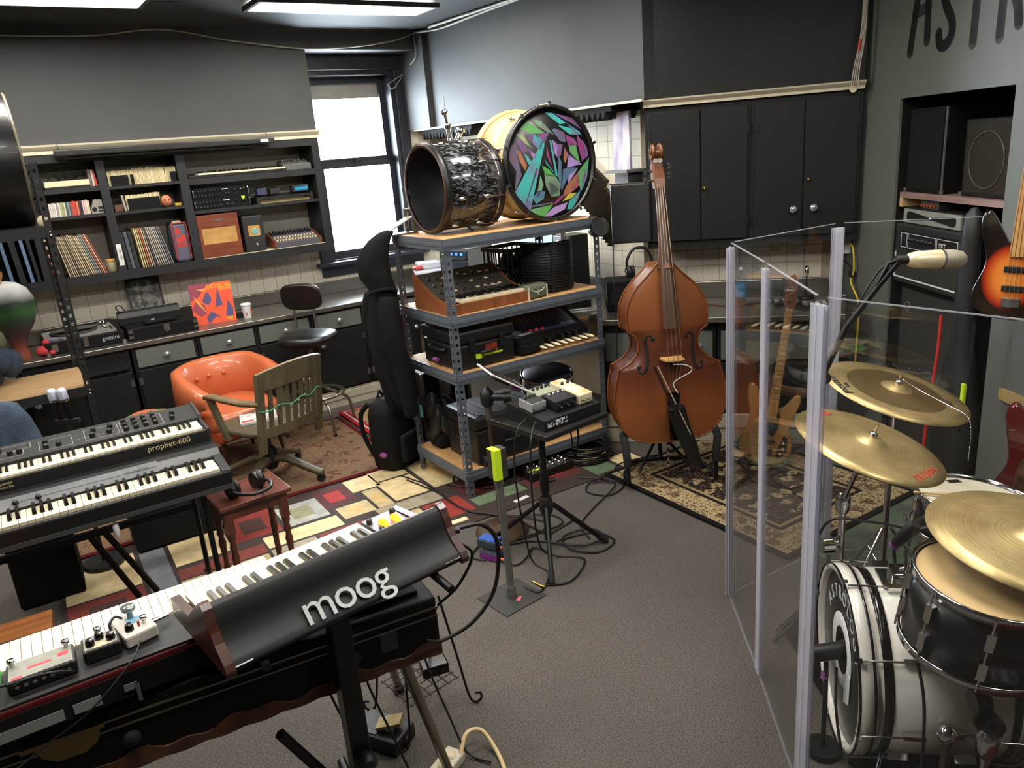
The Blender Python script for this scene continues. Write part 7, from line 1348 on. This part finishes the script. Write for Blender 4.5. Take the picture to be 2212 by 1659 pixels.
MB().box((-.11, -.05, .1286), (.06, .035, .001), (0, 0, 30)).build('black_tape', BLKM, tom2); MB().box((.05, .13, .1286), (.05, .022, .001), (0, 0, -10)).build('black_tape', BLKM, tom2)
t = thing('drumstick', 'pale wooden drumstick resting across the snare drum', 'drumstick', (1.575, 2.40, .652), rot=(2, 92, -14)); MB().lathe([(.002, -.2), (.006, -.195), (.005, -.185), (.0045, -.17), (.0075, -.05), (.008, .19), (.004, .2)], 12).build('stick', mat('hickory', (214, 180, 130), .5), t)
# cymbals
cymM = bpy.data.materials.new('bronze_cymbal'); cymM.use_nodes = True; nt = cymM.node_tree; b = nt.nodes['Principled BSDF']; b.inputs['Metallic'].default_value = .8; b.inputs['Roughness'].default_value = .42
tc = nt.nodes.new('ShaderNodeTexCoord'); ln_ = nt.nodes.new('ShaderNodeVectorMath'); ln_.operation = 'LENGTH'; nz = nt.nodes.new('ShaderNodeTexNoise'); nz.noise_dimensions = '1D'; nz.inputs['Scale'].default_value = 160; nz.inputs['Detail'].default_value = 4; n2 = nt.nodes.new('ShaderNodeTexNoise'); n2.inputs['Scale'].default_value = 7; n2.inputs['Detail'].default_value = 5
mx = nt.nodes.new('ShaderNodeMath'); mx.operation = 'MULTIPLY_ADD'; mx.inputs[1].default_value = .35; rp = nt.nodes.new('ShaderNodeValToRGB'); rp.color_ramp.elements[0].position = .45; rp.color_ramp.elements[0].color = lin((212, 190, 134)); rp.color_ramp.elements[1].position = .95; rp.color_ramp.elements[1].color = lin((154, 132, 88))
L = nt.links.new; L(tc.outputs['Object'], ln_.inputs[0]); L(ln_.outputs['Value'], nz.inputs['W']); L(tc.outputs['Object'], n2.inputs['Vector']); L(nz.outputs['Fac'], mx.inputs[0]); L(n2.outputs['Fac'], mx.inputs[2]); L(mx.outputs[0], rp.inputs[0]); L(rp.outputs[0], b.inputs['Base Color'])
bp2 = nt.nodes.new('ShaderNodeBump'); bp2.inputs['Strength'].default_value = .25; bp2.inputs['Distance'].default_value = .002; L(nz.outputs['Fac'], bp2.inputs['Height']); L(bp2.outputs[0], b.inputs['Normal'])
cym2 = mat('cymbal_band', (150, 126, 82), .4, .85, var=.2, scale=9)
redp = mat('red_print', (196, 74, 56), .6); blkp = mat('black_print', 30, .6)
def cymbal(label, loc, rot, R, marks):
    t = thing('cymbal', label, 'cymbal', loc, rot=rot)
    pr = [(.007, .034), (.02, .033), (.04, .026), (.05, .018), (.06, .0155), (R*.5, .010), (R*.8, .005), (R, -.001)]
    MB().lathe(pr+[(R-.001, -.0025), (R*.5, .0085), (.05, .0165), (.007, .032)], 64, cap=False).build('bow', cymM, t)
    def y(r):
        for (r0, z0), (r1, z1) in zip(pr, pr[1:]):
            if r0 <= r <= r1: return z0+(z1-z0)*(r-r0)/(r1-r0)
        return 0
    for kind, txt, r, a, s_, M in marks:
        if kind == 'band': MB().lathe([(rr, y(rr)+.0006) for rr in (s_, (s_+r)/2, r)], 64, cap=False).build('dark_band', M, t)
        else: ar = radians(a); MB().text(txt, s_, (r*cos(ar), r*sin(ar), y(r)+.0008), Matrix.Rotation(ar+pi/2, 3, 'Z') @ Matrix.Rotation(atan2(y(r-.015)-y(r+.015), .03), 3, 'X'), .0006).build('lettering', M, t)
    MB().lathe([(.012, .034), (.014, .042), (.006, .05), (.0, .05)], 12).cyl((0, 0, -.03), (0, 0, .075), .0042).build('wing_nut', CHR, t); MB().lathe([(.015, -.004), (.015, .03)], 12).build('felt', BLKM, t)
    return t
cymbal('large bronze ride cymbal lettered istanbul with dark inner band', (1.50, 2.85, .90), (9, 13, 0), .275, [('text', 'istanbul', .235, 185, .048, blkp), ('text', 'Agop', .205, 185, .02, blkp), ('band', '', .185, 0, .06, cym2), ('text', 'XIST', .2, -20, .03, blkp)])
cymbal('bronze crash cymbal with two red logos in front of the ride', (1.145, 2.315, .915), (9, 16, 0), .24, [('text', 'ZILDJIAN', .19, 130, .036, redp), ('text', 'ZILDJIAN', .19, -50, .036, redp)])
cymbal('bronze cymbal marked with a dark K above the black tom', (1.335, 1.775, .838), (6, 6, 0), .262, [('text', 'K', .12, -120, .11, mat('dark_mark', (96, 80, 56), .5))])
def cstand(label, x, y, top_, boom=None, z0=.0):
    t = thing('cymbal_stand', label, 'stand', (x, y, z0)); z0_ = .55
    MB().cyl((0, 0, .08), (0, 0, .55), .0125).cyl((0, 0, .55), (0, 0, top_), .008).build('pole', CHR, t); MB().lathe([(.02, .52), (.022, .54), (.022, .58), (.014, .6)], 14).cyl((.0, 0, .56), (.045, 0, .56), .008).build('clamp', CHR, t)
    for i in range(3): a = radians(90+120*i); MB().tube([(cos(a)*.02, sin(a)*.02, .3), (cos(a)*.24, sin(a)*.24, .012)], .008).tube([(cos(a)*.015, sin(a)*.015, .1), (cos(a)*.14, sin(a)*.14, .14)], .005).build('leg', CHR, t)
    return t
cstand('chrome cymbal stand carrying the ride cymbal', 1.50, 2.85, .87, z0=.006); cstand('chrome cymbal stand carrying the crash cymbal', 1.145, 2.315, .885) if False else None
t = thing('cymbal_stand', 'chrome stand with clamp carrying the crash cymbal behind the kick', 'stand', (1.155, 2.50, .0)); MB().cyl((0, 0, .05), (0, 0, .62), .0125).tube([(0, 0, .62), (-.006, -.1, .78), (-.008, -.18, .892)], .009).build('pole', CHR, t); MB().lathe([(.02, .58), (.026, .6), (.026, .64), (.014, .66)], 14).lathe([(.03, -.02), (.03, .02)], 16, (-.05, 0, .45), (0, 90, 0)).cyl((0, 0, .45), (-.07, 0, .46), .012).build('clamp', CHR, t)
for i in range(3): a = radians(30+120*i); MB().tube([(cos(a)*.02, sin(a)*.02, .3), (cos(a)*.22, sin(a)*.22, .012)], .008).build('leg', CHR, t)
t = thing('cymbal_stand', 'grey steel stand beside the tom carrying the K cymbal', 'stand', (1.475, 1.80, .011)); MB().cyl((0, 0, .03), (0, 0, .52), .014).tube([(0, 0, .52), (-.08, -.01, .74), (-.138, -.025, .80)], .0085).build('pole', mat('stand_steel', (120, 116, 106), .35, .9), t); MB().lathe([(.02, .46), (.024, .48), (.024, .52), (.014, .54)], 14).build('collar', CHR, t)
for i in range(3): a = radians(200+120*i); MB().loft([[Vector((cos(a)*r-sin(a)*w_, sin(a)*r+cos(a)*w_, z+h)) for w_, h in ((-.014, 0), (.014, 0), (.01, .012), (-.01, .012))] for r, z in ((.01, .12), (.1, .09), (.2, .03), (.24, .002))], sm=False).build('leg', CHR, t)
# sizzle chain over the ride
pts = crom([(1.52, 2.83, .95), (1.56, 2.78, .92), (1.62, 2.68, .885), (1.655, 2.62, .86), (1.66, 2.60, .80), (1.66, 2.60, .70)], 6)
t = thing('sizzle_chain', 'thin beaded chain draped over the ride cymbal', 'chain', tuple(pts[0])); m = MB()
for p in pts[::1]: m.ell(p-pts[0], (.0028, .0028, .0028), 6, 4)
m.tube([p-pts[0] for p in pts], .0014, 5).build('beaded_chain', CHR, t)
# tom and snare stands
t = thing('tom_stand', 'chrome stand with ball clamp carrying the black tom', 'stand', (1.27, 1.93, .011)) if False else thing('tom_stand', 'chrome stand with ball clamp carrying the black tom', 'stand', (1.19, 1.66, .011))
MB().cyl((0, 0, .03), (0, 0, .30), .013).lathe([(.022, .26), (.028, .28), (.028, .32), (.016, .34)], 14).build('pole', CHR, t); MB().lathe([(.035, -.02), (.038, 0), (.035, .02)], 16, (.0, .0, .36), (0, 70, 20)).cyl((0, 0, .32), (.0, .03, .43), .014).lathe([(.03, -.02), (.03, .02)], 14, (-.02, .02, .42), (0, 90, 0)).build('ball_clamp', BLKG, t)
for dx, dy in ((-.09, .0), (.08, .02), (.0, .16)): MB().tube(crom([(0, .03, .43), (dx*.8, .07+dy*.5, .48), (dx, .10+dy*.4, .552)], 5), .007).build('basket_arm', CHR, t)
for i in range(3): a = radians(-60+120*i); MB().tube([(cos(a)*.02, sin(a)*.02, .2), (cos(a)*.18, sin(a)*.18, .012)], .008).build('leg', CHR, t)
t = thing('snare_stand', 'chrome stand under the white-headed snare drum', 'stand', (1.575, 2.44, .011)); MB().cyl((0, 0, .05), (0, 0, .42), .012).build('pole', CHR, t)
for i in range(3): a = radians(20+120*i); MB().tube(crom([(0, 0, .40), (cos(a)*.12, sin(a)*.12, .44), (cos(a)*.19, sin(a)*.19, .475), (cos(a)*.2, sin(a)*.2, .50)], 5), .007).build('basket_arm', CHR, t); MB().tube([(0, 0, .2), (cos(a)*.2, sin(a)*.2, .012)], .008).build('leg', CHR, t)
t = thing('short_stand', 'grey tube stand with round joint in front of the kick drum', 'stand', (1.135, 1.745, .011)); MB().cyl((0, 0, .0), (0, 0, .24), .013).build('pole', MATS['stand_steel'], t); MB().ell((0, 0, .26), (.03, .03, .03)).cyl((0, 0, .26), (.05, .02, .24), .018).build('joint', CHR, t); MB().cyl((0, 0, 0), (0, 0, .012), .06, seg=20).build('base', MATS['stand_steel'], t)
# drum microphones
for i, (x, y, z, rot, lb) in enumerate(((1.17, 1.97, .82, (40, 30, 0), 'small black clip microphone with blue band over the snare edge'), (1.06, 1.90, .82, (30, 10, 20), 'small black clip microphone with purple band on the tom rim'))):
    t = thing('clip_microphone', lb, 'microphone', (x, y, z), rot=rot); MB().lathe([(.014, -.05), (.018, -.03), (.02, .03), (.014, .045)], 14).build('body', BLK, t); MB().lathe([(.0145, -.06), (.0145, -.05)], 14).build('colour_band', bm((40, 110, 190)) if i == 0 else MATS['purple'], t); MB().tube(crom([(0, 0, -.06), (.01, -.02, -.09), (.03, -.03, -.12)], 5), .005).build('clip_arm', BLK, t)
# overhead boom
t = thing('boom_stand', 'black boom stand holding the cream condenser microphone', 'stand', (1.115, 2.62, .0)); MB().cyl((0, 0, .03), (0, 0, 1.05), .012).build('pole', sb_, t); MB().tube([(-.03, 0, 1.0), (.07, -.01, 1.24), (.17, -.02, 1.38), (.235, -.03, 1.465)], .011).tube([(.16, -.02, 1.375), (.2, -.02, 1.455), (.235, -.03, 1.468)], .008).build('boom_arm', sb_, t); MB().lathe([(.02, -.025), (.024, 0), (.02, .025)], 14, (0, 0, 1.06), (90, 0, 0)).build('boom_clutch', BLK, t)
for i in range(3): a = radians(80+120*i); MB().tube([(0, 0, .12), (cos(a)*.19, sin(a)*.19, .012)], .009).build('leg', sb_, t)
t = thing('condenser_microphone', 'cream side-address condenser microphone on the boom', 'microphone', (1.37, 2.59, 1.463), rot=(0, 94, 2)); t.scale = (1.06,)*3; MB().lathe([(.012, -.0), (.022, .01), (.028, .04), (.031, .10), (.031, .115)], 24).build('body', mat('mic_champagne', (222, 206, 168), .3, .3), t); MB().lathe([(.031, .115), (.031, .15), (.026, .18), (.014, .195), (.0, .197)], 24).build('grille', mat('mic_mesh', (196, 188, 168), .4, .5, var=.3, scale=200), t); MB().lathe([(.0318, .11), (.0318, .118)], 24, cap=False).build('band', CHR, t); MB().cyl((0, 0, -.035), (0, 0, .005), .015).build('connector', BLK, t)
cable('microphone_cable', [(1.335, 2.59, 1.465), (1.29, 2.61, 1.43), (1.22, 2.62, 1.3), (1.14, 2.64, 1.08), (1.10, 2.645, .8), (1.09, 2.65, .4), (1.05, 2.6, .02)], .004, CABLE, 'black cable running down the boom stand')
for i, (lb, pts) in enumerate((('black cable hanging over the white kick shell', [(1.05, 1.88, .78), (1.02, 1.78, .62), (1.02, 1.68, .45), (1.02, 1.66, .2), (1.04, 1.68, .02), (1.15, 1.64, .02)]), ('black cable curling before the kick drum', [(.94, 2.02, .30), (.93, 1.98, .15), (.95, 1.93, .02), (1.05, 1.88, .015), (1.2, 1.84, .02), (1.4, 1.8, .02)]), ('grey cable lying across the drum rug', [(1.0, 1.8, .012), (1.15, 1.78, .018), (1.3, 1.8, .018), (1.45, 1.9, .018), (1.6, 1.95, .018)]), ('black cable from the snare clip microphone', [(1.2, 2.13, .7), (1.1, 2.2, .7), (1.0, 2.28, .66), (.98, 2.35, .4), (1.0, 2.4, .02)]))): cable('cable', pts, .0045, CABLE if i != 2 else mat('cable_grey', 90, .5), lb)
tag(MB().bb(-.04, .04, -.02, .02, 0, .03).build('red_block', mat('kick_red', (206, 60, 40), .5), loc=(1.56, 2.0, .0105), rz=-15), 'small bright red block on the drum rug', 'block') if False else None
# ================================================================== right wall: alcove gear, lettering
def onC(name, label, cat, s, d, z, rz=0, group=None): return thing(name, label, cat, WC(s, d, z), WC.deg+rz, group)
ply = mat('plywood', (150, 120, 110), .6, c2=(120, 96, 92), scale=6, stretch=(1, 6, 6))
t = onC('alcove_shelf', 'plywood shelf board across the black alcove', 'shelf', .675, -.03, 1.50); MB().bb(0, .91, 0, .6, 0, .03).build('board', ply, t); MB().bb(0, .03, .0, .5, -.05, 0).build('cleat', mat('pine', (196, 160, 108), .6), t); MB().bb(.88, .91, 0, .5, -.05, 0).build('cleat', MATS['pine'], t)
gr = mat('grille_dark', (40, 38, 34), .8, bump=.3, bscale=500); 
def spk(label, s, w_, h, d, front, ringed=False):
    t = onC('loudspeaker', label, 'speaker', s, d, 1.5305); MB().bb(0, w_, 0, .35, 0, h).build('cabinet', tol, t, bev=.006); MB().bb(.02, w_-.02, -.004, 0, .02, h-.02).build('grille', front, t)
    if ringed: MB().ring((w_/2, -.006, h*.48), w_*.36, .003, (90, 0, 0), 36).build('cone_ring', mat('ring_grey', 70, .5), t); 
    for x in (0, w_): MB().lathe([(.012, -.008), (.012, .012)], 8, (x, .0, .01)).build('corner_guard', STEEL, t)
    MB().bb(w_-.004, w_+.002, -.004, .004, 0, h).build('edge_trim', mat('trim_alu', 150, .4, .7), t)
spk('black loudspeaker with metal edge on the plywood shelf', .69, .34, .43, -.05, BLKM); spk('black loudspeaker with brown round grille on the plywood shelf', 1.16, .36, .36, -.07, mat('grille_brown', (46, 42, 36), .9, spec=.1, bump=.3), True)
t = onC('amp_cabinet', 'tall black bass amplifier cabinet in the alcove', 'amplifier', .69, -.06, .0); MB().bb(0, .64, 0, .42, .01, 1.03).build('cabinet', tol, t, bev=.008); MB().bb(.03, .61, -.004, 0, .05, 1.0).build('grille', gr, t); MB().text('Q', .08, (.10, -.006, .90), (90, 0, 0), .002).build('badge', mat('badge_grey', 120, .4, .4), t)
for x in (.05, .59): MB().lathe([(.02, .0), (.02, .01)], 10, (x, .05, 0)).build('foot', RUB, t)
t = onC('bass_amplifier', 'black bass amplifier head with lettered control panel', 'amplifier', .675, -.02, 1.0365)
MB().bb(0, .65, 0, .36, 0, .325).build('cabinet', mat('amp_black', 36, .55, bump=.1), t, bev=.01); pnl = MB().bb(.06, .60, -.004, .0, .19, .29).build('control_panel', BLK, t)
f = MB()
for x0, x1 in ((.07, .13), (.14, .40), (.41, .59)): f.bb(x0, x1, -.0055, -.004, .2, .2025).bb(x0, x1, -.0055, -.004, .277, .2795).bb(x0, x0+.0025, -.0055, -.004, .2, .279).bb(x1-.0025, x1, -.0055, -.004, .2, .279)
f.build('white_outline', WHT, t); 
for i in range(6): MB().lathe([(.012, 0), (.01, .016), (0, .017)], 10, (.17+.038*i, -.004, .25), (90, 0, 0)).build('knob', BLK, t)
MB().text('SVT', .035, (.46, -.0055, .245), (90, 0, 0), .0006).build('lettering', WHT, t); MB().bb(.015, .64, -.006, 0, .03, .036).bb(.015, .021, -.006, 0, .03, .17).build('white_piping', WHT, t); MB().bb(.03, .62, -.002, .001, .045, .165).build('lower_grille', gr, t)
t = onC('rack_panel_unit', 'black rack case with silver hourglass-slotted front plate', 'rack unit', .71, -.04, 1.3625); MB().bb(0, .52, .01, .3, 0, .085).build('case', BLK, t); MB().bb(0, .52, 0, .01, .006, .078).build('face_plate', mat('face_silver', (190, 190, 182), .35, .5), t)
for s_ in (-1, 1): MB().prism([(0, .004), (s_*.20, .026), (s_*.22, .02), (s_*.225, 0), (s_*.22, -.02), (s_*.20, -.026), (0, -.004)][::(1 if s_ < 0 else -1)], 0, .002, (.26, -.0005, .042), (90, 0, 0)).build('dark_slot', BLK, t)
MB().lathe([(.012, 0), (.008, .006), (0, .007)], 12, (.26, -.001, .042), (90, 0, 0)).build('centre_badge', CHR, t)
t = onC('knob_unit', 'small grey unit with copper knobs on the rack case', 'electronics', .84, -.06, 1.4485); MB().bb(0, .16, 0, .12, 0, .045).build('body', mat('unit_grey', 70, .5), t, bev=.003)
for i in range(5): MB().cyl((.02+.028*i, -.012, .018), (.02+.028*i, 0, .018), .008).build('copper_knob', mat('copper', (190, 100, 60), .4, .5), t)
t = onC('gig_bag', 'padded black gig bag leaning beside the amplifier', 'bag', 1.42, .02, .0); MB().loft([[Vector((w_*cos(a), d*sin(a), z)) for a in [2*pi*i/16 for i in range(16)]] for z, w_, d in ((.0, .12, .07), (.1, .15, .08), (.5, .15, .08), (.7, .1, .07), (.85, .06, .05), (1.35, .05, .045), (1.46, .04, .04), (1.5, .01, .01))]).build('bag', mat('gig_bag_black', 24, .5, bump=.1), t)
# red strap and hanging lead
cable('red_strap', [WC(1.43, .14, 1.0), WC(1.44, .15, .8), WC(1.42, .16, .5), WC(1.40, .16, .2), WC(1.38, .16, .03)], .008, mat('strap_red', (190, 40, 32), .6), 'bright red cord hanging beside the black gig bag', 'cord')
tag(MB().bb(-.012, .012, -.006, .006, 0, .13).build('tape_loop', MATS['neon_tape'], loc=WC(1.62, .12, .58), rz=WC.deg), 'neon yellow tape flag on the black cable by the wall', 'tape'); cable('wall_cable', [WC(1.62, .10, 1.0), WC(1.625, .10, .75), WC(1.62, .11, .57), WC(1.6, .11, .47), WC(1.575, .1, .46)], .008, CABLE, 'black cable bundle hanging below the sunburst bass')
tag(MB().bb(0, .5, -.02, 0, 0, .05).build('timber_rail', mat('pine_worn', (176, 150, 96), .6, c2=(140, 116, 70), scale=8), loc=WC(1.72, .0, .66), rz=WC.deg), 'worn pine rail fixed low on the grey wall', 'rail')
# red guitar at the frame edge
t = thing('red_guitar', 'dark red electric guitar body standing behind the snare drum', 'guitar', (2.02, 2.72, .30), rot=(-8, 4, -45)); 
ol = [(p.x, p.z) for p in crom([(x*1.05, 0, z*1.0) for x, z in BO], 3, True)]; MB().loft([[Vector((cx*k, y, .25+(cz-.25)*k)) for cx, cz in ol] for y, k in ((-.022, .95), (-.012, 1), (.014, 1), (.022, .96))]).build('body', mat('cherry_red', (84, 14, 16), .2, coat=.6), t); MB().prism([(-.1, .12), (.02, .10), (.06, .2), (.05, .34), (-.05, .34), (-.09, .28)], 0, .003, (0, -.0225, 0), (90, 0, 0)).build('pickguard', mat('tort_guard', (110, 80, 56), .3, c2=(60, 36, 26), scale=20), t); MB().bb(-.03, .03, -.03, -.0, .34, .78).build('neck', mapl, t, bev=.006); MB().bb(-.04, .04, -.03, -.02, .2, .23).build('pickup', CHR, t)
t2 = thing('guitar_stand', 'black folding stand under the dark red guitar', 'stand', (2.02, 2.72, .0), -45)
for s_ in (-1, 1): MB().tube([(s_*.08, -.06, .012), (s_*.03, .03, .34)], .009).tube(crom([(s_*.05, .0, .25), (s_*.07, -.05, .265), (s_*.07, -.07, .29)], 4), .008).build('leg', sb_, t2)
MB().tube([(0, .03, .34), (0, .14, .012)], .009).build('rear_leg', sb_, t2)
# grey-blue panel against the wall
tag(MB().bb(0, .62, -.02, 0, .005, .95).build('grey_board', mat('board_grey', (96, 98, 94), .6, var=.15), loc=WC(1.66, .0, 0), rz=WC.deg), 'grey painted board leaning flat on the right wall', 'board') if False else None
# painted wall letters
inkM = mat('wall_paint_black', (34, 34, 32), .6); LW = .028
def stroke(ps, lb, wid=LW):
    m = MB(); pp = crom([(x, 0, z) for x, z in ps], 8) if len(ps) > 2 else [Vector((x, 0, z)) for x, z in ps]
    for p in pp[::1]: m.lathe([(wid, 0), (wid, .0008), (0, .0008)], 12, (p.x, 0, p.z), (90, 0, 0), sm=False)
    for a, b in zip(pp, pp[1:]):
        u = (b-a); L_ = u.length; ang = atan2(u.z, u.x); m.box(((a.x+b.x)/2, -.0004, (a.z+b.z)/2), (L_, .0008, wid*2), (0, -degrees(ang), 0))
    return m
def letter(ch, strokes, lb):
    t = onC('wall_letter', lb, 'lettering', 0, .0005, 0, 0, 'painted letters on the right wall')
    for s_ in strokes: stroke(s_, '').build('brush_stroke', inkM, t)
letter('A', [[(.735, 2.24), (.77, 2.46), (.80, 2.62)], [(.885, 2.28), (.87, 2.5), (.83, 2.62)], [(.76, 2.42), (.88, 2.44)]], 'black hand-painted letter A at the corner end of the wall')
letter('S', [[(.985, 2.30), (1.0, 2.25), (1.045, 2.24), (1.09, 2.28), (1.085, 2.345), (1.03, 2.42), (1.0, 2.5), (1.03, 2.57), (1.08, 2.59)]], 'black hand-painted letter S on the grey-green wall')
letter('T', [[(1.262, 2.222), (1.268, 2.45), (1.275, 2.58)], [(1.15, 2.58), (1.38, 2.58)]], 'black hand-painted letter T on the grey-green wall')
letter('R', [[(1.448, 2.222), (1.452, 2.45), (1.46, 2.58)], [(1.46, 2.58), (1.56, 2.55), (1.56, 2.46), (1.465, 2.41)], [(1.50, 2.42), (1.545, 2.34), (1.565, 2.262)]], 'black hand-painted letter R on the grey-green wall')
# outlet box, yellow lead, bottle, pads on the angled worktop
t = onC('wall_dimmer', 'white wall timer box with round dial beside the cabinets', 'timer', .085, .001, 1.13); MB().bb(0, .115, -.035, 0, 0, .115).build('box', WHT, t, bev=.006); MB().lathe([(.028, 0), (.026, .008), (0, .009)], 20, (.06, -.035, .045), (90, 0, 0)).build('dial', WHT, t); MB().tube(crom([(.05, -.02, 0), (.06, -.03, -.04), (.15, -.03, -.06), (.2, -.03, -.1)], 5), .006).bb(.185, .22, -.045, -.015, -.13, -.095).build('black_lead', CABLE, t)
yl = mat('cable_yellow', (206, 180, 60), .5)
cable('yellow_cable', [WC(.20, .03, 1.20), WC(.28, .03, 1.18), WC(.31, .03, 1.05), WC(.30, .04, .97), WC(.42, .05, .88), WC(.46, .06, .80), WC(.45, .06, .5), WC(.46, .06, .3)], .006, yl, 'yellow extension cable looping down the right wall')
cable('yellow_cable', [WD(.80, .03, 1.20), WD(.78, .05, 1.16), WD(.83, .05, 1.15), WD(.86, .04, 1.19), WD(.9, .05, 1.14), WD(.95, .04, 1.16), WD(1.05, .03, 1.22)], .006, yl, 'yellow cable bundled under the wall cabinet')
t = onD('water_bottle', 'clear plastic water bottle with blue label on the worktop', 'bottle', .585, .25, .842)
MB().lathe([(.034, 0), (.036, .01), (.036, .15), (.03, .175), (.014, .2), (.013, .225)], 24).build('bottle', glass('bottle_plastic', (.92, .95, .96), .05, 1.4), t); MB().lathe([(.0366, .05), (.0366, .135)], 24, cap=False).build('label', mat('label_blue', (90, 160, 206), .5), t); MB().text('PURE', .018, (0, -.0375, .1), (90, 0, 0), .0005).build('lettering', BLK, t); MB().lathe([(.015, .222), (.015, .24), (0, .241)], 16).build('cap', WHT, t)
for i, (s_, d, lb) in enumerate(((.86, .27, 'flat black pad controller with grey keys on the worktop'), (1.02, .38, 'flat black pad controller with pale keys at the worktop end'))):
    t = onD('pad_controller', lb, 'controller', s_, d, .842); MB().bb(-.08, .08, -.08, .08, 0, .02).build('housing', BLK, t, bev=.004)
    for a in range(4):
        for b_ in range(3): MB().bb(-.07+.037*a, -.042+.037*a, -.06+.04*b_, -.035+.04*b_, .02, .023).build('pad', mat('pad_grey', 170, .5), t)
t = onD('desk_microphone', 'small black desk microphone at the worktop end', 'microphone', 1.0, .13, .842); MB().lathe([(.05, 0), (.05, .012), (.01, .02)], 20).cyl((0, 0, .02), (0, 0, .16), .005).build('stand', BLK, t); MB().lathe([(.012, .15), (.015, .17), (.012, .21), (0, .215)], 12).build('head', CHR, t)
cable('worktop_cable', [WD(.12, .30, .846), WD(.35, .25, .846), WD(.55, .33, .846), WD(.75, .25, .846), WD(.95, .5, .846)], .006, mat('cable_brown', (84, 60, 40), .5), 'brown cable lying along the angled worktop')
# ------------------------------------------------------------------ wires along the ceiling and walls
wm_ = mat('wire_grey', (170, 164, 150), .5)
def wire(nm, pts, lb, r=.006): cable(nm, pts, r, wm_, lb, 'wire')
wire('ceiling_wire', [WA(-.3, .35, 2.88), WA(.4, .37, 2.855), WA(.9, .37, 2.86), WA(1.33, .37, 2.90), WA(1.8, .37, 2.83), WA(2.3, .36, 2.78), WA(2.7, .35, 2.79), WA(3.1, .34, 2.84), WB(.33, .385, 2.90)], 'pale wire drooping along the top of the left wall')
wire('ceiling_wire', [WB(.34, .385, 2.905), WB(.7, .36, 2.88), WB(1.1, .36, 2.89), WB(1.5, .36, 2.90), WB(2.0, .36, 2.905), WB(2.8, .36, 2.91)], 'pale wire bundle along the top of the back wall', .009)
wire('wall_wire', [WB(.33, .385, 2.90), WB(.335, .385, 2.75), WB(.30, .385, 2.70), WB(.06, .34, 2.62), WB(.05, .34, 2.4), WB(.09, .34, 2.2), WB(.10, .05, 2.0), WB(.12, .02, 1.8)], 'pale wire dropping beside the window')
wire('wall_wire', [WA(3.32, .06, 2.62), WA(3.18, .05, 2.55), WA(3.16, .05, 2.53), WA(3.2, .06, 2.5), WA(3.3, .06, 2.60)], 'loose wire ends at the window head', .004)
wire('conduit', [WB(.6, .40, 2.905), WB(2.3, .40, 2.905)], 'pale conduit along the ceiling edge', .012)
t = thing('wire_bundle', 'bundle of pale wires hanging over the cabinet moulding', 'wire', WD(1.19, .395, 2.11), WD.deg)
for i in range(4): MB().tube(crom([(.03+.008*i, .03, .79), (.025+.006*i, .0, .6), (.02+.007*i, -.01, .3), (-.01+.01*i, -.012, .1), (-.02+.012*i, -.01, .0)], 6), .004).build('wire', wm_, t)
MB().cyl((.01, -.012, .19), (.016, -.012, .25), .008).build('red_marker', mat('marker_red', (190, 60, 50), .5), t); MB().lathe([(.02, -.004), (.02, .004)], 12, (-.005, .015, -.01), (90, 0, 0)).build('grommet', CRM, t)
